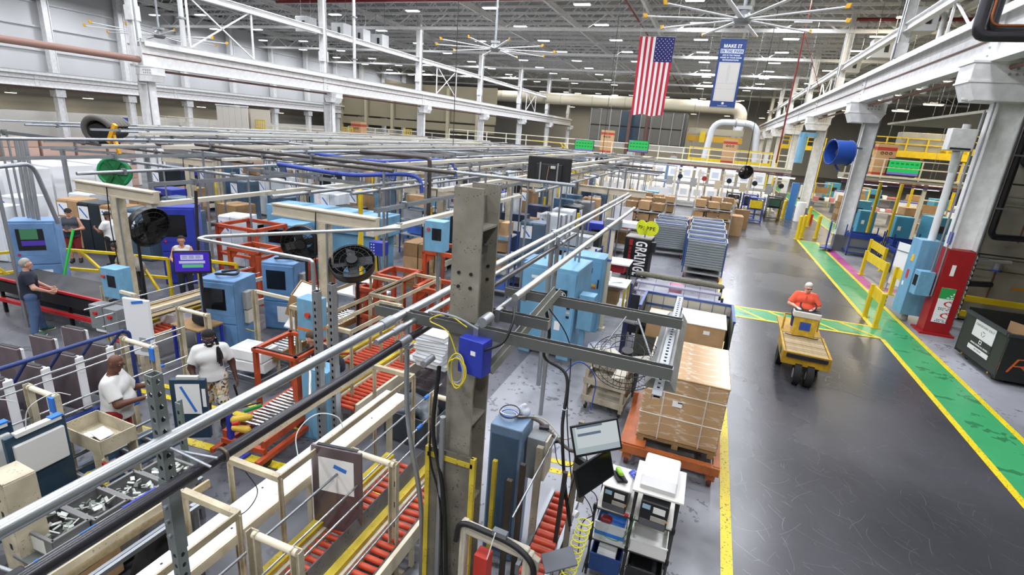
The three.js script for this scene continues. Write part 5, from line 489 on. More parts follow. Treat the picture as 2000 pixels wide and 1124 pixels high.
// ------------------------------------------------------------ canvas-sided carts beyond the wrapped box
{ const o = thing('canvas_cart', 'large cart with dark green canvas sides and blue top frame holding cream-topped boxes', 'cart', [0.0, 0, -12.65]), w = 2.1, d = 1.35, h = 1.42, cv = M('#4b4e3f', 0.75, 0, { map: gritTex }), fr = M('#2c4a80', 0.45); pieces(o, 'top_tube', fr, B(w, 0.06, 0.06, 0, h, -d / 2), B(0.06, 0.06, d, -w / 2, h, 0), B(0.06, 0.06, d, w / 2, h, 0)); part(o, 'rear_panel', M('#b5b1a2', 0.8), B(w, 0.95, 0.02, 0, h - 0.48, -d / 2)); for (let k = 0; k < 7; k++) part(o, 'grid_wire', fr, B(0.012, 0.9, 0.012, -0.9 + k * 0.3, h - 0.48, -d / 2 + 0.02)); pieces(o, 'grid_wire', fr, B(w, 0.05, 0.015, 0, h - 0.3, -d / 2 + 0.02), B(w, 0.012, 0.012, 0, h - 0.6, -d / 2 + 0.02)); pieces(o, 'side_canvas', cv, B(0.03, 1.15, d, -w / 2, 0.8, 0), B(0.03, 1.15, d, w / 2, 0.8, 0)); part(o, 'front_canvas', cv, B(w, 0.5, 0.03, 0, 0.45, d / 2)); part(o, 'deck', P.dark, B(w, 0.06, d, 0, 0.2, 0)); for (const x of [-0.9, 0.9]) for (const z of [-0.5, 0.5]) part(o, 'caster', P.rubber, CY([x - 0.03, 0.1, z], [x + 0.03, 0.1, z], 0.1, 12));
  const bx = (x, z, w2, h2, d2, l) => { const b = thing('carton', l, 'box', [x, 0.235, z]); part(b, 'carton_body', P.card, B(w2, h2, d2, 0, h2 / 2, 0)); part(b, 'cream_top_sheet', M('#e6d9c6', 0.8), B(w2 + 0.04, 0.02, d2 + 0.03, 0, h2 + 0.01, 0)); part(b, 'label', P.paper, B(0.14, 0.09, 0.004, 0.1, h2 - 0.15, d2 / 2 + 0.003)); }; bx(0.42, -12.6, 1.0, 0.95, 1.1, 'cream-topped carton in the right half of the canvas cart'); bx(-0.5, -12.6, 0.7, 0.8, 1.1, 'cream-topped carton in the left half of the canvas cart');
  const c = thing('roll_cart', 'long cart with rolled tarpaulin on its top edge behind the canvas cart', 'cart', [-0.35, 0, -14.2]), W = 2.3; pieces(c, 'corner_post', M('#2b3158', 0.5), ...[[-1, -1], [1, -1], [-1, 1], [1, 1]].map(([a, b2]) => BAR([a * W / 2, 0.1, b2 * 0.6], [a * W / 2, 1.5, b2 * 0.6], 0.06, 0.06))); part(c, 'tarpaulin_roll', M('#7d7a68', 0.8, 0, { map: gritTex }), boneMesh([[[-1.15, 1.52, -0.55], [-0.4, 1.5, -0.58], 0.08, 0.07], [[-0.4, 1.5, -0.58], [0.5, 1.53, -0.53], 0.07, 0.09], [[0.5, 1.53, -0.53], [1.15, 1.5, -0.56], 0.09, 0.07]], 0.03, 0.05)); pieces(c, 'shelf_bar', M('#9a96a8', 0.4), B(W, 0.05, 0.25, 0, 1.35, -0.3), B(W, 0.05, 0.25, 0, 1.22, 0.05), B(W, 0.05, 0.25, 0, 1.1, 0.4)); for (let k = 0; k < 6; k++) part(c, 'grid_wire', M('#3a3d5c', 0.5), BAR([-1 + k * 0.4, 1.42, -0.5], [-1 + k * 0.4, 1.15, 0.55], 0.012, 0.012)); part(c, 'dark_side', M('#26262c', 0.5), B(0.04, 1.3, 1.2, -W / 2, 0.75, 0), B(W, 1.1, 0.03, 0, 0.65, 0.6)); part(c, 'plastic_sheet', M('#b9bcc4', 0.2), B(0.25, 0.5, 0.01, -0.75, 0.95, 0.63)); for (const x of [-1, 1]) part(c, 'caster', P.rubber, CY([x - 0.03, 0.08, 0.5], [x + 0.03, 0.08, 0.5], 0.08, 10));
  const mt = thing('gear_motor', 'silver gear motor on a dark stand beside the canvas cart', 'motor', [-1.28, 0, -12.0]); part(mt, 'stand', M('#23264a', 0.5), B(0.12, 0.95, 0.12, -0.05, 0.47, 0), B(0.5, 0.05, 0.4, 0.05, 0.025, 0)); part(mt, 'motor_body', P.greyLight, CY([-0.12, 1.02, 0], [0.2, 1.02, 0.06], 0.09, 16)); part(mt, 'gear_head', P.chrome, CY([0.2, 1.02, 0.06], [0.3, 1.02, 0.08], 0.07, 16)); part(mt, 'bracket', P.dark, B(0.2, 0.12, 0.2, -0.02, 1.15, -0.05)); }
// ------------------------------------------------------------ light blue machines in the centre
{ const tkf = canvasTex(256, 200, (c, w, h) => { c.fillStyle = '#101214'; c.fillRect(0, 0, w, h); c.strokeStyle = '#e8e8e8'; c.lineWidth = 9; c.beginPath(); c.ellipse(w / 2, h / 2, 104, 72, 0, 0, 7); c.stroke(); c.fillStyle = '#f2f2f2'; c.textAlign = 'center'; c.font = 'bold 84px sans-serif'; c.fillText('TKF', w / 2, 116); c.fillRect(70, 132, 116, 6); c.fillRect(90, 144, 76, 5); });
  const o = thing('machine_cabinet', 'large light blue machine cabinet with black oval maker plate', 'machine', [-3.08, 0, -11.75], -0.04), w = 1.35, h = 2.25, d = 1.3; part(o, 'cabinet_body', P.sky, RB(w, h - 0.12, d, 0, h / 2 + 0.06, 0, 0.015)); part(o, 'left_door', M('#6fa4c4', 0.42), B(0.62, h - 0.3, 0.02, -0.34, h / 2 + 0.05, d / 2 + 0.008)); part(o, 'right_door', M('#6fa4c4', 0.42), B(0.66, h - 0.3, 0.02, 0.32, h / 2 + 0.05, d / 2 + 0.008)); part(o, 'foot', P.sky, B(0.3, 0.14, d, -0.5, 0.07, 0), B(0.3, 0.14, d, 0.5, 0.07, 0)); part(o, 'maker_plate', M('#ffffff', 0.4, 0, { map: tkf }), new THREE.BoxGeometry(0.34, 0.27, 0.012).translate(0.3, 1.62, d / 2 + 0.024)); part(o, 'paper_label', P.paper, B(0.18, 0.07, 0.006, -0.35, 1.95, d / 2 + 0.02)); for (let k = 0; k < 5; k++) part(o, 'pictogram_label', k % 2 ? M('#c9b0a0', 0.6) : P.dark, B(0.08, 0.06, 0.006, 0.53, 1.55 - k * 0.11, d / 2 + 0.022)); part(o, 'oval_sticker', M('#9ab63a', 0.5), B(0.16, 0.05, 0.006, 0.1, 0.98, d / 2 + 0.022)); part(o, 'notice', P.paper, B(0.2, 0.26, 0.006, -0.3, 0.9, d / 2 + 0.022), B(0.14, 0.22, 0.006, 0.3, 0.85, d / 2 + 0.022)); part(o, 'handle', P.dark, B(0.04, 0.12, 0.04, -0.1, 1.3, d / 2 + 0.03)); pieces(o, 'riser_conduit', P.galv, ...[-0.45, -0.38, -0.1, 0.0, 0.09, 0.3, 0.42].map(x => CY([x, h, -0.2 - (x % 0.2)], [x, h + 1.1, -0.2 - (x % 0.2)], 0.028, 8)));
  const sw = thing('switch_box', 'light blue switch box with orange knob on the corner of the big machine', 'switch box', [-2.18, 0.85, -11.3]); part(sw, 'box', P.sky, RB(0.36, 0.85, 0.34, 0, 0.42, 0, 0.012)); part(sw, 'knob', M('#d8642a', 0.5), CY([0.17, 0.6, 0.05], [0.23, 0.6, 0.05], 0.05, 12)); part(sw, 'support', P.sky, B(0.12, 0.85, 0.12, -0.05, -0.42, 0));
  const b = thing('machine_cabinet', 'second light blue machine cabinet behind the one with the oval maker plate', 'machine', [-2.75, 0, -13.7], 0); part(b, 'cabinet_body', P.sky, RB(1.0, 2.1, 0.8, 0, 1.05, 0, 0.015)); part(b, 'door', M('#6fa4c4', 0.42), B(0.9, 1.8, 0.02, 0, 1.1, 0.405)); part(b, 'black_plate', P.dark, B(0.22, 0.14, 0.006, 0.1, 1.75, 0.42), B(0.12, 0.14, 0.006, -0.2, 1.78, 0.42)); part(b, 'colour_sticker', M('#d8b43a', 0.5), B(0.12, 0.07, 0.006, 0.28, 1.35, 0.42)); part(b, 'colour_sticker', M('#c8502a', 0.5), B(0.12, 0.05, 0.006, 0.28, 1.27, 0.42)); part(b, 'handle', P.dark, B(0.03, 0.25, 0.04, 0.4, 1.4, 0.43), B(0.03, 0.15, 0.04, 0.35, 0.7, 0.43)); 
  const wp = thing('post', 'cream painted post with blue tape band right of the light blue machines', 'post', [-2.2, 0, -13.75]); part(wp, 'post', P.creamPlain, BAR([0, 0, 0], [0, 2.9, 0], 0.1, 0.1)); part(wp, 'tape_band', M('#4a5ec0', 0.6), B(0.11, 0.06, 0.11, 0, 2.0, 0)); part(wp, 'junction', P.galv, RB(0.42, 0.26, 0.26, -0.02, 3.0, 0, 0.01)); part(wp, 'foot', P.creamPlain, B(0.22, 0.03, 0.22, 0, 0.015, 0));
  const tb = thing('workbench', 'white-topped bench with shelves beside the black vending machine', 'bench', [-2.75, 0, -18.0]); part(tb, 'top', P.whiteClean, B(1.3, 0.05, 1.0, 0, 1.02, 0)); pieces(tb, 'leg', M('#2a2a2c', 0.5), ...[[-0.6, -0.45], [0.6, -0.45], [-0.6, 0.45], [0.6, 0.45]].map(([x, z]) => BAR([x, 0, z], [x, 1, z], 0.05, 0.05))); part(tb, 'lower_shelf', M('#c8a85a', 0.6), B(1.2, 0.03, 0.9, 0, 0.3, 0)); part(tb, 'red_drawer', M('#b0202c', 0.5), B(0.5, 0.3, 0.4, 0.2, 0.8, 0)); 
  const tb2 = thing('workbench', 'white bench with paper roll and carton below, in front of the vending machine', 'bench', [-2.35, 0, -15.6]); part(tb2, 'top', P.whiteClean, B(1.1, 0.04, 1.0, 0, 0.9, 0)); part(tb2, 'lower_shelf', P.whiteClean, B(1.0, 0.03, 0.9, 0, 0.25, 0)); pieces(tb2, 'leg', P.yellowWorn, ...[[-0.5, -0.45], [0.5, -0.45], [-0.5, 0.45], [0.5, 0.45]].map(([x, z]) => BAR([x, 0, z], [x, 0.9, z], 0.06, 0.06))); solo('carton', 'brown carton under the white bench with the paper roll', 'box', P.cardDark, B(0.5, 0.42, 0.45, -2.3, 0.475, -15.5)); const pr = thing('paper_roll', 'white paper roll with loose sheet on the white bench', 'paper roll', [-2.5, 0.92, -15.7]); part(pr, 'roll', P.paper, CY([0, 0, 0], [0, 0.26, 0], 0.11, 18)); part(pr, 'loose_sheet', P.paper, B(0.4, 0.01, 0.3, 0.3, 0.04, 0.1, 0.1, 0.4, 0.1)); }
// ------------------------------------------------------------ vending machine with PPE discs
{ const t = canvasTex(300, 900, (c, w, h) => { c.fillStyle = '#131417'; c.fillRect(0, 0, w, h); c.save(); c.translate(w * 0.44, 40); c.rotate(PI / 2); c.fillStyle = '#f2f2f2'; c.font = 'bold 190px sans-serif'; c.fillText('GRAINGER', 0, -0, 1000); c.restore(); c.fillStyle = '#c8232a'; for (let k = 0; k < 6; k++) c.fillRect(w * 0.16, 30 + k * 24, 44, 14); c.save(); c.translate(w * 0.17, 200); c.rotate(PI / 2); c.font = 'bold 44px sans-serif'; c.fillText('FOR THE ONES WHO GET IT DONE', 0, 0, 640); c.restore(); });
  const o = thing('vending_machine', 'black supply vending machine with white letters running down its front', 'vending machine', [-2.2, 0, -20.55], -0.05), w = 1.0, h = 1.55, d = 0.85; part(o, 'cabinet', P.black, RB(w, h, d, 0, h / 2, 0, 0.02)); part(o, 'front_print', M('#ffffff', 0.35, 0, { map: t }), new THREE.BoxGeometry(w * 0.96, h * 0.97, 0.02).translate(0, h / 2, d / 2 + 0.006)); part(o, 'top_plate', M('#8d8a82', 0.6), B(w, 0.03, d, 0, h + 0.01, 0)); part(o, 'side_box', P.black, B(0.16, 0.4, 0.3, w / 2 + 0.08, h - 0.3, 0.2));
  const disc = canvasTex(200, 200, (c, w2, h2) => { c.fillStyle = '#d6df1e'; c.fillRect(0, 0, w2, h2); c.fillStyle = '#1c1c14'; c.textAlign = 'center'; c.font = 'bold 70px sans-serif'; c.fillText('PPE', w2 / 2, h2 / 2 + 25); }); const s = thing('sign', 'yellow disc sign lettered PPE on top of the vending machine', 'sign', [-2.0, 1.58, -20.4]); for (const [x, a, z] of [[-0.2, -0.75, -0.05], [0.16, 0.15, 0]]) part(s, 'disc', M('#ffffff', 0.5, 0, { map: disc }), place(new THREE.CylinderGeometry(0.3, 0.3, 0.015, 28).rotateY(PI / 2), x, 0.36, z, PI / 2, a, 0)); part(s, 'stem', P.dark, CY([-0.02, 0, 0], [-0.02, 0.12, 0], 0.02, 6)); }
// ------------------------------------------------------------ row of wire carts with grey liners along the aisle
{ const o = thing('linen_cart', 'wheeled blue wire cart with grey corrugated liner, nearest in the row along the aisle', 'cart', [0.3, 0, -21.9]), w = 1.5, d = 1.0, h = 1.6, liner = M('#8e9598', 0.35, 0.3, { map: softTex }), bl = M('#3b568e', 0.45); for (let k = 0; k < 11; k++) part(o, 'liner_rib', liner, RB(w - 0.06, 0.095, 0.05, 0, 0.5 + k * 0.1, d / 2, 0.03)); pieces(o, 'liner_side', liner, B(0.03, 1.1, d, -w / 2 + 0.05, 1.0, 0), B(0.03, 1.1, d, w / 2 - 0.05, 1.0, 0), B(w - 0.1, 1.1, 0.03, 0, 1.0, -d / 2)); for (const x of [-1, 1]) for (const z of [-1, 1]) { part(o, 'post', bl, CY([x * w / 2, 0.2, z * d / 2], [x * w / 2, h, z * d / 2], 0.025, 8)); part(o, 'caster', M('#7a1f22', 0.5), CY([x * w / 2 * 0.9 - 0.025, 0.09, z * d / 2], [x * w / 2 * 0.9 + 0.025, 0.09, z * d / 2], 0.09, 12)); } pieces(o, 'top_rail', P.greyLight, CY([-w / 2, h, d / 2], [w / 2, h, d / 2], 0.025, 8), CY([-w / 2, h, -d / 2], [w / 2, h, -d / 2], 0.025, 8), CY([-w / 2, h, -d / 2], [-w / 2, h, d / 2], 0.025, 8), CY([w / 2, h, -d / 2], [w / 2, h, d / 2], 0.025, 8)); part(o, 'base_frame', P.greyLight, B(w, 0.06, d, 0, 0.24, 0)); part(o, 'inner_shelf', M('#a7b3c4', 0.5), B(w - 0.12, 0.02, d - 0.1, 0, 1.4, 0)); for (let k = 0; k < 3; k++) part(o, 'top_slat', bl, B(w, 0.03, 0.06, 0, h - 0.05, -0.35 + k * 0.33));
  [['second', -23.1, 0.22], ['third', -24.3, 0.3], ['fourth', -25.5, 0.25], ['fifth', -26.7, 0.28], ['farthest', -27.9, 0.2]].forEach(([n, z, x]) => dup(o, [x, 0, z], 0, `wheeled blue wire cart with grey liner, ${n} in the row along the aisle`)); dup(o, [-1.4, 0, -25.2], 0.1, 'wheeled blue wire cart standing beside the aisle row of carts'); dup(o, [-1.42, 0, -27.2], 0, 'wheeled blue wire cart standing deeper beside the aisle row of carts');
  const pb = thing('pink_bucket', 'pink round bucket on the floor in front of the cart row', 'bucket', [-0.5, 0, -18.6]); part(pb, 'pail', M('#c98a98', 0.5), LA([[0, 0], [0.2, 0], [0.26, 0.34], [0.24, 0.34], [0, 0.03]], 20)); part(pb, 'rim', M('#d69aa6', 0.5), place(new THREE.TorusGeometry(0.26, 0.014, 6, 20), 0, 0.34, 0, PI / 2)); }
// ------------------------------------------------------------ shared builders for the assembly lines
function rollerBed(name, label, x, z0, z1, y, w, o2 = {}) {    // rollers across x, running along z
  const o = thing(name, label, 'conveyor', [0, 0, 0]), step = o2.step || 0.115, r = o2.r || 0.036, geo = CY([-w / 2, 0, 0], [w / 2, 0, 0], r, 10), mat = o2.mat || P.roller; let n = 0;
  for (let z = z0; z > z1; z -= step, n++) { const m = new THREE.Mesh(geo, mat); m.name = 'roller'; m.position.set(x, y, z); m.castShadow = m.receiveShadow = true; o.add(m); }
  const side = (s, m, h) => part(o, 'side_rail', m, B(0.05, h, z0 - z1, x + s * (w / 2 + 0.035), y - 0.02, (z0 + z1) / 2)); side(-1, o2.left || P.creamPlain, o2.hl || 0.14); side(1, o2.right || P.creamPlain, o2.hr || 0.14);
  if (o2.yellow) part(o, 'guard_rail', P.yellowWorn, B(0.13, 0.05, z0 - z1, x + o2.yellow * (w / 2 + 0.11), y + 0.1, (z0 + z1) / 2), B(0.03, 0.16, z0 - z1, x + o2.yellow * (w / 2 + 0.16), y + 0.03, (z0 + z1) / 2)); if (o2.chain) part(o, 'chain', M('#4a4642', 0.4, 0.5), B(0.03, 0.03, z0 - z1, x + o2.chain * (w / 2 + 0.0), y + 0.06, (z0 + z1) / 2));
  for (let z = z0 - 0.15; z > z1; z -= 1.3) for (const s of [-1, 1]) part(o, 'support_leg', o2.leg || P.creamPlain, BAR([x + s * (w / 2), 0, z], [x + s * (w / 2), y - 0.05, z], 0.05, 0.05)); return o;
}
const rodMat = P.pipe;
function creamPortal(label, x0, x1, z, h, round) {       // two punched posts joined by a tube
  const o = thing('portal_frame', label, 'frame', [0, 0, z]); const post = x => { part(o, 'post', P.cream, B(0.1, h, 0.012, x, h / 2, 0), B(0.012, h, 0.06, x - 0.045, h / 2, 0.03), B(0.012, h, 0.06, x + 0.045, h / 2, 0.03)); for (let k = 0; k < 4; k++) part(o, 'slot', P.dark, B(0.014, 0.07, 0.004, x, h - 0.3 - k * 0.28, 0.008)); }; post(x0); post(x1); part(o, 'cross_tube', P.creamPlain, round ? CY([x0, h - 0.04, 0.02], [x1, h - 0.04, 0.02], 0.035, 12) : BAR([x0, h - 0.03, 0], [x1, h - 0.03, 0], 0.05, 0.06)); part(o, 'foot', P.creamDark, B(0.18, 0.02, 0.18, x0, 0.01, 0), B(0.18, 0.02, 0.18, x1, 0.01, 0)); return o;
}
function rods(label, x, ys, z0, z1, r = 0.012, mat = rodMat) { const o = thing('guide_rod', label, 'rod', [0, 0, 0]); for (const [dx, y] of ys) part(o, 'rod', mat, CY([x + dx, y, z0], [x + dx, y, z1], r, 8)); part(o, 'end_clip', P.blueTape, CY([x + ys[0][0], ys[0][1], z1 + 0.4], [x + ys[0][0], ys[0][1], z1 + 0.52], r * 2, 8)); return o; }
function fridgeDoor(name, label, p, turn, w, h, t, face, opt = {}) {   // steel skin, white liner edge, dark gasket top
  const o = thing(name, label, 'door panel', p, turn, opt.group); part(o, 'steel_skin', face, RB(w, h, t * 0.45, 0, h / 2, -t * 0.27, 0.012)); part(o, 'liner', M('#dcdee0', 0.45), RB(w * 0.9, h * 0.96, t * 0.5, 0, h / 2, t * 0.2, 0.02)); part(o, 'top_cap', P.dark, B(w * 0.8, 0.012, t * 0.5, 0, h + 0.003, 0)); const es = opt.flip ? -1 : 1; part(o, 'white_edge', P.whiteClean, RB(0.05, h * 0.95, t, es * w / 2, h / 2, 0.01, 0.02)); if (opt.sheet) part(o, 'protective_sheet', P.paper, B(w * 0.7, h * 0.4, 0.004, 0, h * 0.68, -t / 2 - 0.003)), part(o, 'tape', P.blueTape, B(0.16, 0.05, 0.004, -0.05, h * 0.78, -t / 2 - 0.006, 0, 0, 0.3)); if (opt.label !== false) part(o, 'label', P.paper, B(0.004, 0.1, 0.06, es * (w / 2 + 0.028), h * 0.75, 0)); return o;
}
const steelDoor = M('#6e6163', 0.28, 0.25, { map: softTex }), slateDoor = M('#31495c', 0.4, 0.2, { map: softTex });
// ------------------------------------------------------------ near roller lines left of the grey column
rollerBed('roller_conveyor', 'orange roller conveyor with bright yellow rail left of the grey column', -2.76, -2.9, -5.55, 0.5, 0.3, { left: P.creamPlain, yellow: -1, chain: 1, hr: 0.2 });
rollerBed('roller_conveyor', 'orange roller conveyor under the standing door panel', -3.34, -2.5, -5.4, 0.5, 0.34, { right: M('#5d6060', 0.35, 0.5), yellow: -1 });
solo('guide_plate', 'long slanted steel guide plate beside the door panel conveyor', 'guide plate', M('#85888a', 0.3, 0.5, { map: wearTex }), B(0.02, 0.36, 3.0, -3.06, 0.62, -3.95, 0, 0, 0.35));
creamPortal('cream punched portal frame closest to the camera over the roller conveyor', -3.28, -2.78, -2.76, 1.6, true); creamPortal('cream punched portal frame with the door panel behind it, left of the grey column', -3.25, -2.72, -4.15, 1.6, true); creamPortal('cream punched portal frame farthest along the near roller conveyor', -3.1, -2.62, -5.7, 1.6, true);
rods('pair of thin guide rods between the near cream portals', -3.0, [[-0.12, 1.24], [0.0, 1.16]], -2.2, -5.8); rods('single dark-tipped guide rod over the white beam side', -3.36, [[0, 1.34]], -2.4, -6.4, 0.014, P.steel); rods('guide rod beside the yellow rail conveyor', -2.66, [[0, 0.9]], -2.6, -5.9);
fridgeDoor('door_panel', 'tall taupe door panel with white sheet standing on the near conveyor', [-3.38, 0.54, -4.0], 0.16 + PI, 0.62, 1.12, 0.08, steelDoor, { sheet: true, label: false });
// ------------------------------------------------------------ long white beam with cream angle frames
{ const o = thing('beam_cover', 'long white flat beam with small holes running through the foreground', 'beam', [-3.98, 1.15, -3.8]); part(o, 'white_board', M('#f1f2f3', 0.4), RB(0.38, 0.04, 4.6, 0, 0, 0, 0.01)); part(o, 'edge_angle', P.creamPlain, B(0.03, 0.05, 4.6, 0.205, 0.0, 0), B(0.012, 0.09, 4.6, 0.215, -0.04, 0)); for (let k = 0; k < 8; k++) part(o, 'screw_hole', P.dark, CY([-0.1 + (k % 2) * 0.2, 0.018, -2.1 + k * 0.58], [-0.1 + (k % 2) * 0.2, 0.0225, -2.1 + k * 0.58], 0.012, 8)); pieces(o, 'leg', P.creamPlain, ...[-2.1, -0.4, 1.2, 2.2].map(z => BAR([0, -1.15, z], [0, -0.02, z], 0.07, 0.07)));
  const fr = (label, x0, x1, z0, z1, h) => { const f = thing('guide_stand', label, 'frame', [0, 0, 0]); const c = M('#cdbf9f', 0.55, 0, { map: wearTex }); for (const [x, z] of [[x0, z0], [x1, z0], [x0, z1], [x1, z1]]) part(f, 'post', c, B(0.065, h, 0.012, x, h / 2, z), B(0.012, h, 0.065, x, h / 2, z)); pieces(f, 'top_rail', c, BAR([x0, h, z0], [x1, h, z0], 0.065, 0.065), BAR([x0, h, z1], [x1, h, z1], 0.065, 0.065), BAR([x0, h, z0], [x0, h, z1], 0.02, 0.075), BAR([x1, h, z0], [x1, h, z1], 0.02, 0.075)); return f; };
  fr('cream angle-iron frame straddling the white beam in the middle foreground', -4.32, -3.62, -3.4, -6.0, 1.58); fr('cream angle-iron frame at the bottom edge, nearest around the white beam', -4.28, -3.57, -2.84, -0.9, 1.58); fr('cream angle-iron frame above the second roller line', -5.74, -5.25, -6.64, -8.2, 1.72); fr('cream angle-iron frame behind it over the second roller line', -6.15, -5.5, -8.4, -10.2, 1.75); fr('cream angle-iron frame beside the small light blue cabinet', -7.0, -6.15, -7.1, -9.6, 1.7);
  solo('guide_rod', 'white pipe handrail with bent end in front of the orange roller cart', 'rod', P.pipe, TB([[-4.35, 1.68, -3.3], [-4.35, 1.68, -4.65], [-4.6, 1.85, -4.95], [-4.85, 1.9, -5.2]], 0.02, 0.08, 8)); solo('wire_loop', 'thin white wire arching over the white beam', 'wire', M('#c9d4d0', 0.4), WIRE([[-4.05, 1.18, -4.1], [-4.2, 1.45, -4.25], [-4.12, 1.6, -4.5], [-3.95, 1.5, -4.7], [-3.9, 1.25, -4.75]], 0.007, 30)); solo('wire_loop', 'thin black wire curling over the near end of the white beam', 'wire', P.black, WIRE([[-4.0, 1.18, -3.05], [-3.9, 1.22, -3.2], [-3.95, 1.3, -3.4], [-4.1, 1.5, -3.4]], 0.006, 20)); }
// ------------------------------------------------------------ frame with hose at the lower edge
{ const o = thing('gate_frame', 'cream gate frame with black hose on its top bar at the lower edge', 'frame', [-1.28, 0, -3.65], -0.06), c = M('#cfc6b2', 0.5, 0, { map: wearTex }); part(o, 'post', c, RB(0.07, 1.62, 0.09, -0.34, 0.81, 0, 0.02)); part(o, 'post', c, RB(0.09, 1.55, 0.1, 0.33, 0.78, 0, 0.02)); part(o, 'top_bar', c, RB(0.66, 0.12, 0.08, 0, 1.54, 0, 0.02, 0, 0, -0.03)); part(o, 'bracket', c, EX([[0, 0], [0.09, 0.02], [0.1, 0.16], [0, 0.2]], 0.06, 0.008).translate(0.33, 1.35, 0.0)); part(o, 'hose', P.black, WIRE([[-0.4, 1.4, 0.06], [-0.36, 1.6, 0.05], [-0.1, 1.63, 0.05], [0.25, 1.6, 0.06], [0.4, 1.5, 0.08], [0.42, 1.2, 0.1], [0.4, 0.8, 0.1]], 0.028, 40, 8)); part(o, 'reader', M('#6a6c70', 0.4), B(0.14, 0.05, 0.06, 0.05, 1.68, 0.05)); part(o, 'zip_tie', P.paper, CY([0.02, 1.7, 0.09], [-0.04, 1.38, 0.1], 0.006, 5)); part(o, 'air_valve', P.galv, CY([0.42, 1.3, 0.05], [0.5, 1.3, 0.05], 0.04, 10)); part(o, 'linkage', P.chrome, CY([0.46, 1.38, 0.06], [0.5, 0.9, 0.1], 0.012, 8)); part(o, 'red_box', M('#b8301f', 0.5), B(0.14, 0.6, 0.14, -0.18, 0.9, -0.12));
  rollerBed('roller_conveyor', 'short orange roller bed between the slate cabinet and the monitor pole', -1.09, -4.35, -5.75, 0.55, 0.27, { r: 0.044, step: 0.125, left: P.steel, right: P.steel });
  solo('post', 'cream post beside the grey control box', 'post', M('#a9a08a', 0.55, 0, { map: wearTex }), BAR([-1.28, 0, -4.9], [-1.28, 1.78, -4.9], 0.075, 0.06)); for (const [x, z, h] of [[-1.5, -4.55, 1.5], [-1.42, -4.75, 1.6]]) solo('post', x < -1.45 ? 'rusty dark angle post behind the gate frame' : 'second rusty angle post behind the gate frame', 'post', M('#4a3f34', 0.7, 0, { map: wearTex }), BAR([x, 0, z], [x, h, z], 0.06, 0.05)); solo('guide_rod', 'slanted silver rod leaning from gate frame to post', 'rod', rodMat, CY([-1.35, 1.25, -4.3], [-1.15, 1.85, -5.1], 0.012, 8)); }
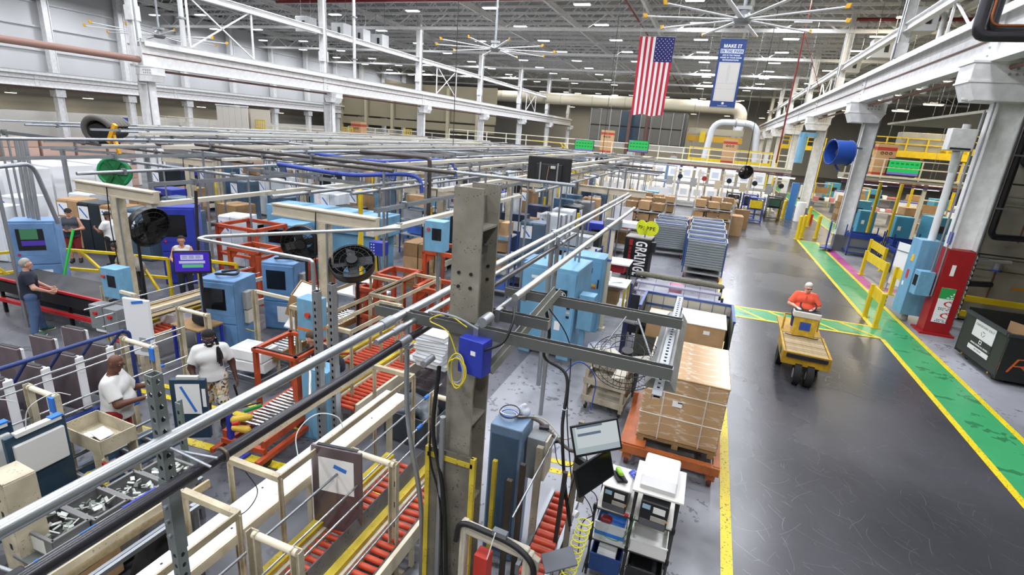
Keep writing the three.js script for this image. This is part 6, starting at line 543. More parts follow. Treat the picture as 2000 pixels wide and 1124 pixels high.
// ------------------------------------------------------------ orange roller cart and open table frame
{ const o = thing('roller_cart', 'orange wheeled cart with silver rollers beyond the white beam', 'cart', [-6.0, 0, -5.8], 0.06), c = P.orange; pieces(o, 'frame_rail', c, B(0.08, 0.12, 1.7, -0.36, 0.4, 0), B(0.08, 0.12, 1.7, 0.36, 0.4, 0), B(0.8, 0.08, 0.08, 0, 0.3, 0.85), B(0.8, 0.08, 0.08, 0, 0.3, -0.85), B(0.08, 0.08, 2.0, 0.42, 0.2, 0.05), B(0.08, 0.08, 2.0, -0.42, 0.2, 0.05)); const rg = CY([-0.32, 0, 0], [0.32, 0, 0], 0.026, 10); for (let k = 0; k < 16; k++) { const m = new THREE.Mesh(rg, P.chrome); m.name = 'roller'; m.position.set(0, 0.47, 0.55 - k * 0.085); m.castShadow = m.receiveShadow = true; o.add(m); } for (const x of [-0.36, 0.36]) for (const z of [-0.8, 0.8]) part(o, 'caster', P.dark, CY([x - 0.03, 0.08, z], [x + 0.03, 0.08, z], 0.08, 12));
  const t = thing('table_frame', 'open-topped orange table frame with padded rim', 'frame', [-6.35, 0, -6.45], 0.04); for (const x of [-0.42, 0.42]) for (const z of [-0.42, 0.42]) part(t, 'leg', c, B(0.07, 1.3, 0.07, x, 0.65, z)); part(t, 'thick_leg', c, B(0.16, 1.2, 0.16, 0.32, 0.6, 0.25)); pieces(t, 'top_rail', c, B(0.92, 0.06, 0.08, 0, 1.3, 0.43), B(0.92, 0.06, 0.08, 0, 1.3, -0.43), B(0.08, 0.06, 0.92, -0.43, 1.3, 0), B(0.08, 0.06, 0.92, 0.43, 1.3, 0)); pieces(t, 'pad', P.black, B(0.8, 0.02, 0.03, 0, 1.34, 0.4), B(0.03, 0.02, 0.8, 0.4, 1.34, 0)); part(t, 'yellow_handle', P.yellow, place(new THREE.TorusGeometry(0.05, 0.015, 6, 14), 0.1, 1.36, -0.3)); 
  const s = thing('roller_stand', 'low orange stand with blue fitting and yellow block', 'stand', [-6.2, 0, -7.3]); part(s, 'yellow_block', P.yellowWorn, B(0.4, 0.2, 0.5, -0.2, 0.5, 0.1)); pieces(s, 'leg', c, B(0.1, 0.5, 0.1, -0.3, 0.25, 0.2), B(0.1, 0.5, 0.1, 0.3, 0.25, -0.2)); part(s, 'guide_tube', c, CY([-0.9, 0.75, 0.4], [0.3, 0.8, -0.3], 0.03, 8)); part(s, 'blue_fitting', P.navy, new THREE.SphereGeometry(0.05, 10, 8).translate(0.05, 0.95, 0));
  const b = thing('machine_cabinet', 'small light blue cabinet standing beside the orange roller cart', 'cabinet', [-5.4, 0, -6.05], 0.05); part(b, 'cabinet_body', P.sky, RB(0.5, 1.3, 0.34, 0, 0.65, 0, 0.012)); part(b, 'door', M('#6fa4c4', 0.42), B(0.28, 1.2, 0.012, 0.08, 0.66, 0.175)); part(b, 'top_fitting', P.greyLight, CY([0.05, 1.3, 0], [0.05, 1.4, 0], 0.04, 8));
  const b2 = thing('control_box', 'light blue control box with red knob and orange stripe on a cream post', 'control box', [-6.35, 1.25, -6.95]); part(b2, 'box', P.sky, RB(0.42, 0.8, 0.3, 0, 0.4, 0, 0.012)); part(b2, 'knob', M('#c2402a', 0.5), CY([0.05, 0.52, 0.15], [0.05, 0.52, 0.2], 0.05, 12)); part(b2, 'stripe', M('#d8702a', 0.5), B(0.43, 0.05, 0.31, 0, 0.22, 0)); part(b2, 'support_post', P.creamPlain, BAR([-0.1, -1.25, -0.1], [-0.1, 0, -0.1], 0.08, 0.08)); }
// double perforated struts in mid foreground
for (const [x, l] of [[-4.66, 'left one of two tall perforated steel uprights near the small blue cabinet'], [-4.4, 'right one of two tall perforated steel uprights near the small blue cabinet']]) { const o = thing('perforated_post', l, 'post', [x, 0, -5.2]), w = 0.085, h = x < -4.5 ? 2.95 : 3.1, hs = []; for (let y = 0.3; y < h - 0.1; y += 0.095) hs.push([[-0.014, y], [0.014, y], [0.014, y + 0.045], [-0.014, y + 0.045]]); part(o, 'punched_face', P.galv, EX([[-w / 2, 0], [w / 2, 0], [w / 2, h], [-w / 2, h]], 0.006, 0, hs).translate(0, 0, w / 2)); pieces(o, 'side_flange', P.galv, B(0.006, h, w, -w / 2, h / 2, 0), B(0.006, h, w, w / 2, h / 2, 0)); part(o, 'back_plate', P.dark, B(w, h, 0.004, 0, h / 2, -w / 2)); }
// ------------------------------------------------------------ second and third roller lines
rollerBed('roller_conveyor', 'long orange roller line with worn yellow rail running away in the middle', -5.15, -6.3, -11.5, 0.5, 0.42, { yellow: -1, chain: 1, hr: 0.22 }); rollerBed('roller_conveyor', 'short piece of orange roller line behind the orange table frame', -6.05, -7.7, -9.6, 0.5, 0.4, { yellow: -1 });
{ const tray = thing('foam_tray', 'white foam liner tray in the pile beside the grey column', 'tray', [-4.25, 0.85, -8.0], 0, 'white foam trays piled by the conveyor'); part(tray, 'tray_body', P.foam, RB(0.62, 0.1, 0.75, 0, 0.05, 0, 0.02)); part(tray, 'tray_rim', M('#d7dadc', 0.6), B(0.66, 0.015, 0.79, 0, 0.1, 0)); for (let k = 1; k < 6; k++) dup(tray, [-4.25 + rr(-0.05, 0.05), 0.85 + k * 0.115, -8.0 + rr(-0.06, 0.06)], rr(-0.15, 0.15)); for (let k = 0; k < 4; k++) dup(tray, [-4.55, 0.85 + k * 0.115, -9.0], rr(-0.3, 0.3)); 
  const st = thing('tray_stand', 'grey tube stand with blue clamp carrying the white foam trays', 'stand', [-4.4, 0, -8.3]); pieces(st, 'leg', P.steel, ...[[-0.5, 0.5], [0.5, 0.5], [-0.5, -0.9], [0.5, -0.9]].map(([x, z]) => CY([x, 0, z], [x, 1.3, z], 0.02, 8))); pieces(st, 'rail', P.galv, CY([-0.5, 0.82, 0.5], [0.5, 0.82, 0.5], 0.02, 8), CY([-0.5, 1.28, 0.5], [0.5, 1.28, 0.5], 0.02, 8), CY([-0.5, 0.82, -0.9], [-0.5, 0.82, 0.5], 0.02, 8), CY([0.5, 0.82, -0.9], [0.5, 0.82, 0.5], 0.02, 8)); part(st, 'deck', P.whiteClean, B(1.0, 0.02, 1.4, 0, 0.835, -0.2)); part(st, 'blue_clamp', P.royal, RB(0.1, 0.1, 0.08, 0.0, 0.84, 0.52, 0.02)); pieces(st, 'joint', P.black, CY([-0.5, 0.78, 0.5], [-0.5, 0.88, 0.5], 0.032, 8), CY([0.5, 0.78, 0.5], [0.5, 0.88, 0.5], 0.032, 8), CY([0.5, 1.24, 0.5], [0.5, 1.32, 0.5], 0.032, 8));
  const pl = thing('scrap_bin', 'dark open bin with plastic scrap below the white foam trays', 'bin', [-4.0, 0, -6.9]); pieces(pl, 'bin_side', M('#3d4248', 0.5), B(0.9, 0.5, 0.02, 0, 0.3, 0.45), B(0.9, 0.5, 0.02, 0, 0.3, -0.45), B(0.02, 0.5, 0.9, 0.45, 0.3, 0), B(0.02, 0.5, 0.9, -0.45, 0.3, 0)); part(pl, 'film_scrap', M('#565c62', 0.35), boneMesh([[[-0.3, 0.45, -0.2], [0.2, 0.5, 0.1], 0.14, 0.18], [[0.1, 0.5, -0.2], [0.3, 0.48, 0.3], 0.12, 0.1], [[-0.3, 0.45, 0.25], [0, 0.52, 0.2], 0.12, 0.1]], 0.035, 0.06)); }
// ------------------------------------------------------------ blue door rack at the far left
{ const o = thing('door_rack', 'dark blue tube rack holding two rows of door panels', 'rack', [0, 0, 0]), c = M('#243a78', 0.45, 0, { map: softTex }); part(o, 'top_tube', c, CY([-9.12, 1.35, -3.0], [-9.12, 1.35, -5.4], 0.035, 10)); part(o, 'end_leg', c, TB([[-9.12, 1.35, -5.35], [-9.12, 1.3, -5.48], [-9.12, 0, -5.5]], 0.035, 0.06, 10)); for (let k = 0; k < 6; k++) part(o, 'divider', c, CY([-9.12, 1.34, -3.1 - k * 0.45], [-9.6, 0.85, -3.1 - k * 0.45], 0.025, 8)); part(o, 'base_rail', c, B(0.1, 0.1, 2.6, -9.12, 0.1, -4.2), B(0.1, 0.1, 2.6, -10.3, 0.1, -4.2)); pieces(o, 'cross_rail', c, B(1.2, 0.08, 0.08, -9.7, 0.1, -5.4), B(1.2, 0.08, 0.08, -9.7, 0.1, -3.0));
  const nth = ['farthest', 'second farthest', 'middle', 'second nearest', 'nearest']; for (let k = 0; k < 5; k++) { fridgeDoor('door_panel', `taupe door panel, ${nth[k]} in the rear row of the blue rack`, [-10.1, 0.15, -5.2 + k * 0.47], PI + 0.12, 0.5, 1.12, 0.13, steelDoor, { label: false }); fridgeDoor('door_panel', `taupe door panel with white edge, ${nth[k]} in the front row of the blue rack`, [-9.42, 0.15, -5.12 + k * 0.47], PI + 0.12, 0.52, 1.0, 0.13, steelDoor, { flip: true }); } }
creamPortal('cream punched portal frame behind the person at the bin table', -8.05, -7.38, -4.78, 1.7, true); creamPortal('cream punched portal frame with blue tape at the left edge', -7.55, -7.02, -3.3, 1.7, true); creamPortal('cream punched portal frame far beyond the door rack', -8.6, -7.9, -6.1, 1.7, true);
rods('three long guide rods in front of the door rack', -7.95, [[-0.1, 1.52], [-0.02, 1.46], [0.1, 1.62]], -1.8, -5.6, 0.012); rods('pair of lower guide rods behind the person at the bin table', -7.6, [[0, 1.22], [0.1, 1.12]], -1.8, -5.4, 0.014); rods('perforated steel guide rail below the rods at the left edge', -7.35, [[0, 0.95]], -1.8, -4.8, 0.022, P.steel); rods('round black-lined guide rail at the lower left', -7.0, [[0, 0.78], [0.12, 0.66]], -1.6, -4.4, 0.024, P.steel);
for (const [k, l] of [[0, 'blue tape flag on the cream portal by the door rack'], [1, 'blue tape flag on the left edge portal']]) solo('tape_flag', l, 'tape', P.blueTape, B(0.09, 0.2, 0.09, [-7.38, -7.02][k], 1.58, [-4.74, -3.26][k]));
for (const [x, z, l, s] of [[-7.1, -2.55, 'slate blue door frame standing left of the bin table', 0], [-7.55, -1.95, 'slate blue door frame at the left picture edge', 0.1], [-6.75, -2.9, 'slate blue door frame with white panel in front of the left portal', 0.05]]) { const o = thing('door_panel', l, 'door panel', [x, 0.55, z], PI / 2 + s); part(o, 'skin', slateDoor, RB(0.6, 1.0, 0.06, 0, 0.5, 0, 0.012)); part(o, 'liner', M('#cfcfca', 0.5), RB(0.5, 0.42, 0.05, 0, 0.68, 0.05, 0.015)); part(o, 'top_cap', M('#dcdcd8', 0.5), B(0.45, 0.05, 0.08, 0.02, 1.0, 0.02)); part(o, 'tape', P.blueTape, B(0.12, 0.02, 0.09, 0.2, 1.03, 0.02)); part(o, 'wire', M('#d0d0cc', 0.5), WIRE([[-0.1, 1.0, 0.03], [-0.05, 1.3, 0.1], [0.15, 1.4, 0.2], [0.3, 1.3, 0.2]], 0.006, 20)); }
rollerBed('roller_conveyor', 'grey line bed with yellow blocks below the slate door frames', -7.0, -1.6, -4.6, 0.42, 0.4, { mat: P.steel, left: P.slate, right: P.slate, step: 0.3 }); 
for (let k = 0; k < 3; k++) solo('pulley_block', 'yellow pulley block on the grey line bed at the left edge', 'pulley', P.yellowWorn, [CY([-6.72, 0.6, -2.2 - k * 0.55], [-6.52, 0.6, -2.2 - k * 0.55], 0.07, 14), CY([-6.52, 0.6, -2.2 - k * 0.55], [-6.36, 0.6, -2.2 - k * 0.55], 0.022, 8)], 'yellow pulley blocks');
// ------------------------------------------------------------ bin table with man
{ const o = thing('bin_table', 'cream steel bin table with loose parts in front of the person in white', 'table', [-6.85, 0, -3.58], -0.02), c = P.cream, w = 0.78, d = 0.42; pieces(o, 'tray_side', c, B(w, 0.2, 0.012, 0, 1.05, d / 2), B(w, 0.2, 0.012, 0, 1.05, -d / 2), B(0.012, 0.2, d, -w / 2, 1.05, 0), B(0.012, 0.2, d, w / 2, 1.05, 0)); part(o, 'tray_floor', c, B(w, 0.01, d, 0, 0.96, 0)); pieces(o, 'leg', c, B(0.2, 0.96, 0.02, w / 2 - 0.1, 0.48, d / 2 - 0.01), B(0.06, 0.96, 0.06, -w / 2 + 0.03, 0.48, d / 2 - 0.03), B(0.06, 0.96, 0.06, -w / 2 + 0.03, 0.48, -d / 2 + 0.03), B(0.2, 0.96, 0.02, w / 2 - 0.1, 0.48, -d / 2 + 0.01)); part(o, 'brace', c, BAR([w / 2, 0.9, d / 2], [w / 2, 0.25, -d / 2], 0.03, 0.03)); part(o, 'red_cloth', M('#b01c20', 0.8), B(0.08, 0.2, 0.03, w / 2 + 0.02, 0.75, d / 2));
  for (let k = 0; k < 4; k++) solo('parts_sheet', 'folded white sheet lying in the cream bin table', 'sheet', P.paper, B(0.2, 0.012, 0.16, -7.0 + k * 0.09, 0.985 + k * 0.035, -3.6 + (k % 2) * 0.06, rr(-0.3, 0.3), rr(-1, 1), rr(-0.4, 0.4)), 'white sheets in the bin table'); for (const [x, z, c2, l] of [[-6.62, -3.48, '#c8261f', 'red plastic clip in the bin table'], [-6.72, -3.6, '#2c6ac2', 'blue plastic fitting in the bin table'], [-6.56, -3.66, '#18181a', 'black plastic part in the bin table']]) solo('plastic_part', l, 'part', M(c2, 0.5), boneMesh([[[x, 1.0, z], [x + 0.05, 1.02, z + 0.03], 0.025, 0.02], [[x, 1.02, z], [x - 0.03, 1.0, z + 0.05], 0.02, 0.015]], 0.01, 0.01)); }
person({ label: 'person in white T-shirt and red trousers working at the bin table, seen from behind', pos: [-7.42, 0, -4.15], turn: 2.3, girth: 1.22, belly: 0.03, skin: '#5e3826', shirt: { color: '#c9c8c4', sleeve: 0.8, hem: -0.12 }, pants: { color: '#8e1f1f', len: 1 }, shoes: '#1c1c1e', gloves: '#dcdcda', glasses: '#3a3a40', curl: 0.7, J: { head: [0.02, 1.64, 0.06], elL: [-0.3, 1.15, 0.12], elR: [0.27, 1.12, 0.14], wrL: [-0.12, 1.14, 0.4], wrR: [0.17, 1.2, 0.42], face: [-0.35, -0.15, 1] }, palmL: [0.6, -0.8, 0], palmR: [-0.6, -0.8, 0] });
{ const o = thing('door_panel', 'slate door with white sheet and blue tape stripe held by the person at the bin table', 'door panel', [-6.75, 0.3, -4.75], 0.5); part(o, 'skin', slateDoor, RB(0.5, 1.0, 0.08, 0, 0.5, -0.03, 0.012)); part(o, 'protective_sheet', P.paper, B(0.34, 0.5, 0.006, 0, 0.68, 0.014)); part(o, 'tape', P.blueTape, B(0.035, 0.46, 0.006, 0, 0.68, 0.019, 0, 0, 0.4)); part(o, 'hinge_strip', P.paper, B(0.05, 0.3, 0.006, 0.22, 0.7, 0.014)); part(o, 'top_parts', M('#bcbcb8', 0.5), B(0.3, 0.05, 0.06, 0, 1.02, -0.03));
  const f = thing('fixture_arm', 'dark blue fixture post with green and red hose ends beside the worked door', 'fixture', [-6.2, 0, -4.95]); part(f, 'post', P.royal, BAR([0, 0, 0], [0, 0.95, 0], 0.07, 0.07)); part(f, 'hose_bundle', M('#c9a63a', 0.6), boneMesh([[[0.1, 0.7, 0], [0.3, 0.75, -0.1], 0.06, 0.05], [[0.15, 0.6, 0.05], [0.28, 0.55, -0.05], 0.05, 0.06]], 0.02, 0.03)); part(f, 'green_grip', M('#1f8a3c', 0.45), CY([0.2, 0.82, -0.1], [0.4, 0.9, -0.25], 0.03, 10), CY([0.18, 0.95, 0], [0.26, 0.98, -0.08], 0.03, 10)); part(f, 'red_grip', M('#c0201f', 0.45), CY([0.12, 0.66, 0.05], [0.2, 0.68, 0], 0.035, 10)); part(f, 'rod', P.black, CY([0.1, 0.88, 0.05], [0.42, 0.98, -0.22], 0.014, 8)); part(f, 'foot', P.royal, B(0.4, 0.05, 0.3, 0, 0.025, 0));
  const g = thing('angle_post', 'green-grey perforated angle post in front of the worked door', 'post', [-6.35, 0, -4.3]); part(g, 'angle', M('#7d8c86', 0.45, 0.3), B(0.1, 1.25, 0.012, 0, 0.62, 0), B(0.012, 1.25, 0.1, -0.05, 0.62, -0.05)); for (let k = 0; k < 5; k++) part(g, 'slot', P.dark, B(0.03, 0.05, 0.004, 0, 1.1 - k * 0.16, 0.008)); }
// ------------------------------------------------------------ tote bins with small parts, bag, carton at the lower left
{ const tote = (x, z, l, col) => { const o = thing('tote_bin', l, 'bin', [x, 0.62, z], 0.02), m = M(col, 0.5), w = 0.5, d = 0.34, h = 0.24; pieces(o, 'side_wall', m, B(w, h, 0.012, 0, h / 2, d / 2), B(w, h, 0.012, 0, h / 2, -d / 2), B(0.012, h, d, w / 2, h / 2, 0), B(0.012, h, d, -w / 2, h / 2, 0)); part(o, 'floor', m, B(w, 0.012, d, 0, 0.006, 0)); part(o, 'rim', m, B(w + 0.04, 0.02, 0.03, 0, h, d / 2), B(w + 0.04, 0.02, 0.03, 0, h, -d / 2), B(0.03, 0.02, d, w / 2, h, 0), B(0.03, 0.02, d, -w / 2, h, 0)); part(o, 'label_sheet', M('#cdd0c6', 0.8), B(0.26, 0.17, 0.004, 0, 0.12, d / 2 + 0.009)); return o; };
  [[-5.85, -2.5, 'grey tote of white hinge parts, nearest in the row of four'], [-5.8, -2.87, 'grey tote of small parts, second nearest in the row of four'], [-5.72, -3.24, 'grey tote of small parts, third in the row of four'], [-5.66, -3.61, 'grey tote of small parts, farthest in the row of four']].forEach(([x, z, l], i) => { tote(x, z, l, '#6e6e6c'); for (let k = 0; k < 26; k++) { const px = x + rr(-0.2, 0.2), pz = z + rr(-0.13, 0.13), py = 0.78 + rr(0, 0.09); solo('hinge_part', 'small white and grey hinge part heaped in a grey tote', 'part', k % 3 ? M('#c9cdc4', 0.5) : M('#7d857c', 0.45), B(rr(0.04, 0.1), 0.012, rr(0.02, 0.05), px, py, pz, rr(-1, 1), rr(-3, 3), rr(-1, 1)), 'hinge parts in the totes'); } });
  const s = thing('bin_shelf', 'low steel shelf carrying the row of grey totes', 'shelf', [-5.76, 0, -3.05]); part(s, 'deck', P.steel, B(0.6, 0.03, 1.7, 0, 0.6, 0)); pieces(s, 'leg', P.steel, ...[[-0.27, -0.8], [0.27, -0.8], [-0.27, 0.8], [0.27, 0.8]].map(([x, z]) => BAR([x, 0, z], [x, 0.6, z], 0.05, 0.05))); part(s, 'lower_deck', M('#6a665f', 0.6), B(0.56, 0.03, 1.6, 0, 0.2, 0));
  const t = thing('guide_rod', 'grey tube with blue tape and navy grips in front of the totes', 'rod', [0, 0, 0]); part(t, 'tube', P.galv, CY([-5.12, 1.12, -1.85], [-5.12, 1.12, -3.3], 0.02, 10)); pieces(t, 'blue_tape', P.blueTape, CY([-5.12, 1.12, -2.35], [-5.12, 1.12, -2.5], 0.023, 10), CY([-5.12, 1.12, -1.98], [-5.12, 1.12, -2.02], 0.024, 10)); part(t, 'grip', P.royal, CY([-5.12, 1.12, -2.75], [-5.12, 1.12, -3.1], 0.03, 10)); part(t, 'joint', P.black, RB(0.09, 0.09, 0.14, -5.12, 1.12, -1.84, 0.02)); pieces(t, 'support', P.galv, CY([-5.12, 0, -1.86], [-5.12, 1.1, -1.86], 0.02, 8), CY([-5.12, 0, -3.25], [-5.12, 1.1, -3.25], 0.02, 8), CY([-5.12, 1.12, -1.86], [-5.6, 1.3, -1.7], 0.018, 8));
  const bag = thing('tool_bag', 'large black fabric bag hanging beside the white beam', 'bag', [-4.98, 0, -3.0]); part(bag, 'bag_body', M('#141416', 0.75), boneMesh([[[-0.1, 0.2, -0.15], [-0.06, 0.75, -0.1], 0.16, 0.13], [[0.08, 0.2, 0.15], [0.04, 0.72, 0.08], 0.16, 0.12], [[-0.1, 0.22, 0.15], [0.0, 0.7, 0.08], 0.15, 0.12], [[0.1, 0.2, -0.15], [0.05, 0.72, -0.08], 0.15, 0.12]], 0.025, 0.06)); part(bag, 'strap', P.black, WIRE([[-0.08, 0.8, -0.1], [-0.12, 1.05, -0.05], [-0.13, 1.1, 0.05], [-0.06, 0.8, 0.1]], 0.014, 20)); part(bag, 'buckle', P.chrome, B(0.02, 0.03, 0.02, 0.14, 0.62, 0.16));
  const c = thing('carton', 'open brown carton with a clear lid under the grey tube', 'box', [-5.5, 0.23, -2.55], 0.05); pieces(c, 'carton_side', P.card, B(0.4, 0.36, 0.01, 0, 0.18, 0.2), B(0.4, 0.36, 0.01, 0, 0.18, -0.2), B(0.01, 0.36, 0.4, 0.2, 0.18, 0), B(0.01, 0.36, 0.4, -0.2, 0.18, 0)); part(c, 'clear_lid', M('#a7a6a2', 0.2), B(0.46, 0.012, 0.46, 0, 0.37, 0)); solo('bundle', 'orange shrink bundle beside the carton at the lower left', 'bundle', M('#c8502a', 0.45), boneMesh([[[-5.6, 0.3, -2.05], [-5.45, 0.32, -2.1], 0.09, 0.09], [[-5.55, 0.36, -2.1], [-5.5, 0.38, -2.0], 0.07, 0.07]], 0.02, 0.03));
  const cp = thing('flat_post', 'broad cream box post at the left edge beside the totes', 'post', [-6.1, 0, -2.35], -0.05); part(cp, 'post_body', P.cream, B(0.34, 1.5, 0.02, 0, 0.75, 0.12), B(0.02, 1.5, 0.26, -0.17, 0.75, 0), B(0.02, 1.5, 0.26, 0.17, 0.75, 0), B(0.34, 0.03, 0.26, 0, 1.5, 0)); for (let k = 0; k < 4; k++) part(cp, 'slot', P.dark, B(0.04, 0.07, 0.004, 0.02, 1.3 - k * 0.2, 0.132));
  solo('plank', 'long tan wooden plank slanting across the lower left', 'plank', M('#c9b48c', 0.7, 0, { map: gritTex }), BAR([-4.5, 1.33, -1.2], [-4.47, 1.33, -3.25], 0.03, 0.09)); pieces(thing('plank_support', 'pair of grey rails below the tan plank', 'rails', [0, 0, 0]), 'rail', P.steel, BAR([-4.62, 1.0, -1.2], [-4.62, 1.0, -3.3], 0.04, 0.05), BAR([-4.78, 0.9, -1.2], [-4.78, 0.9, -3.3], 0.04, 0.05), BAR([-4.7, 0, -3.2], [-4.7, 1.0, -3.2], 0.05, 0.05), BAR([-4.7, 0, -1.6], [-4.7, 1.0, -1.6], 0.05, 0.05)); }
// ------------------------------------------------------------ walking man
{ const prn = canvasTex(256, 256, (c, w, h) => { c.fillStyle = '#cfc8b6'; c.fillRect(0, 0, w, h); let s = 5; const r = () => { s = (s * 1664525 + 1013904223) >>> 0; return s / 4294967296; }; for (let k = 0; k < 150; k++) { c.fillStyle = ['#c9a92a', '#2a2a2a', '#9a3a24', '#8d8a80', '#efe9dc', '#56602e'][Math.floor(r() * 6)]; c.beginPath(); c.ellipse(r() * w, r() * h, 4 + r() * 15, 3 + r() * 9, r() * 3, 0, 7); c.fill(); } }); prn.wrapS = prn.wrapT = THREE.RepeatWrapping; prn.repeat.set(2, 2);
  person({ label: 'person in white T-shirt and patterned shorts walking with a hand tool', pos: [-7.17, 0, -5.5], turn: 0.85, girth: 1.2, skin: '#4c2e20', shirt: { color: '#dbdad6', sleeve: 0.75, hem: -0.06 }, pants: { mat: M('#ffffff', 0.85, 0, { map: prn }), len: 0.52, wide: 1.15 }, shoes: '#17171a', boot: 0.12, hair: { color: '#15100e', line: 0.05, low: 0.06 }, beard: '#120e0c', glasses: '#4a5580', smile: true, curl: 0.8, J: { head: [0.0, 1.63, 0.05], elL: [-0.29, 1.12, 0.0], elR: [0.29, 1.13, -0.02], wrL: [-0.24, 0.9, 0.17], wrR: [0.34, 0.87, 0.12], knL: [-0.12, 0.5, 0.02], knR: [0.1, 0.5, 0.12], anL: [-0.13, 0.08, -0.16], anR: [0.1, 0.08, 0.12], ftL: [-0.15, 0.035, 0.0], ftR: [0.12, 0.035, 0.28], face: [0.05, 0.12, 1] },
    extra: (t, J, H) => { for (let k = 0; k < 9; k++) { const a = 0.07 + k * 0.006; part(t, 'dreadlock', M('#15100e', 0.9), WIRE([H(0.05 + k * 0.006, 0.02, -0.03 - (k % 3) * 0.02), H(0.09 + (k % 4) * 0.01, -0.1, 0.0), [0.1 + (k % 5) * 0.017, 1.38, 0.14 + (k % 3) * 0.012], [0.1 + (k % 5) * 0.02, 1.28 - (k % 4) * 0.04, 0.165 + (k % 2) * 0.012]], 0.009, 16, 6)); } part(t, 'belt', P.black, place(new THREE.TorusGeometry(0.155, 0.02, 6, 24), 0, 1.0, 0, PI / 2)); pieces(t, 'earbud', P.paper, new THREE.SphereGeometry(0.01, 6, 5).translate(...H(-0.095, -0.02, 0.0)), new THREE.SphereGeometry(0.01, 6, 5).translate(...H(0.095, -0.02, 0.0))); } });
  solo('hand_tool', 'black hand tool held by the walking person', 'tool', P.black, RB(0.03, 0.3, 0.03, -6.82, 0.66, -5.62, 0.01, 0.2, 0.3, 0.05)); }
// worker half hidden behind the perforated uprights
person({ label: 'person in dark shirt bending at the roller line, half hidden by perforated uprights', pos: [-5.75, 0, -6.75], turn: -0.7, girth: 1.05, cell: 0.017, skin: '#cf9a86', shirt: { color: '#1d2230', sleeve: 0.8 }, pants: { color: '#26282e' }, hair: { color: '#4a3a2e' }, J: { pel: [0, 0.93, -0.05], chest: [0, 1.22, 0.14], neck: [0, 1.36, 0.24], head: [0, 1.5, 0.33], shL: [-0.18, 1.31, 0.2], shR: [0.18, 1.31, 0.2], elL: [-0.24, 1.05, 0.28], elR: [0.24, 1.05, 0.28], wrL: [-0.2, 0.85, 0.42], wrR: [0.2, 0.85, 0.42], face: [0, -0.6, 1] } });
for (const x of [-5.6, -9.2, -14.6, -19.6, -24.6]) claim(x, -29.25, 0.62, 13.5);
  for (const [x, z, hx, hz] of [[-12.4, -14, 3, 1.6], [-19, -11.7, 4, 1.2], [-17.8, -14.1, 2.4, 0.6], [-3, -31.5, 1.5, 3.6], [-12, -44.6, 3.8, 1], [-10.5, -11, 2, 1.4], [-27.5, -13.5, 2.6, 4.6], [-27.4, -25, 0.8, 0.9], [-27.4, -28.5, 0.8, 0.9], [-27.4, -40, 0.8, 0.9], [-3.3, -24.2, 0.9, 0.7], [-2.9, -44, 9, 3], [-20.9, -13, 0.7, 0.7], [-22.4, -13.6, 2.2, 0.8]]) claim(x, z, hx, hz);
// ------------------------------------------------------------ T posts carrying the overhead grid
function tPost(x, z, label, w = 2.5) { claim(x, z, 0.25, 0.25); const o = thing('support_post', label, 'post', [x, 0, z], 0, 'cream T posts of the overhead grid'); part(o, 'post', P.cream, B(0.2, 3.2, 0.2, 0, 1.6, 0)); part(o, 'cross_beam', M('#c9bfa9', 0.5, 0, { map: softTex }), IB([-w / 2, 3.32, 0], [w / 2, 3.32, 0], 0.24, 0.2, 0.03, 0.12)); part(o, 'foot_plate', P.creamDark, B(0.4, 0.03, 0.4, 0, 0.015, 0)); part(o, 'conduit', P.galv, CY([0.13, 0.3, 0.1], [0.13, 3.2, 0.1], 0.02, 6)); part(o, 'cable', P.black, WIRE([[-0.1, 3.4, 0.12], [-0.14, 2.6, 0.13], [-0.1, 1.8, 0.13], [-0.13, 0.9, 0.12]], 0.012, 20)); return o; }
tPost(-11.9, -7.35, 'cream T post left of the royal blue machine'); tPost(-6.95, -8.05, 'cream T post with a black drum fan on each side');
for (const x of [-7.2, -12.2, -17.4, -22.6]) for (const z of [-13.3, -18.8, -24.5, -30.5, -37]) if (!(z === -13.3 && (x === -22.6 || x === -12.2))) tPost(x, z, `cream T post, ${{ '-7.2': 'nearest', '-12.2': 'second', '-17.4': 'third', '-22.6': 'farthest' }[x]} from the aisle in the ${{ '-13.3': 'first', '-18.8': 'second', '-24.5': 'third', '-30.5': 'fourth', '-37': 'fifth' }[z]} row back of the grid`); tPost(-17.6, -6.5, 'cream T post behind the black bench'); tPost(-3.35, -19.3, 'cream T post left of the vending machine, its beam end seen from below', 2.5);
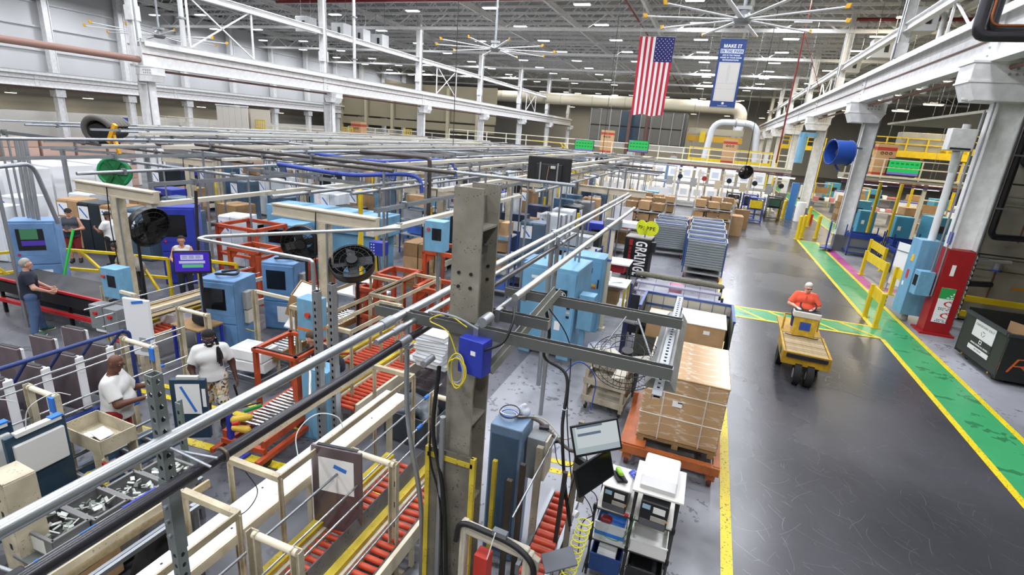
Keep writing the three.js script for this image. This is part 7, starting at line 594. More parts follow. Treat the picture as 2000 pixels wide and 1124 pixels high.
// ------------------------------------------------------------ overhead struts and pipes
{ const zl = (x, y, z0, z1, kind, l, g) => { const o = thing('overhead_strut', l, 'strut', [0, 0, 0], 0, g); if (kind === 0) part(o, 'channel', P.galv, CH([x, y, z0], [x, y, z1], 0.08, 0.08, 0.008)); else if (kind === 1) part(o, 'pipe', P.galv, CY([x, y, z0], [x, y, z1], 0.04, 8)); else part(o, 'tray', M('#bdb7a7', 0.5), B(0.16, 0.09, z0 - z1, x, y, (z0 + z1) / 2)); part(o, 'clamp', P.steel, B(0.12, 0.14, 0.06, x, y, z0 - 1), B(0.12, 0.14, 0.06, x, y, (z0 + z1) / 2)); return o; };
  const xl = (x0, x1, y, z, kind, l, g) => { const o = thing('overhead_strut', l, 'strut', [0, 0, 0], 0, g); part(o, kind ? 'pipe' : 'channel', kind === 2 ? M('#4b4540', 0.5, 0.3) : P.galv, kind ? CY([x0, y, z], [x1, y, z], 0.045, 8) : CH([x0, y, z], [x1, y, z], 0.08, 0.09, 0.008)); part(o, 'clamp', P.steel, B(0.06, 0.16, 0.12, x0 + 0.6, y, z), B(0.06, 0.16, 0.12, (x0 + x1) / 2, y, z)); return o; };
  const ga = 'long overhead struts running away above the lines', la = 'grey overhead strut running away above the assembly lines', gb = 'cross struts of the overhead grid', lb = 'grey overhead strut crossing the assembly lines';
  const ex = [-5.72, -8.1, -10.75, -13.05];
  zl(-5.72, 3.58, -8, -19, 0, 'grey strut on the right end of the T beam with drum fans'); zl(-5.78, 3.15, -7.9, -16, 2, 'cream tray below the strut on the right end of the T beam'); zl(-8.1, 3.58, -7.9, -19, 1, 'grey pipe on the left end of the T beam with drum fans'); zl(-10.75, 3.58, -7.3, -20, 0, 'grey strut on the right end of the far left T beam'); zl(-10.85, 3.15, -7.3, -14, 2, 'cream tray below the strut of the far left T beam'); zl(-13.05, 3.58, -7.3, -22, 1, 'grey pipe on the left end of the far left T beam'); part(zl(-14.2, 3.82, -5.2, -12.5, 0, 'dark strut high at the left picture edge'), 'stanchion', P.galv, CY([-14.2, 0, -6.4], [-14.2, 3.8, -6.4], 0.04, 6)); part(zl(-15.4, 4.15, -5.2, -16, 1, 'pipe high at the left picture edge above the dark strut'), 'stanchion', P.galv, CY([-15.4, 0, -6.3], [-15.4, 4.15, -6.3], 0.04, 6));
  for (let k = 0; k < 48; k++) { const x = -4 - k * 0.48 + rr(-0.12, 0.12); if (ex.some(e => Math.abs(e - x) < 0.2)) continue; zl(x, k % 2 ? 3.585 : 4.105, rr(-9.5, -20), rr(-28, -46), k % 3, la, ga); }
  for (let k = 0; k < 46; k++) { const x0 = rr(-26, -9), x1 = Math.min(-2.6, x0 + rr(5, 13)), z = -9.5 - k * 0.78 + rr(-0.15, 0.15), up = k % 2, o = xl(x0, x1, up ? 3.495 : 4.015, z, k % 3, lb, gb); if (!up) for (let j = 0; j < 2; j++) for (let q = 0; q < 20; q++) { const x = rr(x0 + 0.2, x1 - 0.2); if (vacant(x, z, 0.06, 0.06)) { claim(x, z, 0.06, 0.06); part(o, 'stanchion', P.galv, CY([x, 0, z], [x, 3.98, z], 0.035, 6)); break; } } }
  xl(-13, -5.2, 4.22, -10.2, 2, 'dark brown pipe crossing high above the drum fans'); solo('overhead_strut', 'dark brown drop pipe at the end of the high brown pipe', 'pipe', M('#4b4540', 0.5, 0.3), TB([[-9.5, 4.3, -12.6], [-7.4, 4.3, -12.9], [-7.4, 0, -12.9]], 0.06, 0.15, 10));
  // loop handrail of pale conduit
  solo('conduit_loop', 'pale conduit loop bent like a hairpin above the blue machines', 'conduit', P.pipe, TB([[-4.9, 3.42, -7.6], [-8.35, 2.95, -6.55], [-8.4, 2.92, -6.45], [-6.0, 2.98, -6.3], [-5.7, 2.98, -6.3], [-5.68, 0, -6.3]], 0.032, 0.18, 10));
  solo('conduit_loop', 'grey conduit bending down at the left picture edge', 'conduit', P.galv, TB([[-14, 3.6, -5.6], [-15.2, 3.6, -7.6], [-15.2, 2.1, -7.9]], 0.05, 0.3, 10)); for (let k = 0; k < 3; k++) solo('conduit_post', 'thin conduit rising from the pale blue machine at far left', 'conduit', P.galv, CY([-16.6 + k * 0.2, 2.05, -8.0], [-16.7 + k * 0.2, 4.1, -8.1], 0.045, 8), 'conduits on the far left machine');
  // cable bundles in blue along the grid
  for (const [a, b2, l] of [[[-13, 4.0, -14], [-8, 4.0, -15.5], 'blue cable bundle sagging along the overhead grid'], [[-11.5, 3.8, -11.5], [-7.5, 3.75, -12.5], 'second blue cable bundle lower in the overhead grid']]) solo('cable_bundle', l, 'cables', M('#34489a', 0.6), [WIRE([a, [(a[0] + b2[0]) / 2, a[1] - 0.12, (a[2] + b2[2]) / 2], b2, [b2[0] + 0.1, b2[1] - 0.4, b2[2]]], 0.06, 24, 6)]); }
// ------------------------------------------------------------ blue machines with windows
function machine(x, z, turn, w, h, d, mat, label, o2 = {}) { const o = thing('machine_cabinet', label, 'machine', [x, 0, z], turn, o2.group); part(o, 'cabinet_body', mat, RB(w, h, d, 0, h / 2, 0, 0.015)); const dh = h * 0.42; const dr = part(o, 'upper_door', mat, RB(w * 0.94, dh, 0.03, 0, h - dh / 2 - 0.06, d / 2 + 0.01, 0.01)); part(dr, 'window', o2.screen || P.glassDark, B(w * 0.58, dh * 0.66, 0.01, -w * 0.06, h - dh / 2 - 0.06, d / 2 + 0.024)); part(o, 'drawer', mat, RB(w * 0.94, h * 0.12, 0.025, 0, h * 0.5, d / 2 + 0.01, 0.008)); const l = part(o, 'lower_door', mat, RB(w * 0.94, h * 0.4, 0.02, 0, h * 0.22, d / 2 + 0.01, 0.008)); if (o2.notice) part(l, 'notice', P.paper, B(w * 0.36, h * 0.24, 0.006, w * 0.1, h * 0.24, d / 2 + 0.023)); part(o, 'emergency_stop', M('#c02020', 0.5), CY([-w * 0.36, h * 0.57, d / 2 + 0.02], [-w * 0.36, h * 0.57, d / 2 + 0.05], 0.03, 10)); if (o2.side) { part(o, 'side_box', P.greyLight, RB(0.12, 0.4, 0.24, w / 2 + 0.06, h * 0.72, 0.05, 0.01)); part(o, 'side_box', M('#c9c5b6', 0.5), RB(0.1, 0.3, 0.18, w / 2 + 0.05, h * 0.5, 0.05, 0.01)); part(o, 'side_cable', M('#d2c24a', 0.5), WIRE([[w / 2 + 0.04, h * 0.35, 0.2], [w / 2 + 0.12, h * 0.28, 0], [w / 2 + 0.04, h * 0.34, -0.2]], 0.012, 16)); part(o, 'top_cables', P.black, WIRE([[-0.2, h + 0.04, 0.1], [0, h + 0.09, 0.2], [0.2, h + 0.05, 0], [0.1, h + 0.08, -0.2], [-0.2, h + 0.04, -0.1]], 0.03, 24, 6)); } return o; }
const screenTex = canvasTex(256, 170, (c, w, h) => { c.fillStyle = '#1d2226'; c.fillRect(0, 0, w, h); c.fillStyle = '#4f8f6a'; c.fillRect(20, 20, 90, 100); c.fillStyle = '#b8d6d6'; c.fillRect(140, 18, 96, 66); c.fillStyle = '#5a3fc0'; c.fillRect(20, 126, 200, 22); }), screenMat = new THREE.MeshStandardMaterial({ color: '#0c0d0e', emissive: '#ffffff', emissiveMap: screenTex, emissiveIntensity: 0.6, roughness: 0.15 });
machine(-9.45, -7.85, 0.25, 0.82, 1.72, 0.75, P.mid, 'steel blue test machine behind the walking person', { side: true }); machine(-9.5, -9.55, 0.3, 0.82, 1.72, 0.75, P.mid, 'steel blue test machine next to the tilted carton', { side: true, notice: true }); machine(-16.4, -8.0, 0.85, 0.95, 2.05, 0.6, M('#6f96c4', 0.45, 0, { map: softTex }), 'pale blue test machine with lit screen at the far left', { screen: screenMat, notice: true }); machine(-14.6, -10.7, 0.7, 0.95, 2.35, 0.75, P.royal, 'tall royal blue machine with window beside the person in the white vest', { notice: true }); machine(-13.0, -13.3, 0.1, 1.2, 1.7, 0.9, P.sky, 'light blue machine with yellow labels right of the royal blue one');
{ const o = thing('machine_hood', 'long light blue machine housing behind the orange racks', 'machine', [-12.2, 0, -14.6], 0.1); part(o, 'housing', P.sky, RB(4.6, 0.7, 1.2, 0, 1.75, 0, 0.03)); part(o, 'base', P.sky, RB(4.2, 1.4, 1.0, 0, 0.7, 0, 0.03)); pieces(o, 'panel_seam', P.mid, B(0.02, 0.6, 0.02, -0.8, 1.75, 0.61), B(0.02, 0.6, 0.02, 0.8, 1.75, 0.61)); part(o, 'name_plate', P.royal, B(0.3, 0.14, 0.01, 1.4, 1.75, 0.61)); }
for (const [x, y, z, l] of [[-10.75, 1.4, -6.4, 'light blue junction box with red knobs on the far left T post line'], [-4.95, 2.75, -9.0, 'light blue box with small touch screen hanging left of the grey column'], [-6.4, 2.3, -11.8, 'light blue box hanging behind the orange racks']]) { const o = thing('control_box', l, 'control box', [x, y, z], 0.1); part(o, 'box', P.sky, RB(0.42, 0.62, 0.3, 0, 0.31, 0, 0.012)); part(o, 'screen', P.glassDark, B(0.2, 0.24, 0.008, 0.05, 0.36, 0.152)); part(o, 'knob', M('#b8452a', 0.5), CY([-0.12, 0.45, 0.15], [-0.12, 0.45, 0.19], 0.035, 10)); part(o, 'support', P.steel, CY([0, -y, -0.1], [0, 0.02, -0.1], 0.035, 8)); }
{ const o = thing('junction_box', 'royal blue multi-socket box with hanging cables near the drum fan', 'junction box', [-7.9, 1.75, -11.2], 0.2); part(o, 'box', P.royal, RB(0.42, 0.36, 0.3, 0, 0.2, 0, 0.015)); for (let k = 0; k < 8; k++) part(o, 'socket', P.paper, CY([-0.14 + (k % 2) * 0.07, 0.08 + Math.floor(k / 2) * 0.08, 0.15], [-0.14 + (k % 2) * 0.07, 0.08 + Math.floor(k / 2) * 0.08, 0.165], 0.016, 8)); pieces(o, 'cable', M('#d9c86a', 0.5), WIRE([[-0.2, 0.2, 0.1], [-0.5, 0.1, 0.1], [-0.55, 0.7, 0], [-0.5, 1.6, 0]], 0.012, 24), WIRE([[-0.2, 0.1, 0.1], [-0.4, -0.1, 0.1], [-0.45, 0.5, 0], [-0.5, 1.6, 0]], 0.012, 24)); part(o, 'cable', P.black, WIRE([[0, 0.02, 0.1], [0.05, -0.5, 0.12], [0.15, -1.0, 0.1], [0.1, -1.7, 0]], 0.02, 24)); part(o, 'strut', P.yellow, BAR([-0.5, -1.75, 0], [-0.5, 1.7, 0], 0.09, 0.09)); }
// hanging purple screen
{ const t = canvasTex(320, 190, (c, w, h) => { c.fillStyle = '#4420c8'; c.fillRect(0, 0, w, h); c.fillStyle = '#c9ccf0'; c.fillRect(56, 24, 210, 50); c.fillRect(40, 84, 240, 26); c.fillStyle = '#62c48a'; c.fillRect(66, 118, 196, 34); c.fillStyle = '#7a80b8'; for (let k = 0; k < 6; k++) c.fillRect(70 + (k % 3) * 62, 32 + Math.floor(k / 3) * 18, 48, 8); }); const o = thing('monitor', 'hanging monitor with purple and green screen above the guide rods', 'monitor', [-9.35, 2.02, -7.0], 0.72); part(o, 'casing', P.black, RB(0.66, 0.46, 0.06, 0, 0.2, 0, 0.015, -0.12)); part(o, 'screen', new THREE.MeshStandardMaterial({ color: '#0a0a0c', emissive: '#ffffff', emissiveMap: t, emissiveIntensity: 0.8, roughness: 0.2 }), new THREE.BoxGeometry(0.6, 0.38, 0.006).rotateX(-0.12).translate(0, 0.21, 0.032)); part(o, 'pole', P.dark, CY([0.1, -2.02, -0.12], [0.1, 0.4, -0.06], 0.03, 8), CY([0.1, 0.3, -0.06], [0.16, 1.6, -0.15], 0.03, 8)); }
// ------------------------------------------------------------ drum fans
function drumFan(p, yaw, pitch, label, r = 0.42, far) { const o = thing('drum_fan', label, 'fan', p, yaw), q = (g) => place(g, 0, 0, 0, pitch, 0, 0); part(o, 'shroud', M('#1c1d1f', 0.35), q(LA([[r * 0.55, -0.3], [r * 0.97, -0.12], [r, 0.06], [r * 0.97, 0.06], [r * 0.94, -0.1], [r * 0.5, -0.28]], 28).rotateX(PI / 2))); for (const k of [0.3, 0.55, 0.8, 1]) part(o, 'guard_ring', P.black, q(new THREE.TorusGeometry(r * k, 0.008, 5, 28).translate(0, 0, 0.08))); const sp = []; for (let k = 0; k < 24; k++) { const a = k / 24 * 2 * PI; sp.push(q(CY([0, 0, 0.1], [Math.cos(a) * r, Math.sin(a) * r, 0.07], 0.004, 4))); } tag(part(o, 'guard_wires', P.black, sp), null, null, null, 'stuff'); part(o, 'hub', P.dark, q(CY([0, 0, -0.2], [0, 0, 0.12], r * 0.24, 16))); for (let k = 0; k < 4; k++) part(o, 'blade', M('#3a3b3d', 0.4), q(B(r * 0.75, r * 0.4, 0.012, r * 0.5, 0, 0, 0.4, 0, 0).rotateZ(k * PI / 2 + 0.3))); part(o, 'bracket', P.black, BAR([0, 0, -0.2], [0, -r * 0.9, -0.42], 0.08, 0.08)); part(o, 'mount_pole', P.dark, far ? CY([0, r, -0.1], [0, YR - p[1], -0.1], 0.02, 6) : CY([0, -p[1], -0.45], [0, 0, -0.45], 0.035, 8)); return o; }
drumFan([-8.35, 2.42, -8.9], 0.55, 0.1, 'black drum fan facing us left of the cream T post'); drumFan([-6.45, 2.4, -8.25], 0.45, -1.0, 'black drum fan tilted upward right of the cream T post', 0.45); drumFan([-12.6, 2.3, -8.4], 1.6, 0.25, 'grey drum fan seen edge-on beside the far left T post', 0.5);
for (const [x, z, l] of [[-13.5, -26, 'small black fan in the distance above the middle lines'], [2.2, -40.5, 'black fan hanging in front of the white liner row'], [-7.6, -38, 'black fan near the yellow stairs']]) drumFan([x, 3.6, z], 0.4, 0.3, l, 0.5, true);
// ------------------------------------------------------------ orange racks
function orangeRack(x, z, w, d, h, label) { const o = thing('orange_rack', label, 'rack', [x, 0, z], 0.03); const c = P.orange; for (const sx of [-1, 1]) for (const sz of [-1, 1]) part(o, 'post', c, B(0.1, h, 0.1, sx * w / 2, h / 2, sz * d / 2)); pieces(o, 'top_rail', c, B(w + 0.1, 0.1, 0.1, 0, h, d / 2), B(w + 0.1, 0.1, 0.1, 0, h, -d / 2), B(0.1, 0.1, d, -w / 2, h, 0), B(0.1, 0.1, d, w / 2, h, 0)); pieces(o, 'middle_rail', c, B(w, 0.08, 0.08, 0, h * 0.5, d / 2), B(0.08, 0.08, d, w / 2, h * 0.5, 0), B(0.08, 0.08, d, -w / 2, h * 0.5, 0)); part(o, 'gusset', c, EX([[0, 0], [0.25, 0], [0, -0.25]], 0.03).translate(-w / 2 + 0.05, h - 0.05, d / 2)); return o; }
orangeRack(-6.7, -10.3, 0.75, 0.8, 1.65, 'orange tube rack left of the two behind the second roller line'); orangeRack(-5.45, -10.1, 0.8, 0.8, 1.6, 'orange tube rack right of the two, next to the grey column'); orangeRack(-7.1, -9.75, 0.5, 0.3, 1.35, 'low orange end frame before the left orange rack'); orangeRack(-6.0, -11.6, 0.9, 1.0, 2.1, 'taller orange rack behind the pair'); orangeRack(-13.2, -12.0, 1.5, 1.2, 1.75, 'wide orange rack in front of the long light blue housing'); orangeRack(-11.6, -10.6, 1.0, 0.8, 1.5, 'orange rack behind the hanging purple screen'); orangeRack(-10.4, -11.4, 0.9, 0.8, 1.3, 'orange rack between the steel blue machine and the drum fan');
// ------------------------------------------------------------ tilted carton, printers, benches
{ const o = thing('carton', 'large tilted brown carton with white liner next to the perforated uprights', 'box', [-7.35, 1.25, -7.95], 0.4); const q = g => place(g, 0, 0, 0, 0.22, 0, -0.35); pieces(o, 'carton_side', P.card, q(B(0.75, 0.5, 0.02, 0, 0.25, 0.3)), q(B(0.75, 0.5, 0.02, 0, 0.25, -0.3)), q(B(0.02, 0.5, 0.6, 0.375, 0.25, 0)), q(B(0.02, 0.5, 0.6, -0.375, 0.25, 0))); part(o, 'foam_filling', P.foam, q(B(0.7, 0.3, 0.55, 0, 0.33, 0))); const s = thing('carton_stand', 'sloping white stand under the tilted carton', 'stand', [-7.35, 0, -7.95]); part(s, 'stand_top', P.whiteClean, B(0.8, 0.03, 0.7, 0, 1.02, 0, 0.22, 0.4, -0.3)); pieces(s, 'leg', P.galv, ...[[-0.3, -0.25], [0.3, -0.25], [-0.3, 0.25], [0.3, 0.25]].map(([x, z]) => CY([x, 0, z], [x, 1.0, z], 0.025, 6)));
  const b = thing('workbench', 'white bench with a black printer under the tilted drum fan', 'bench', [-7.9, 0, -10.5]); part(b, 'top', P.whiteClean, B(1.2, 0.05, 0.8, 0, 0.9, 0)); pieces(b, 'leg', P.greyLight, ...[[-0.55, -0.35], [0.55, -0.35], [-0.55, 0.35], [0.55, 0.35]].map(([x, z]) => BAR([x, 0, z], [x, 0.9, z], 0.05, 0.05))); const p = thing('label_printer', 'black and white printer on the bench under the drum fan', 'printer', [-7.75, 0.93, -10.4], 0.2); part(p, 'casing', P.whiteClean, RB(0.5, 0.36, 0.4, 0, 0.18, 0, 0.02)); part(p, 'front_panel', P.black, B(0.34, 0.34, 0.02, 0.08, 0.18, 0.2)); part(p, 'label_sheet', P.paper, B(0.08, 0.05, 0.006, 0.0, 0.28, 0.213));
  const rb = thing('work_bench', 'long black bench with red frame behind the person in navy shirt', 'bench', [-13.95, 0, -7.2], 0.06); part(rb, 'top', M('#2a2728', 0.6), B(3.6, 0.06, 0.9, 0, 0.86, 0)); part(rb, 'apron', P.dark, B(3.6, 0.25, 0.05, 0, 0.7, 0.45)); part(rb, 'red_rail', M('#b01a1e', 0.45), B(3.6, 0.08, 0.08, 0, 0.38, 0.5)); part(rb, 'lower_shelf', P.dark, B(3.5, 0.04, 0.8, 0, 0.42, 0)); pieces(rb, 'leg', P.black, ...[-1.7, -0.6, 0.6, 1.7].map(x => BAR([x, 0, 0.4], [x, 0.85, 0.4], 0.06, 0.06))); part(rb, 'red_rail', M('#b01a1e', 0.45), B(3.6, 0.05, 0.05, 0, 0.9, 0.46));
  const tb = thing('tool_bench', 'small wooden-topped table with black bag before the steel blue machine', 'table', [-9.55, 0, -7.1]); part(tb, 'top', P.wood, B(0.8, 0.03, 0.6, 0, 0.82, 0)); pieces(tb, 'leg', P.royal, ...[[-0.36, -0.26], [0.36, -0.26], [-0.36, 0.26], [0.36, 0.26]].map(([x, z]) => BAR([x, 0, z], [x, 0.82, z], 0.05, 0.05))); solo('lunch_bag', 'black soft bag on the small wooden-topped table', 'bag', M('#151517', 0.8), boneMesh([[[-9.55, 0.93, -7.1], [-9.3, 0.93, -7.05], 0.09, 0.09], [[-9.55, 1.02, -7.1], [-9.32, 1.02, -7.05], 0.08, 0.08]], 0.025, 0.04));
  const pile = thing('foam_tray', 'white foam block on the floor beside the steel blue machine', 'tray', [-8.0, 0.2, -7.1], 0.2, 'white foam blocks by the blue machine'); part(pile, 'tray_body', P.foam, RB(0.75, 0.22, 0.5, 0, 0.11, 0, 0.02)); part(pile, 'tray_rim', M('#d7dadc', 0.6), B(0.6, 0.02, 0.36, 0, 0.225, 0)); dup(pile, [-8.0, 0.44, -7.1], 0.1); dup(pile, [-10.9, 0.5, -7.5], 0.3); dup(pile, [-11.2, 0.5, -6.6], 0.1); dup(pile, [-11.2, 0.74, -6.6], 0.25);
  const pal = thing('floor_dolly', 'low tube dolly under the white foam blocks', 'dolly', [-8.0, 0, -7.1]); pieces(pal, 'tube', P.steel, CY([-0.5, 0.17, 0.35], [0.5, 0.17, 0.35], 0.02, 6), CY([-0.5, 0.17, -0.35], [0.5, 0.17, -0.35], 0.02, 6), CY([-0.5, 0.17, -0.35], [-0.5, 0.17, 0.35], 0.02, 6), CY([0.5, 0.17, -0.35], [0.5, 0.17, 0.35], 0.02, 6), ...[[-0.5, 0.35], [0.5, 0.35], [-0.5, -0.35], [0.5, -0.35]].map(([x, z]) => CY([x, 0, z], [x, 0.17, z], 0.02, 6)));
  rollerBed('roller_conveyor', 'orange roller line with yellow rail and wooden boards behind the walking person', -10.6, -6.2, -9.6, 0.5, 0.5, { yellow: -1 }); rods('guide rods over the roller line left of the steel blue machine', -10.2, [[0, 1.3], [0.15, 1.15], [-0.3, 1.4]], -5.6, -9.4); creamPortal('cream portal frame with grey control boxes left of the steel blue machine', -11.0, -10.1, -6.3, 1.6); for (let k = 0; k < 2; k++) { const g = thing('control_box', k ? 'right grey control box with red switch on the cream portal' : 'left grey control box with red switch on the cream portal', 'control box', [-10.75 + k * 0.42, 0.85, -6.05], 0.1); part(g, 'box', P.grey, RB(0.34, 0.5, 0.26, 0, 0.25, 0, 0.01)); part(g, 'red_switch', M('#b82a24', 0.5), CY([0, 0.34, 0.13], [0, 0.34, 0.17], 0.04, 10)); part(g, 'bracket', P.cream, B(0.06, 0.85, 0.06, 0, -0.42, -0.1)); }
  const wp = thing('liner_panel', 'tall white liner panel with blue tape leaning on the cream portal', 'panel', [-9.55, 0.55, -5.95], 0.2); part(wp, 'liner', P.whiteClean, RB(0.55, 1.15, 0.06, 0, 0.58, 0, 0.02)); part(wp, 'recess', P.greyLight, B(0.22, 0.28, 0.02, 0.1, 0.25, 0.03)); part(wp, 'tape', P.blueTape, B(0.25, 0.05, 0.01, 0.05, 1.1, 0.035, 0, 0, 0.2)); part(wp, 'support', P.cream, B(0.1, 0.55, 0.1, 0, -0.27, 0)); for (let k = 0; k < 4; k++) solo('wood_board', 'pale wooden board on the line left of the steel blue machine', 'board', M('#b39a6e', 0.75, 0, { map: gritTex }), B(0.16, 0.04, 2.4, -11.3 + k * 0.24, 0.85, -8.0), 'wooden boards on the line'); 
  rollerBed('roller_conveyor', 'wood-edged roller line right of the steel blue machine', -7.9, -7.2, -11, 0.45, 0.5, { left: P.wood, right: P.wood, mat: P.chrome, step: 0.11 }); creamPortal('cream portal frame over the wood-edged roller line', -8.4, -7.3, -7.6, 1.65); rods('cream line rails left of the hanging purple screen', -10.4, [[0, 1.05], [0.3, 1.2]], -6.2, -10.2, 0.03, P.creamPlain); }
// yellow railings by the workers
for (const [x, z, t, w, l] of [[-15.6, -8.9, 0.35, 1.9, 'yellow tube railing in front of the person in the sleeveless top'], [-14.2, -9.3, 0.3, 1.2, 'yellow tube railing in front of the person in beige'], [-17.2, -7.4, 1.3, 1.2, 'yellow tube railing at the left picture edge'], [-12.4, -10.0, 0.2, 1.2, 'yellow tube railing beside the royal blue machine']]) { const o = thing('safety_railing', l, 'railing', [x, 0, z], t); pieces(o, 'post', P.yellow, BAR([-w / 2, 0, 0], [-w / 2, 1.1, 0], 0.07, 0.07), BAR([w / 2, 0, 0], [w / 2, 1.1, 0], 0.07, 0.07)); pieces(o, 'rail', P.yellow, BAR([-w / 2, 1.1, 0], [w / 2, 1.1, 0], 0.07, 0.07), BAR([-w / 2, 0.55, 0], [w / 2, 0.55, 0], 0.07, 0.07)); part(o, 'brace', P.yellow, BAR([-w / 4, 1.1, 0], [w / 3, 0.2, 0.2], 0.06, 0.06)); }
solo('broom', 'bright green stick leaning on the yellow railing', 'broom', M('#22b03a', 0.45), [CY([-15.0, 0.35, -7.55], [-15.2, 1.9, -8.2], 0.03, 8), CY([-15.0, 0.3, -7.5], [-15.0, 0.5, -7.6], 0.045, 8)]);
// workers on the left
person({ label: 'person in navy shirt and blue jeans standing before the black bench, seen from behind', pos: [-13.6, 0, -6.3], turn: 2.6, girth: 1.12, cell: 0.015, skin: '#c99880', shirt: { color: '#171c2e', sleeve: 0.7 }, pants: { color: '#4a6286', len: 1 }, shoes: '#1f4a3a', sole: '#c9bfa4', hair: { color: '#9a958c', low: 0.07 }, J: { elL: [-0.28, 1.15, 0.1], elR: [0.28, 1.13, 0.1], wrL: [-0.2, 1.02, 0.32], wrR: [0.2, 1.0, 0.32], anL: [-0.16, 0.08, -0.05], anR: [0.15, 0.08, 0.08], knL: [-0.12, 0.5, 0], ftL: [-0.2, 0.035, 0.1], ftR: [0.2, 0.035, 0.22] } });
person({ label: 'person in dark sleeveless top and black cap holding a phone by the railing', pos: [-19.0, 0, -10.2], turn: 0.9, girth: 1.2, belly: 0.04, cell: 0.019, skin: '#c08a6e', shirt: { color: '#3a3e46', sleeve: 0 }, pants: { color: '#7c1c22', len: 0.6 }, hair: { color: '#2a1d16', low: 0.09 }, cap: '#141416', J: { elL: [-0.3, 1.12, 0.05], elR: [0.3, 1.12, 0.05], wrL: [-0.12, 1.12, 0.3], wrR: [0.12, 1.12, 0.3], face: [0.3, -0.2, 1] } });
solo('phone', 'dark phone in the hands of the person in the sleeveless top', 'phone', P.black, B(0.08, 0.16, 0.012, -18.72, 1.22, -9.92, -0.6, 0.9, 0));
person({ label: 'person in white T-shirt and dark cap working at the slate refrigerator', pos: [-17.75, 0, -10.6], turn: -1.3, cell: 0.019, girth: 1.08, skin: '#7a5040', shirt: { color: '#dddcd8', sleeve: 0.7 }, pants: { color: '#1d1e22' }, cap: '#14161c', beard: '#201814', J: { elL: [-0.26, 1.15, 0.1], elR: [0.26, 1.15, 0.12], wrL: [-0.18, 1.2, 0.36], wrR: [0.16, 1.22, 0.36] } });
person({ label: 'person in white sleeveless vest beside the royal blue machine', pos: [-13.3, 0, -9.7], turn: 0.8, cell: 0.019, girth: 1.08, skin: '#c58f74', shirt: { color: '#d9d9d4', sleeve: 0, neckR: 0.085 }, pants: { color: '#2a2c34' }, hair: { color: '#3a2c22', low: 0.04 }, J: { elL: [-0.26, 1.15, 0.12], elR: [0.26, 1.15, 0.12], wrL: [-0.15, 1.08, 0.36], wrR: [0.15, 1.08, 0.36] } });
person({ label: 'person in beige shirt bending below the edge-on drum fan', pos: [-14.1, 0, -8.9], turn: -0.9, cell: 0.02, girth: 1.15, skin: '#b98a70', shirt: { color: '#8f8a7c', sleeve: 0.7 }, pants: { color: '#30323a' }, hair: { color: '#2a221c' }, J: { pel: [0, 0.93, -0.05], chest: [0, 1.2, 0.16], neck: [0, 1.33, 0.28], head: [0, 1.45, 0.38], shL: [-0.18, 1.28, 0.22], shR: [0.18, 1.28, 0.22], elL: [-0.24, 1.02, 0.32], elR: [0.24, 1.02, 0.32], wrL: [-0.18, 0.88, 0.5], wrR: [0.18, 0.88, 0.5], face: [0, -0.6, 1] } });
function stripLamp(x, y, z, label, group) { const o = thing('strip_light', label, 'lamp', [x, y, z], 0, group); part(o, 'tube', P.lampWarm, B(1.5, 0.05, 0.14, 0, 0, 0)); part(o, 'housing', P.whiteClean, B(1.56, 0.05, 0.2, 0, 0.06, 0)); part(o, 'hanger', P.galv, CY([0, 0.08, 0], [0, YR - y, 0], 0.012, 4)); const l = new THREE.RectAreaLight(WARM, LIGHT * 1.5, 1.5, 0.14); l.position.set(x, y - 0.04, z); l.lookAt(x, 0, z); scene.add(l); }
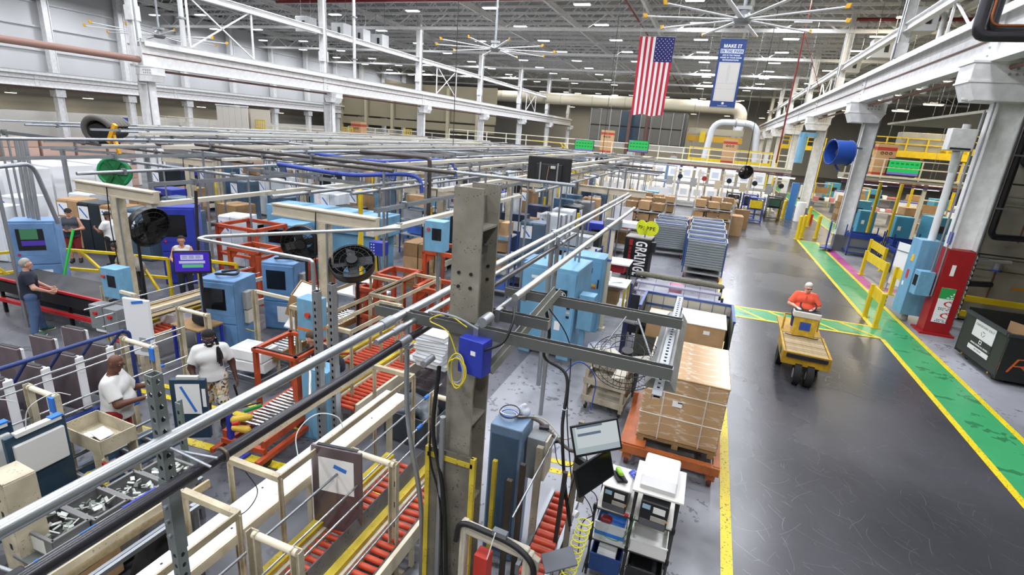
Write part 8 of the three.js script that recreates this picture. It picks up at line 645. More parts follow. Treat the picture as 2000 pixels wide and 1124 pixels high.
// ------------------------------------------------------------ refrigerators and goods on the lines
{ const skins = { slate: M('#54687a', 0.35, 0.2), white: P.fridge, dark: M('#1f2a30', 0.35, 0.2), steel: M('#8d8f92', 0.3, 0.5), card: P.card, brown: P.cardDark };
  const protos = {}; const names2 = { slate: 'slate blue', white: 'white', dark: 'dark', steel: 'steel grey', card: 'cardboard-clad', brown: 'brown board-clad' };
  function fridge(kind, x, y, z, turn, label, group) { let o = protos[kind]; if (!o) { o = protos[kind] = thing('refrigerator', '', 'refrigerator'); part(o, 'cabinet', skins[kind], RB(0.9, 1.75, 0.75, 0, 0.875, 0, 0.02)); part(o, 'door', skins[kind], RB(0.43, 1.68, 0.05, -0.225, 0.88, 0.4, 0.012)); part(o, 'door', skins[kind], RB(0.43, 1.68, 0.05, 0.225, 0.88, 0.4, 0.012)); part(o, 'protective_sheet', P.paper, B(0.4, 0.45, 0.006, -0.2, 1.4, 0.43)); part(o, 'tape', P.blueTape, B(0.05, 0.42, 0.006, -0.2, 1.4, 0.435, 0, 0, 0.7)); o.position.set(x, y, z); o.rotation.y = turn; } else o = dup(o, [x, y, z], turn); return tag(o, label, 'refrigerator', group); }
  [['white', -20.9, -9.3, 0.3, 'white refrigerator at the left edge behind the pale blue machine'], ['card', -20.9, -11.6, 0.2, 'cardboard-clad refrigerator left of the person in the sleeveless top'], ['dark', -19.8, -11.6, 0.2, 'dark refrigerator with white sheet behind the person in the sleeveless top'], ['brown', -18.8, -11.7, 0.2, 'brown board-clad refrigerator between the two capped workers'], ['slate', -17.8, -11.8, 0.2, 'slate refrigerator the person in the dark cap works on'], ['white', -22.0, -12.6, 0.25, 'white refrigerator behind the cardboard-clad one'], ['slate', -19.3, -14.2, 0.2, 'slate refrigerator with white sheet in the second row at left'], ['slate', -16.6, -12.4, 0.2, 'slate refrigerator in the second row behind the brown-clad one'], ['white', -14.9, -13, 0.2, 'white refrigerator behind the royal blue machine'], ['white', -22.5, -10.8, 0.3, 'white refrigerator farthest to the left edge']].forEach(([k, x, z, t, l]) => fridge(k, x, 0, z, t, l));
  const kinds = ['slate', 'white', 'white', 'dark', 'steel', 'card', 'slate', 'white', 'brown']; let n = 0; for (const x of [-5.6, -9.2, -14.6, -19.6, -24.6]) for (let z = -16.6 - rr(0, 1.2); z > -42; z -= rr(1.5, 2.9)) { const k = kinds[n++ % 9]; if (x > -8 && z < -34) continue; fridge(k, x, 0.4, z, rr(-0.1, 0.1) + (n % 4 === 0 ? PI / 2 : 0), `${names2[k]} refrigerator on one of the distant assembly lines`, `${names2[k]} refrigerators on the lines`); }
  for (const x of [-5.6, -9.2, -14.6, -19.6, -24.6]) { const o = thing('line_conveyor', `floor conveyor under the refrigerators, ${['first', 'second', 'third', 'fourth', 'fifth'][[-5.6, -9.2, -14.6, -19.6, -24.6].indexOf(x)]} line from the aisle`, 'conveyor', [x, 0, 0]); pieces(o, 'side_rail', P.creamPlain, B(0.08, 0.2, 26.5, -0.55, 0.28, -29.25), B(0.08, 0.2, 26.5, 0.55, 0.28, -29.25)); part(o, 'bed', M('#5a5d60', 0.4, 0.4), B(1.05, 0.05, 26.5, 0, 0.36, -29.25)); pieces(o, 'leg', P.creamPlain, ...[-16.5, -22, -30, -36, -42].map(z => B(1.1, 0.2, 0.08, 0, 0.1, z))); } }
// small work stations between the lines
{ const st = (kind, x, z, t) => { const g = ['blue machines among the distant lines', 'carton stacks among the distant lines', 'tool benches among the distant lines', 'parts racks among the distant lines', 'dark cabinets among the distant lines'][kind];
    if (kind === 0) { const o = thing('machine_cabinet', 'blue machine cabinet standing among the distant assembly lines', 'machine', [x, 0, z], t, g); part(o, 'cabinet_body', pick([P.sky, P.mid, P.royal, P.sky]), RB(1.0, 1.8, 0.8, 0, 0.9, 0, 0.02)); part(o, 'window', P.glassDark, B(0.5, 0.4, 0.01, 0, 1.35, 0.405)); part(o, 'notice', P.paper, B(0.3, 0.3, 0.01, 0.1, 0.6, 0.405)); }
    else if (kind === 1) { const o = thing('carton_stack', 'brown cartons stacked on a pallet among the distant assembly lines', 'boxes', [x, 0, z], t, g); part(o, 'pallet', P.wood, B(1.1, 0.13, 1.1, 0, 0.065, 0)); for (let i = 0; i < 3; i++) for (let j = 0; j < 2; j++) part(o, 'carton', i % 2 ? P.card : P.cardDark, B(0.5, 0.44, 0.98, -0.27 + j * 0.54, 0.36 + i * 0.45, 0)); }
    else if (kind === 2) { const o = thing('workbench', 'steel tool bench with parts bins among the distant assembly lines', 'bench', [x, 0, z], t, g); part(o, 'top', P.greyLight, B(1.5, 0.05, 0.8, 0, 0.9, 0)); for (const sx of [-0.7, 0.7]) for (const sz of [-0.35, 0.35]) part(o, 'leg', P.steel, BAR([sx, 0, sz], [sx, 0.9, sz], 0.05, 0.05)); for (let i = 0; i < 3; i++) part(o, 'parts_bin', pick([P.royal, M('#b82a24', 0.5), P.yellow, P.paper, P.card]), RB(0.35, 0.22, 0.4, -0.5 + i * 0.5, 1.04, 0, 0.02)); part(o, 'back_board', P.whiteClean, B(1.5, 0.9, 0.04, 0, 1.5, -0.38)); }
    else if (kind === 3) { const o = thing('parts_rack', 'tall parts rack with shelves among the distant assembly lines', 'rack', [x, 0, z], t, g); for (const sx of [-0.7, 0.7]) for (const sz of [-0.3, 0.3]) part(o, 'upright', P.navy, BAR([sx, 0, sz], [sx, 2.1, sz], 0.05, 0.05)); for (let i = 0; i < 4; i++) { part(o, 'shelf', P.greyLight, B(1.4, 0.04, 0.6, 0, 0.2 + i * 0.6, 0)); part(o, 'load', pick([P.card, P.paper, P.cardDark, M('#3f62b0', 0.5), M('#9a9c9e', 0.5)]), B(rr(0.7, 1.25), rr(0.25, 0.42), 0.5, 0, 0.42 + i * 0.6, 0)); } }
    else { const o = thing('storage_cabinet', 'dark steel cabinet with papers among the distant assembly lines', 'cabinet', [x, 0, z], t, g); part(o, 'cabinet_body', pick([P.dark, M('#24304a', 0.5), P.slate]), RB(1.1, 1.9, 0.6, 0, 0.95, 0, 0.02)); part(o, 'paper', P.paper, B(0.3, 0.4, 0.01, 0.2, 1.4, 0.305)); part(o, 'handle', P.chrome, B(0.03, 0.2, 0.04, -0.05, 1.0, 0.32)); } };
  for (let n = 0; n < 120; n++) { const q = spot(-26.8, -3.4, -45, -13.5, 0.8, 0.65); if (q) st(n % 5, q[0], q[1], rr(-0.1, 0.1)); }
  for (let k = 0; k < 90; k++) { const q = spot(-26, -3.4, -45, -12, 0.06); if (q) solo('drop_pipe', 'thin grey drop pipe standing among the assembly lines', 'pipe', k % 4 ? P.galv : P.steel, CY([q[0], 0, q[1]], [q[0], k % 2 ? 3.5 : 4.05, q[1]], 0.03, 6), 'drop pipes among the lines'); }
  for (let k = 0; k < 26; k++) { const q = spot(-24, -3.6, -40, -11.5, 0.08), h = rr(1.6, 2.6); if (q) solo('yellow_post', 'yellow guard post standing among the assembly lines', 'post', P.yellow, B(0.1, h, 0.1, q[0], h / 2, q[1]), 'yellow posts among the lines'); } }
// goods between machines and cart row on the aisle side
{ const carton = (x, y, z, w, h, d, l, g) => { const o = thing('carton', l, 'box', [x, y, z], rr(-0.2, 0.2), g); part(o, 'carton_body', pick([P.card, P.cardDark]), B(w, h, d, 0, h / 2, 0)); part(o, 'tape_strip', M('#c2a47a', 0.4), B(0.06, 0.006, d, 0, h + 0.002, 0)); return o; };
  const shelf = (x, z, l) => { const o = thing('flow_rack', l, 'rack', [x, 0, z], 0.05); for (const sx of [-1.1, 1.1]) for (const sz of [-0.5, 0.5]) part(o, 'upright', P.greyLight, CY([sx, 0, sz], [sx, 1.9, sz], 0.03, 6)); for (const y of [0.35, 0.95, 1.55]) part(o, 'shelf', P.greyLight, B(2.2, 0.04, 1.0, 0, y, 0, 0.06)); }; for (const [x, z, l] of [[-3.1, -29, 'flow rack of cartons behind the vending machine'], [-3.3, -31.5, 'flow rack of cartons second behind the vending machine'], [-2.9, -34, 'flow rack of cartons third behind the vending machine'], [0.4, -33.5, 'flow rack of cartons beside the far carts'], [0.6, -36.5, 'flow rack of cartons at the aisle corner']]) { shelf(x, z, l); for (const y of [0.4, 1.0, 1.6]) for (let k = 0; k < 3; k++) carton(x - 0.72 + k * 0.72, y + 0.02, z, 0.6, rr(0.3, 0.46), 0.7, 'brown carton on the flow racks beyond the vending machine', 'cartons on the flow racks'); }
  carton(-0.2, 0, -30.4, 1.5, 1.25, 1.2, 'large brown carton on the floor behind the cart row'); carton(1.6, 0, -34.6, 1.3, 1.2, 1.2, 'large brown carton at the corner of the dark aisle'); carton(2.3, 0, -37.4, 0.9, 1.3, 0.5, 'tall brown carton leaning at the aisle corner');
  const cs = thing('mesh_cart', 'grey wire cart in front of the carton racks', 'cart', [-3.3, 0, -24.2]); pieces(cs, 'post', P.galv, ...[[-0.7, -0.5], [0.7, -0.5], [-0.7, 0.5], [0.7, 0.5]].map(([x, z]) => CY([x, 0, z], [x, 1.5, z], 0.025, 6))); pieces(cs, 'wire_shelf', P.galv, B(1.4, 0.04, 1.0, 0, 0.3, 0), B(1.4, 0.04, 1.0, 0, 1.3, 0)); part(cs, 'sheet_load', P.foam, B(1.3, 0.2, 0.9, 0, 1.42, 0));
  for (let k = 0; k < 4; k++) { const o = thing('trolley', ['dark tall trolley with hanging parts beside the far crossing', 'blue framed trolley left of the dark one', 'blue framed trolley with yellow load', 'dark trolley near the bollards'][k], 'trolley', [[4.9, 3.1, 3.4, 1.9][k], 0, [-44.5, -44, -41.6, -44.2][k]]); pieces(o, 'post', k % 3 ? P.navy : P.dark, ...[[-0.5, -0.4], [0.5, -0.4], [-0.5, 0.4], [0.5, 0.4]].map(([x, z]) => BAR([x, 0, z], [x, 1.9, z], 0.06, 0.06))); pieces(o, 'deck', k % 3 ? P.navy : P.dark, B(1.0, 0.06, 0.8, 0, 0.2, 0), B(1.0, 0.06, 0.8, 0, 1.0, 0), B(1.0, 0.06, 0.8, 0, 1.8, 0)); part(o, 'load', [M('#2a4a3c', 0.6), M('#20243a', 0.6), P.yellow, M('#23262a', 0.6)][k], RB(0.85, 0.6, 0.65, 0, 1.35, 0, 0.08)); }
  person({ label: 'distant person in red shirt beyond the bollards', pos: [4.9, 0.0, -52], turn: 0.3, cell: 0.026, skin: '#c58f74', shirt: { color: '#c01f26', sleeve: 0.7 }, pants: { color: '#3c2a6a' }, hair: { color: '#4a3a30' } }); person({ label: 'distant person in grey shirt at the carton racks', pos: [0.2, 0.0, -39.5], turn: 1.2, cell: 0.026, skin: '#7a5040', shirt: { color: '#6c6a66', sleeve: 0.7 }, pants: { color: '#24262c' }, hair: { color: '#1c1714' } }); person({ label: 'distant person in white shirt left of the blue trolley', pos: [2.0, 0.0, -42.5], turn: 0.4, cell: 0.026, skin: '#6a4636', shirt: { color: '#cfcdc8', sleeve: 0.7 }, pants: { color: '#2a2c34' }, hair: { color: '#1c1714' } }); }
// white liner row under the bridge
{ const o = thing('refrigerator_liner', 'white refrigerator liner in the long row under the bridge', 'liner', [-11, 0.45, -47.2], 0, 'white liners under the bridge'); part(o, 'shell', P.whiteClean, RB(0.95, 1.35, 0.7, 0, 0.68, 0, 0.03)); part(o, 'recess', M('#b9c3d2', 0.4), B(0.55, 0.5, 0.02, 0, 0.8, 0.345)); part(o, 'frame_strip', P.greyLight, B(0.95, 0.05, 0.02, 0, 0.35, 0.35)); for (let k = 1; k < 15; k++) dup(o, [-11 + k * 1.12, 0.45, -47.2 - k * 0.05]); for (let k = 0; k < 13; k++) dup(o, [-10.5 + k * 1.2, 1.9, -50.4]);
  const b = thing('line_conveyor', 'low conveyor carrying the row of white liners', 'conveyor', [-3.2, 0, -47.5]); part(b, 'bed', P.greyLight, B(17, 0.2, 1.2, 0, 0.33, 0)); pieces(b, 'leg', P.creamPlain, ...[-8, -4, 0, 4, 8].map(x => B(0.1, 0.24, 1.0, x, 0.12, 0))); const u = thing('upper_rack', 'raised rack carrying the second row of white liners', 'rack', [-3.2, 0, -50.4]); part(u, 'deck', P.greyLight, B(16, 0.12, 1.0, 0, 1.83, 0)); pieces(u, 'post', P.creamPlain, ...[-7.8, -3.9, 0, 3.9, 7.8].map(x => B(0.12, 1.8, 0.12, x, 0.9, 0)));
  for (let k = 0; k < 9; k++) { const p = thing('station_post', 'cream station post with tool balancer in front of the white liner row', 'post', [-10.4 + k * 1.9, 0, -45.6], 0, 'station posts at the liner row'); part(p, 'post', P.creamPlain, B(0.16, 3.3, 0.16, 0, 1.65, 0)); part(p, 'tool_balancer', pick([M('#a02420', 0.5), P.dark, P.dark]), CY([0.4, 2.6, 0], [0.4, 2.6, 0.25], 0.2, 12)); part(p, 'arm', P.creamPlain, B(0.9, 0.1, 0.1, 0.3, 3.0, 0)); part(p, 'cable', P.dark, CY([0.4, 1.4, 0.1], [0.4, 2.6, 0.1], 0.015, 5)); part(p, 'tool_panel', pick([M('#cdbf9f', 0.6), P.greyLight]), B(0.5, 0.7, 0.06, -0.4, 2.2, 0)); }
  for (let k = 0; k < 5; k++) stripLamp(-9 + k * 3.6, 3.2, -46.3, 'white strip lamp over the white liner row', 'strip lamps over the liners'); }
// ------------------------------------------------------------ conveyor bridge across the hall
{ const rail = M('#d9d3bf', 0.5), bridge = (x0, x1, z, y, h, label) => { const o = thing('conveyor_bridge', label, 'bridge', [0, y, z]); part(o, 'deck', M('#a9a595', 0.6), B(x1 - x0, 0.35, 1.8, (x0 + x1) / 2, 0, 0)); pieces(o, 'edge_beam', rail, B(x1 - x0, 0.12, 0.1, (x0 + x1) / 2, 0.15, 0.95), B(x1 - x0, 0.06, 0.06, (x0 + x1) / 2, h, 0.95), B(x1 - x0, 0.05, 0.05, (x0 + x1) / 2, h * 0.6, 0.95), B(x1 - x0, 0.06, 0.06, (x0 + x1) / 2, h, -0.95), B(x1 - x0, 0.05, 0.05, (x0 + x1) / 2, h * 0.6, -0.95)); for (let x = x0; x <= x1 + 0.01; x += 2.2) part(o, 'rail_post', rail, B(0.07, h, 0.07, x, h / 2, 0.95)); for (let x = x0 + 0.6; x < x1; x += 4.4) { part(o, 'column', rail, B(0.2, y, 0.2, x, -y / 2, 0.7)); } pieces(o, 'under_rail', M('#5a4f7a', 0.5), B(x1 - x0, 0.12, 0.1, (x0 + x1) / 2, -0.4, 0.9)); part(o, 'under_pipe', M('#6a3a34', 0.5), CY([x0, -0.25, 1.0], [x1, -0.25, 1.0], 0.06, 6)); return o; };
  bridge(-27, 6.4, -52, 3.6, 1.25, 'long cream conveyor bridge with railings crossing the hall'); bridge(8.6, 30, -43.5, 3.9, 1.3, 'cream conveyor bridge with railings in the side bay right of the aisle'); bridge(-60, -31.6, -43, 2.6, 1.25, 'white railed platform in the neighbouring bay behind the girder'); bridge(-48, -31.5, -62, 2.8, 1.3, 'second railed platform deeper in the neighbouring bay');
  const tall = (x, y, z, l) => { const o = thing('carton', l, 'box', [x, y, z]); part(o, 'carton_body', M('#b8936a', 0.8), B(1.15, 2.1, 0.9, 0, 1.05, 0)); part(o, 'red_band', M('#a8382c', 0.7), B(1.16, 0.22, 0.91, 0, 1.78, 0)); part(o, 'foot_band', M('#a8382c', 0.7), B(1.16, 0.14, 0.91, 0, 0.12, 0)); for (let k = 0; k < 3; k++) part(o, 'printed_mark', P.dark, place(new THREE.TorusGeometry(0.08, 0.02, 4, 12), -0.25 + k * 0.25, 1.5, 0.46)); }; tall(-10.1, 3.8, -52, 'tall carton with red bands standing on the bridge right of the first green screen'); tall(1.1, 3.8, -52, 'tall carton with red bands standing on the bridge near the white duct'); tall(10.9, 4.1, -43.5, 'tall carton with red bands on the side bay bridge'); tall(-32.6, 2.8, -43, 'tall carton with red bands on the white platform behind the girder');
  const gs = canvasTex(256, 160, (c, w, h) => { c.fillStyle = '#30d86a'; c.fillRect(0, 0, w, h); c.fillStyle = '#8a7fd0'; c.fillRect(0, h - 26, w, 26); c.fillStyle = '#1f9a4a'; for (let k = 0; k < 12; k++) c.fillRect(16 + (k % 6) * 40, 34 + Math.floor(k / 6) * 46, 26, 18); c.fillStyle = '#8fa8e0'; c.fillRect(0, 0, 60, 14); }), gm = new THREE.MeshStandardMaterial({ color: '#0a0c0a', emissive: '#ffffff', emissiveMap: gs, emissiveIntensity: 0.8, roughness: 0.3 }); for (const [x, y, z, l] of [[-12.1, 3.75, -50.95, 'large green status screen on the bridge rail, left of the tall carton'], [-6.9, 4.1, -50.95, 'large green status screen on the bridge rail, under the flag'], [12, 4.2, -42.7, 'green status screen on the side bay bridge']]) { const o = thing('status_screen', l, 'screen', [x, y, z]); part(o, 'casing', P.dark, B(1.9, 1.1, 0.1, 0, 0.55, 0)); part(o, 'screen', gm, new THREE.BoxGeometry(1.8, 1.0, 0.02).translate(0, 0.55, 0.06)); }
  const tv = thing('monitor', 'back of a big black hanging television above the lines', 'monitor', [-5.2, 3.55, -17.2], 0.15); part(tv, 'casing', P.black, RB(1.5, 0.86, 0.1, 0, 0.45, 0, 0.04)); part(tv, 'back_bulge', P.dark, RB(0.9, 0.55, 0.08, 0, 0.38, 0.08, 0.03)); pieces(tv, 'mount_rail', P.galv, B(0.05, 0.6, 0.04, -0.3, 0.4, 0.13), B(0.05, 0.6, 0.04, 0.3, 0.4, 0.13)); part(tv, 'cable', M('#8a7a5a', 0.6), WIRE([[0.0, 0.6, 0.14], [-0.03, 0.3, 0.15], [-0.05, 0, 0.14]], 0.014, 10)); part(tv, 'hanger', P.steel, B(0.06, 0.2, 0.06, 0, -0.03, 0));
  const sx = thing('yellow_stairs', 'bright yellow steel stairs with handrails beside the white liner row', 'stairs', [-12.6, 0, -44.6]); for (let k = 0; k < 10; k++) part(sx, 'step', P.yellow, B(0.3, 0.05, 1.0, 0.3 + k * 0.34, 3.3 - k * 0.32, 0)); pieces(sx, 'stringer', P.yellow, BAR([0, 3.5, 0.52], [3.6, 0.1, 0.52], 0.06, 0.22), BAR([0, 3.5, -0.52], [3.6, 0.1, -0.52], 0.06, 0.22), BAR([0, 4.5, 0.52], [3.6, 1.1, 0.52], 0.06, 0.06), BAR([0, 4.5, -0.52], [3.6, 1.1, -0.52], 0.06, 0.06)); for (let k = 0; k < 4; k++) part(sx, 'baluster', P.yellow, BAR([0.2 + k * 1.1, 3.3 - k * 1.04, 0.52], [0.2 + k * 1.1, 4.3 - k * 1.04, 0.52], 0.06, 0.06)); part(sx, 'platform', P.yellow, B(2.6, 0.12, 1.4, -1.3, 3.4, 0)); pieces(sx, 'platform_rail', P.yellow, B(2.6, 0.06, 0.06, -1.3, 4.5, 0.7), B(2.6, 0.06, 0.06, -1.3, 4.0, 0.7), B(0.1, 3.4, 0.1, -2.5, 1.7, 0.6), B(0.1, 3.4, 0.1, -0.1, 1.7, 0.6)); part(sx, 'side_panel', P.yellow, B(2.6, 0.8, 0.05, -1.3, 2.9, 0.7)); }
// ------------------------------------------------------------ far end: office block, crane, cream walls
{ const o = structGroup('wall_office', 'glazed grey office block standing high at the end of the hall'), f = M('#8c8b84', 0.6); part(o, 'base', M('#9a988e', 0.7), B(16, 1.0, 6, -12.5, 4.2, -89)); for (let k = 0; k < 9; k++) for (let j = 0; j < 2; j++) part(o, 'panel', (k === 4 || k === 3) ? M('#2c3c48', 0.2) : M('#565349', 0.5), B(1.5, 2.2, 0.1, -19 + k * 1.6, 5.9 + j * 2.4, -86)); for (let k = 0; k < 10; k++) part(o, 'mullion', f, B(0.1, 5, 0.2, -19.8 + k * 1.6, 7.1, -85.95)); part(o, 'block', M('#4a4842', 0.7), B(15, 5, 5.6, -12.5, 7.1, -89)); part(o, 'support', P.creamDark, B(0.4, 3.8, 0.4, -19, 1.9, -86.5), B(0.4, 3.8, 0.4, -6, 1.9, -86.5));
  for (const [x, l] of [[-13.3, 'dark brown vertical pipe left of the office door'], [-10.6, 'dark brown vertical pipe under the flag']]) solo('riser_pipe', l, 'pipe', M('#5a3c34', 0.6), CY([x, 0, -84.5], [x, 9.5, -84.5], 0.28, 10));
  const c = thing('bridge_crane', 'yellow and cream bridge crane beam at the end of the hall', 'crane', [0, 0, -90]); part(c, 'yellow_beam', M('#c8981c', 0.5), B(8.2, 0.9, 0.6, -0.6, 6.2, 0)); part(c, 'cream_beam', M('#a8a088', 0.6), B(8.2, 0.9, 0.6, -0.6, 7.3, 0)); part(c, 'hoist', P.yellow, B(0.8, 1.6, 0.8, -2.4, 6.4, 0.5)); pieces(c, 'leg', P.creamDark, B(0.4, 5.8, 0.4, -4, 2.9, 0), B(0.4, 5.8, 0.4, 3, 2.9, 0)); const yb = thing('yellow_barrier', 'yellow railing structure on the far machinery left of the second column row', 'railing', [1.5, 0, -66]); pieces(yb, 'rail', P.yellow, B(9, 0.3, 0.2, 0, 3.6, 0), B(9, 0.12, 0.12, 0, 4.9, 0), ...[-4.4, -2.2, 0, 2.2, 4.4].map(x => B(0.14, 5, 0.14, x, 2.5, 0))); part(yb, 'machine_block', P.creamDark, B(9, 3.2, 2, 0, 1.6, -1.5));
  struct('wall_partition', M('#8a8168', 0.75), 'tan panel wall beyond the girder deep in the neighbouring bay', B(34, 5.6, 0.3, -51, 8.6, -80), B(34, 1.2, 0.5, -51, 4.9, -79.6)); struct('wall_partition', M('#8a8168', 0.75), 'cream panel wall at the far side of the neighbouring bay', B(0.3, 6, 40, -55, 9, -100)); for (let k = 0; k < 6; k++) struct('pilaster_column', M('#a89f84', 0.7), 'tan pilaster on the far panel wall', B(0.5, 11, 0.5, -64 + k * 5.4, 5.5, -79.5));
  for (let k = 0; k < 11; k++) { const x = -27 + k * 2.2, h = rr(1.5, 3.4); const m = thing('far_machine', 'pale far machine block in the dim end of the hall', 'machine', [x, 0, -60 - (k % 4) * 6], 0, 'far machines at the hall end'); part(m, 'body', pick([P.creamDark, P.greyLight, P.white, P.mid, M('#86857c', 0.6)]), RB(rr(1.4, 2.1), h, 1.6, 0, h / 2, 0, 0.04)); part(m, 'control_panel', P.dark, B(0.5, 0.4, 0.05, 0.2, h * 0.6, 0.82)); part(m, 'top_unit', P.greyLight, B(0.8, 0.4, 0.8, 0, h + 0.2, 0)); } }
// ------------------------------------------------------------ neighbouring bay at left
{ for (const [x, z, w, h, d, l] of [[-46.6, -41.5, 4.2, 2.7, 3, 'beige panelled room on the white platform']]) { const o = thing('panel_room', l, 'room', [x, 2.8, z - 1]); for (let k = 0; k < 5; k++) part(o, 'wall_panel', M('#d8d2c6', 0.6), B(w / 5 - 0.03, h - 0.2, 0.1, -w * 0.4 + k * w / 5, h / 2, d / 2)); part(o, 'frame', P.whiteClean, B(w + 0.1, 0.12, 0.2, 0, h, d / 2), B(w + 0.1, 0.12, 0.2, 0, 0.1, d / 2)); part(o, 'rear_block', M('#bdb5a6', 0.6), B(w - 0.2, h - 0.3, d - 0.4, 0, h / 2, -0.2)); }
  for (const [x, z] of [[-44, -42], [-33.3, -42.2], [-38.5, -61]]) { const o = thing('yellow_gate', x === -44 ? 'yellow safety gate on the platform left of the beige room' : x < -35 ? 'yellow safety gate on the deeper platform' : 'yellow safety gate on the platform beside the second column', 'gate', [x, 2.8, z]); for (let k = 0; k < 5; k++) part(o, 'bar', P.yellow, B(0.07, 1.5, 0.07, -0.6 + k * 0.3, 0.75, 0)); pieces(o, 'rail', P.yellow, B(1.3, 0.08, 0.08, 0, 1.5, 0), B(1.3, 0.08, 0.08, 0, 0.7, 0)); }
  const stack = thing('wrapped_stack', 'pink-brown wrapped packaging stack in the row at the far left', 'stack', [-32, 0, -15.4], PI / 2, 'wrapped packaging stacks at far left'); for (let k = 0; k < 7; k++) part(stack, 'layer', k % 2 ? M('#b89a8c', 0.5) : M('#a88d7c', 0.5), B(1.4, 0.42, 1.2, 0, 0.25 + k * 0.44, 0)); part(stack, 'pallet', P.wood, B(1.45, 0.1, 1.25, 0, 0.03, 0)); for (let k = 1; k < 4; k++) dup(stack, [-32, 0, -15.4 - k * 1.55], PI / 2); for (const z of [-25, -28.5, -40]) dup(stack, [-27.4, 0, z], PI / 2);
  for (let k = 0; k < 4; k++) solo('white_board_stack', 'white board stack at the left edge behind the refrigerators', 'stack', P.whiteClean, B(3.2, 2.3, 1.6, -26.5 - k * 0.6, 1.15, -10.5 - k * 2.0), 'white board stacks at far left');
  const h = thing('flex_hose_drum', 'thick ribbed black hose drum with yellow bracket on the overhead rail at far left', 'hose drum', [-22.4, 4.0, -13.9], 0.4); for (let k = 0; k < 6; k++) part(h, 'hose_turn', M('#55524c', 0.5), place(new THREE.TorusGeometry(0.52, 0.12, 8, 24, PI * 1.3), 0, 0, -0.5 + k * 0.2, 0.25, 0, 0.4)); part(h, 'drum', P.dark, place(new THREE.CylinderGeometry(0.42, 0.42, 1.1, 20), 0, 0, 0, PI / 2 + 0.25)); part(h, 'yellow_bracket', M('#dca01a', 0.5), BAR([0.3, -0.4, 0.5], [0.7, 0.3, 0.6], 0.12, 0.16), BAR([0.5, -0.1, 0.5], [0.7, -0.8, 0.6], 0.1, 0.14)); part(h, 'rail', P.galv, B(4, 0.1, 0.1, 0, -0.8, 0.4)); part(h, 'rail_post', P.galv, B(0.12, 3.2, 0.12, -1.6, -2.4, 0.4)); part(h, 'rail_post', P.galv, B(0.12, 3.2, 0.12, 1.6, -2.4, 0.4));
  const g = thing('hose_reel', 'big green hose reel among the pipes at left', 'reel', [-20.9, 2.3, -13.0], 0.6); part(g, 'disc', M('#14703c', 0.45), place(new THREE.CylinderGeometry(0.5, 0.5, 0.3, 24), 0, 0.3, 0, PI / 2)); for (let k = 0; k < 3; k++) part(g, 'spoke', M('#0e5a30', 0.45), B(0.95, 0.14, 0.06, 0, 0.3, 0.17, 0, 0, k * PI / 3)); part(g, 'rim', M('#17804a', 0.45), place(new THREE.TorusGeometry(0.5, 0.07, 8, 24), 0, 0.3, 0.12)); part(g, 'stand', P.dark, BAR([-0.3, -2.3, 0], [-0.05, 0.2, 0], 0.06, 0.06), BAR([0.3, -2.3, 0], [0.05, 0.2, 0], 0.06, 0.06));
  solo('notice_board', 'blue notice board on the far wall beside the nearest column', 'board', M('#3a40a0', 0.6), B(0.06, 1.3, 1.8, -66.05, 2.6, -43)); for (let k = 0; k < 8; k++) { if (k === 4) continue; const m = thing('far_machine', 'white machine block in the neighbouring bay', 'machine', [-36 - (k % 3) * 7, 0, -22 - k * 5], 0, 'machines in the neighbouring bay'); part(m, 'body', pick([P.white, P.greyLight, P.whiteClean]), (h2 => RB(3, h2, 2, 0, h2 / 2, 0, 0.05))(rr(1.8, 3))); part(m, 'control_panel', P.dark, B(0.5, 0.5, 0.05, 0.3, 1.3, 1.02)); } }
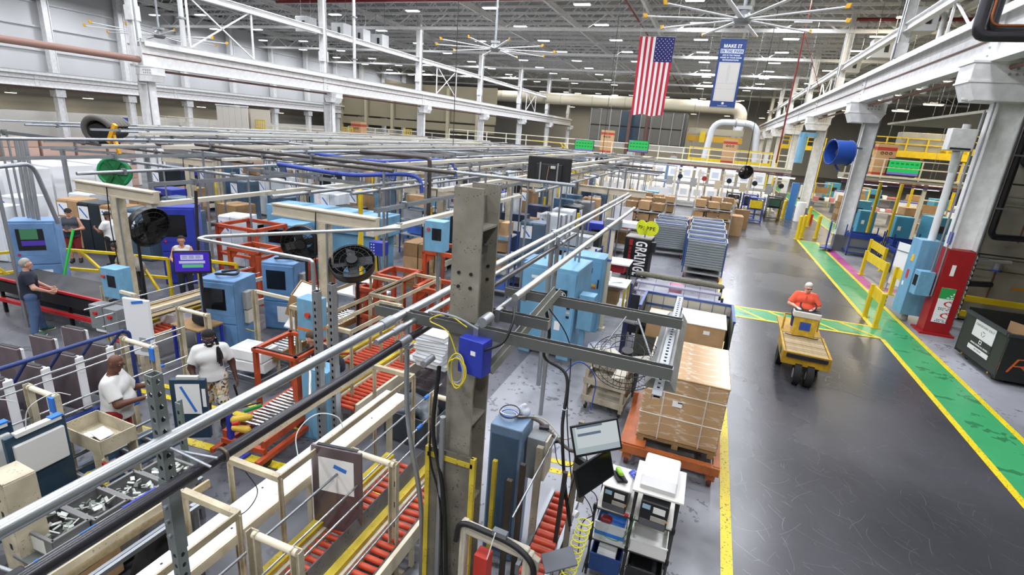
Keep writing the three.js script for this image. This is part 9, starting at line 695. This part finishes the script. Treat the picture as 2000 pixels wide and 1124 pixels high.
// ------------------------------------------------------------ side bay at right
{ for (let k = 0; k < 34; k++) { const x = 10.5 + (k % 6) * 2.8 + rr(-0.6, 0.6), z = -38 - Math.floor(k / 6) * 6 + rr(-1, 1); if (x < 12 && z > -39.5) continue; const kind = k % 5, o = thing('side_bay_machine', ['white appliance body in the crowded side bay', 'teal machine cabinet in the crowded side bay', 'stack of cartons in the crowded side bay', 'grey parts table in the crowded side bay', 'yellow framed rack in the crowded side bay'][kind], ['appliance', 'machine', 'boxes', 'table', 'rack'][kind], [x, 0, z], rr(-0.3, 0.3), ['white appliances in the side bay', 'teal cabinets in the side bay', 'carton stacks in the side bay', 'parts tables in the side bay', 'yellow racks in the side bay'][kind]);
    if (kind === 0) { part(o, 'shell', P.whiteClean, RB(1.6, 1.5, 1.2, 0, 0.95, 0, 0.03)); part(o, 'base', P.navy, B(1.5, 0.2, 1.1, 0, 0.1, 0)); part(o, 'top_rim', M('#3a4a9a', 0.5), B(1.62, 0.08, 1.22, 0, 1.7, 0)); } else if (kind === 1) { part(o, 'cabinet_body', M('#3f86a0', 0.5), RB(1.3, 2.2, 1.0, 0, 1.1, 0, 0.03)); part(o, 'window', P.dark, B(0.5, 0.4, 0.02, 0, 1.5, 0.51)); part(o, 'paper', P.paper, B(0.2, 0.3, 0.02, 0.4, 1.1, 0.51)); } else if (kind === 2) { for (let i = 0; i < 4; i++) part(o, 'carton', i % 2 ? P.card : P.cardDark, B(1.1, 0.5, 0.9, (i % 2) * 0.1, 0.25 + i * 0.51, 0)); } else if (kind === 3) { part(o, 'top', P.greyLight, B(2, 0.08, 1.0, 0, 0.9, 0)); pieces(o, 'leg', P.steel, B(0.1, 0.9, 0.9, -0.9, 0.45, 0), B(0.1, 0.9, 0.9, 0.9, 0.45, 0)); for (let i = 0; i < 4; i++) part(o, 'part_on_table', pick([P.paper, P.dark, P.royal, M('#c07a7a', 0.6), P.foam]), RB(rr(0.25, 0.5), rr(0.2, 0.5), 0.4, -0.7 + i * 0.46, 1.15, 0, 0.05)); } else { for (const sx of [-0.8, 0.8]) for (const sz of [-0.4, 0.4]) part(o, 'upright', P.yellow, BAR([sx, 0, sz], [sx, 2.4, sz], 0.08, 0.08)); for (const y of [0.4, 1.3, 2.3]) part(o, 'shelf', P.greyLight, B(1.6, 0.06, 0.8, 0, y, 0)); part(o, 'load', P.cardDark, B(1.2, 0.6, 0.7, 0, 1.65, 0)); } }
  for (const [x, z, l] of [[8.9, -34.6, 'tall yellow pole nearest behind the blue carts'], [10.3, -36, 'second tall yellow pole behind the blue carts']]) solo('yellow_pole', l, 'pole', P.yellow, CY([x, 0, z], [x, 3.9, z], 0.09, 10)); for (const [x, z, l] of [[9.6, -38.5, 'teal cabinet behind the tall yellow poles'], [11.2, -37.2, 'teal cabinet with paper right of the tall yellow poles']]) { const o = thing('machine_cabinet', l, 'cabinet', [x, 0, z]); part(o, 'cabinet_body', M('#4490b0', 0.5), RB(0.9, 2.0, 0.8, 0, 1.0, 0, 0.02)); part(o, 'door', M('#3b84a4', 0.5), B(0.75, 1.7, 0.03, 0, 1.05, 0.41)); part(o, 'paper', P.paper, B(0.16, 0.24, 0.01, -0.2, 1.3, 0.43)); }
  for (const [x, y, z, w, l] of [[14.5, 5.7, -50, 7, 'yellow railed platform behind the crane brackets'], [20, 6.2, -52, 9, 'yellow railed platform deeper in the side bay'], [9.5, 5.8, -72, 5, 'yellow beam platform beyond the aisle columns']]) { const o = thing('yellow_platform', l, 'platform', [x, y, z]); part(o, 'deck_beam', P.yellow, B(w, 0.5, 0.4, 0, 0, 0)); pieces(o, 'rail', P.yellow, B(w, 0.08, 0.08, 0, 1.2, 0), B(w, 0.08, 0.08, 0, 0.75, 0)); for (let k = 0; k < 6; k++) part(o, 'rail_post', P.yellow, B(0.1, 1.1, 0.1, -w / 2 + 0.1 + k * (w - 0.2) / 5, 0.7, 0)); pieces(o, 'leg', P.yellow, B(0.16, y, 0.16, -w / 2 + 0.2, -y / 2, 0), B(0.16, y, 0.16, w / 2 - 0.2, -y / 2, 0)); part(o, 'machine_unit', pick([P.greyLight, P.dark]), RB(w * 0.4, 1.4, 1.2, 0.3, 0.95, -0.8, 0.05)); }
  solo('duct_riser', 'light blue vertical duct behind the aisle columns', 'duct', P.sky, [CY([6.3, 4.4, -48], [6.3, 6.7, -48], 0.3, 14), B(1.2, 0.35, 0.5, 6.6, 6.6, -48)]); for (let k = 0; k < 10; k++) stripLamp(11.5 + (k % 5) * 3.2, 3.3, -46 - Math.floor(k / 5) * 9, 'warm strip lamp low over the side bay tables', 'strip lamps in the side bay'); }

renderer.render(scene, camera);
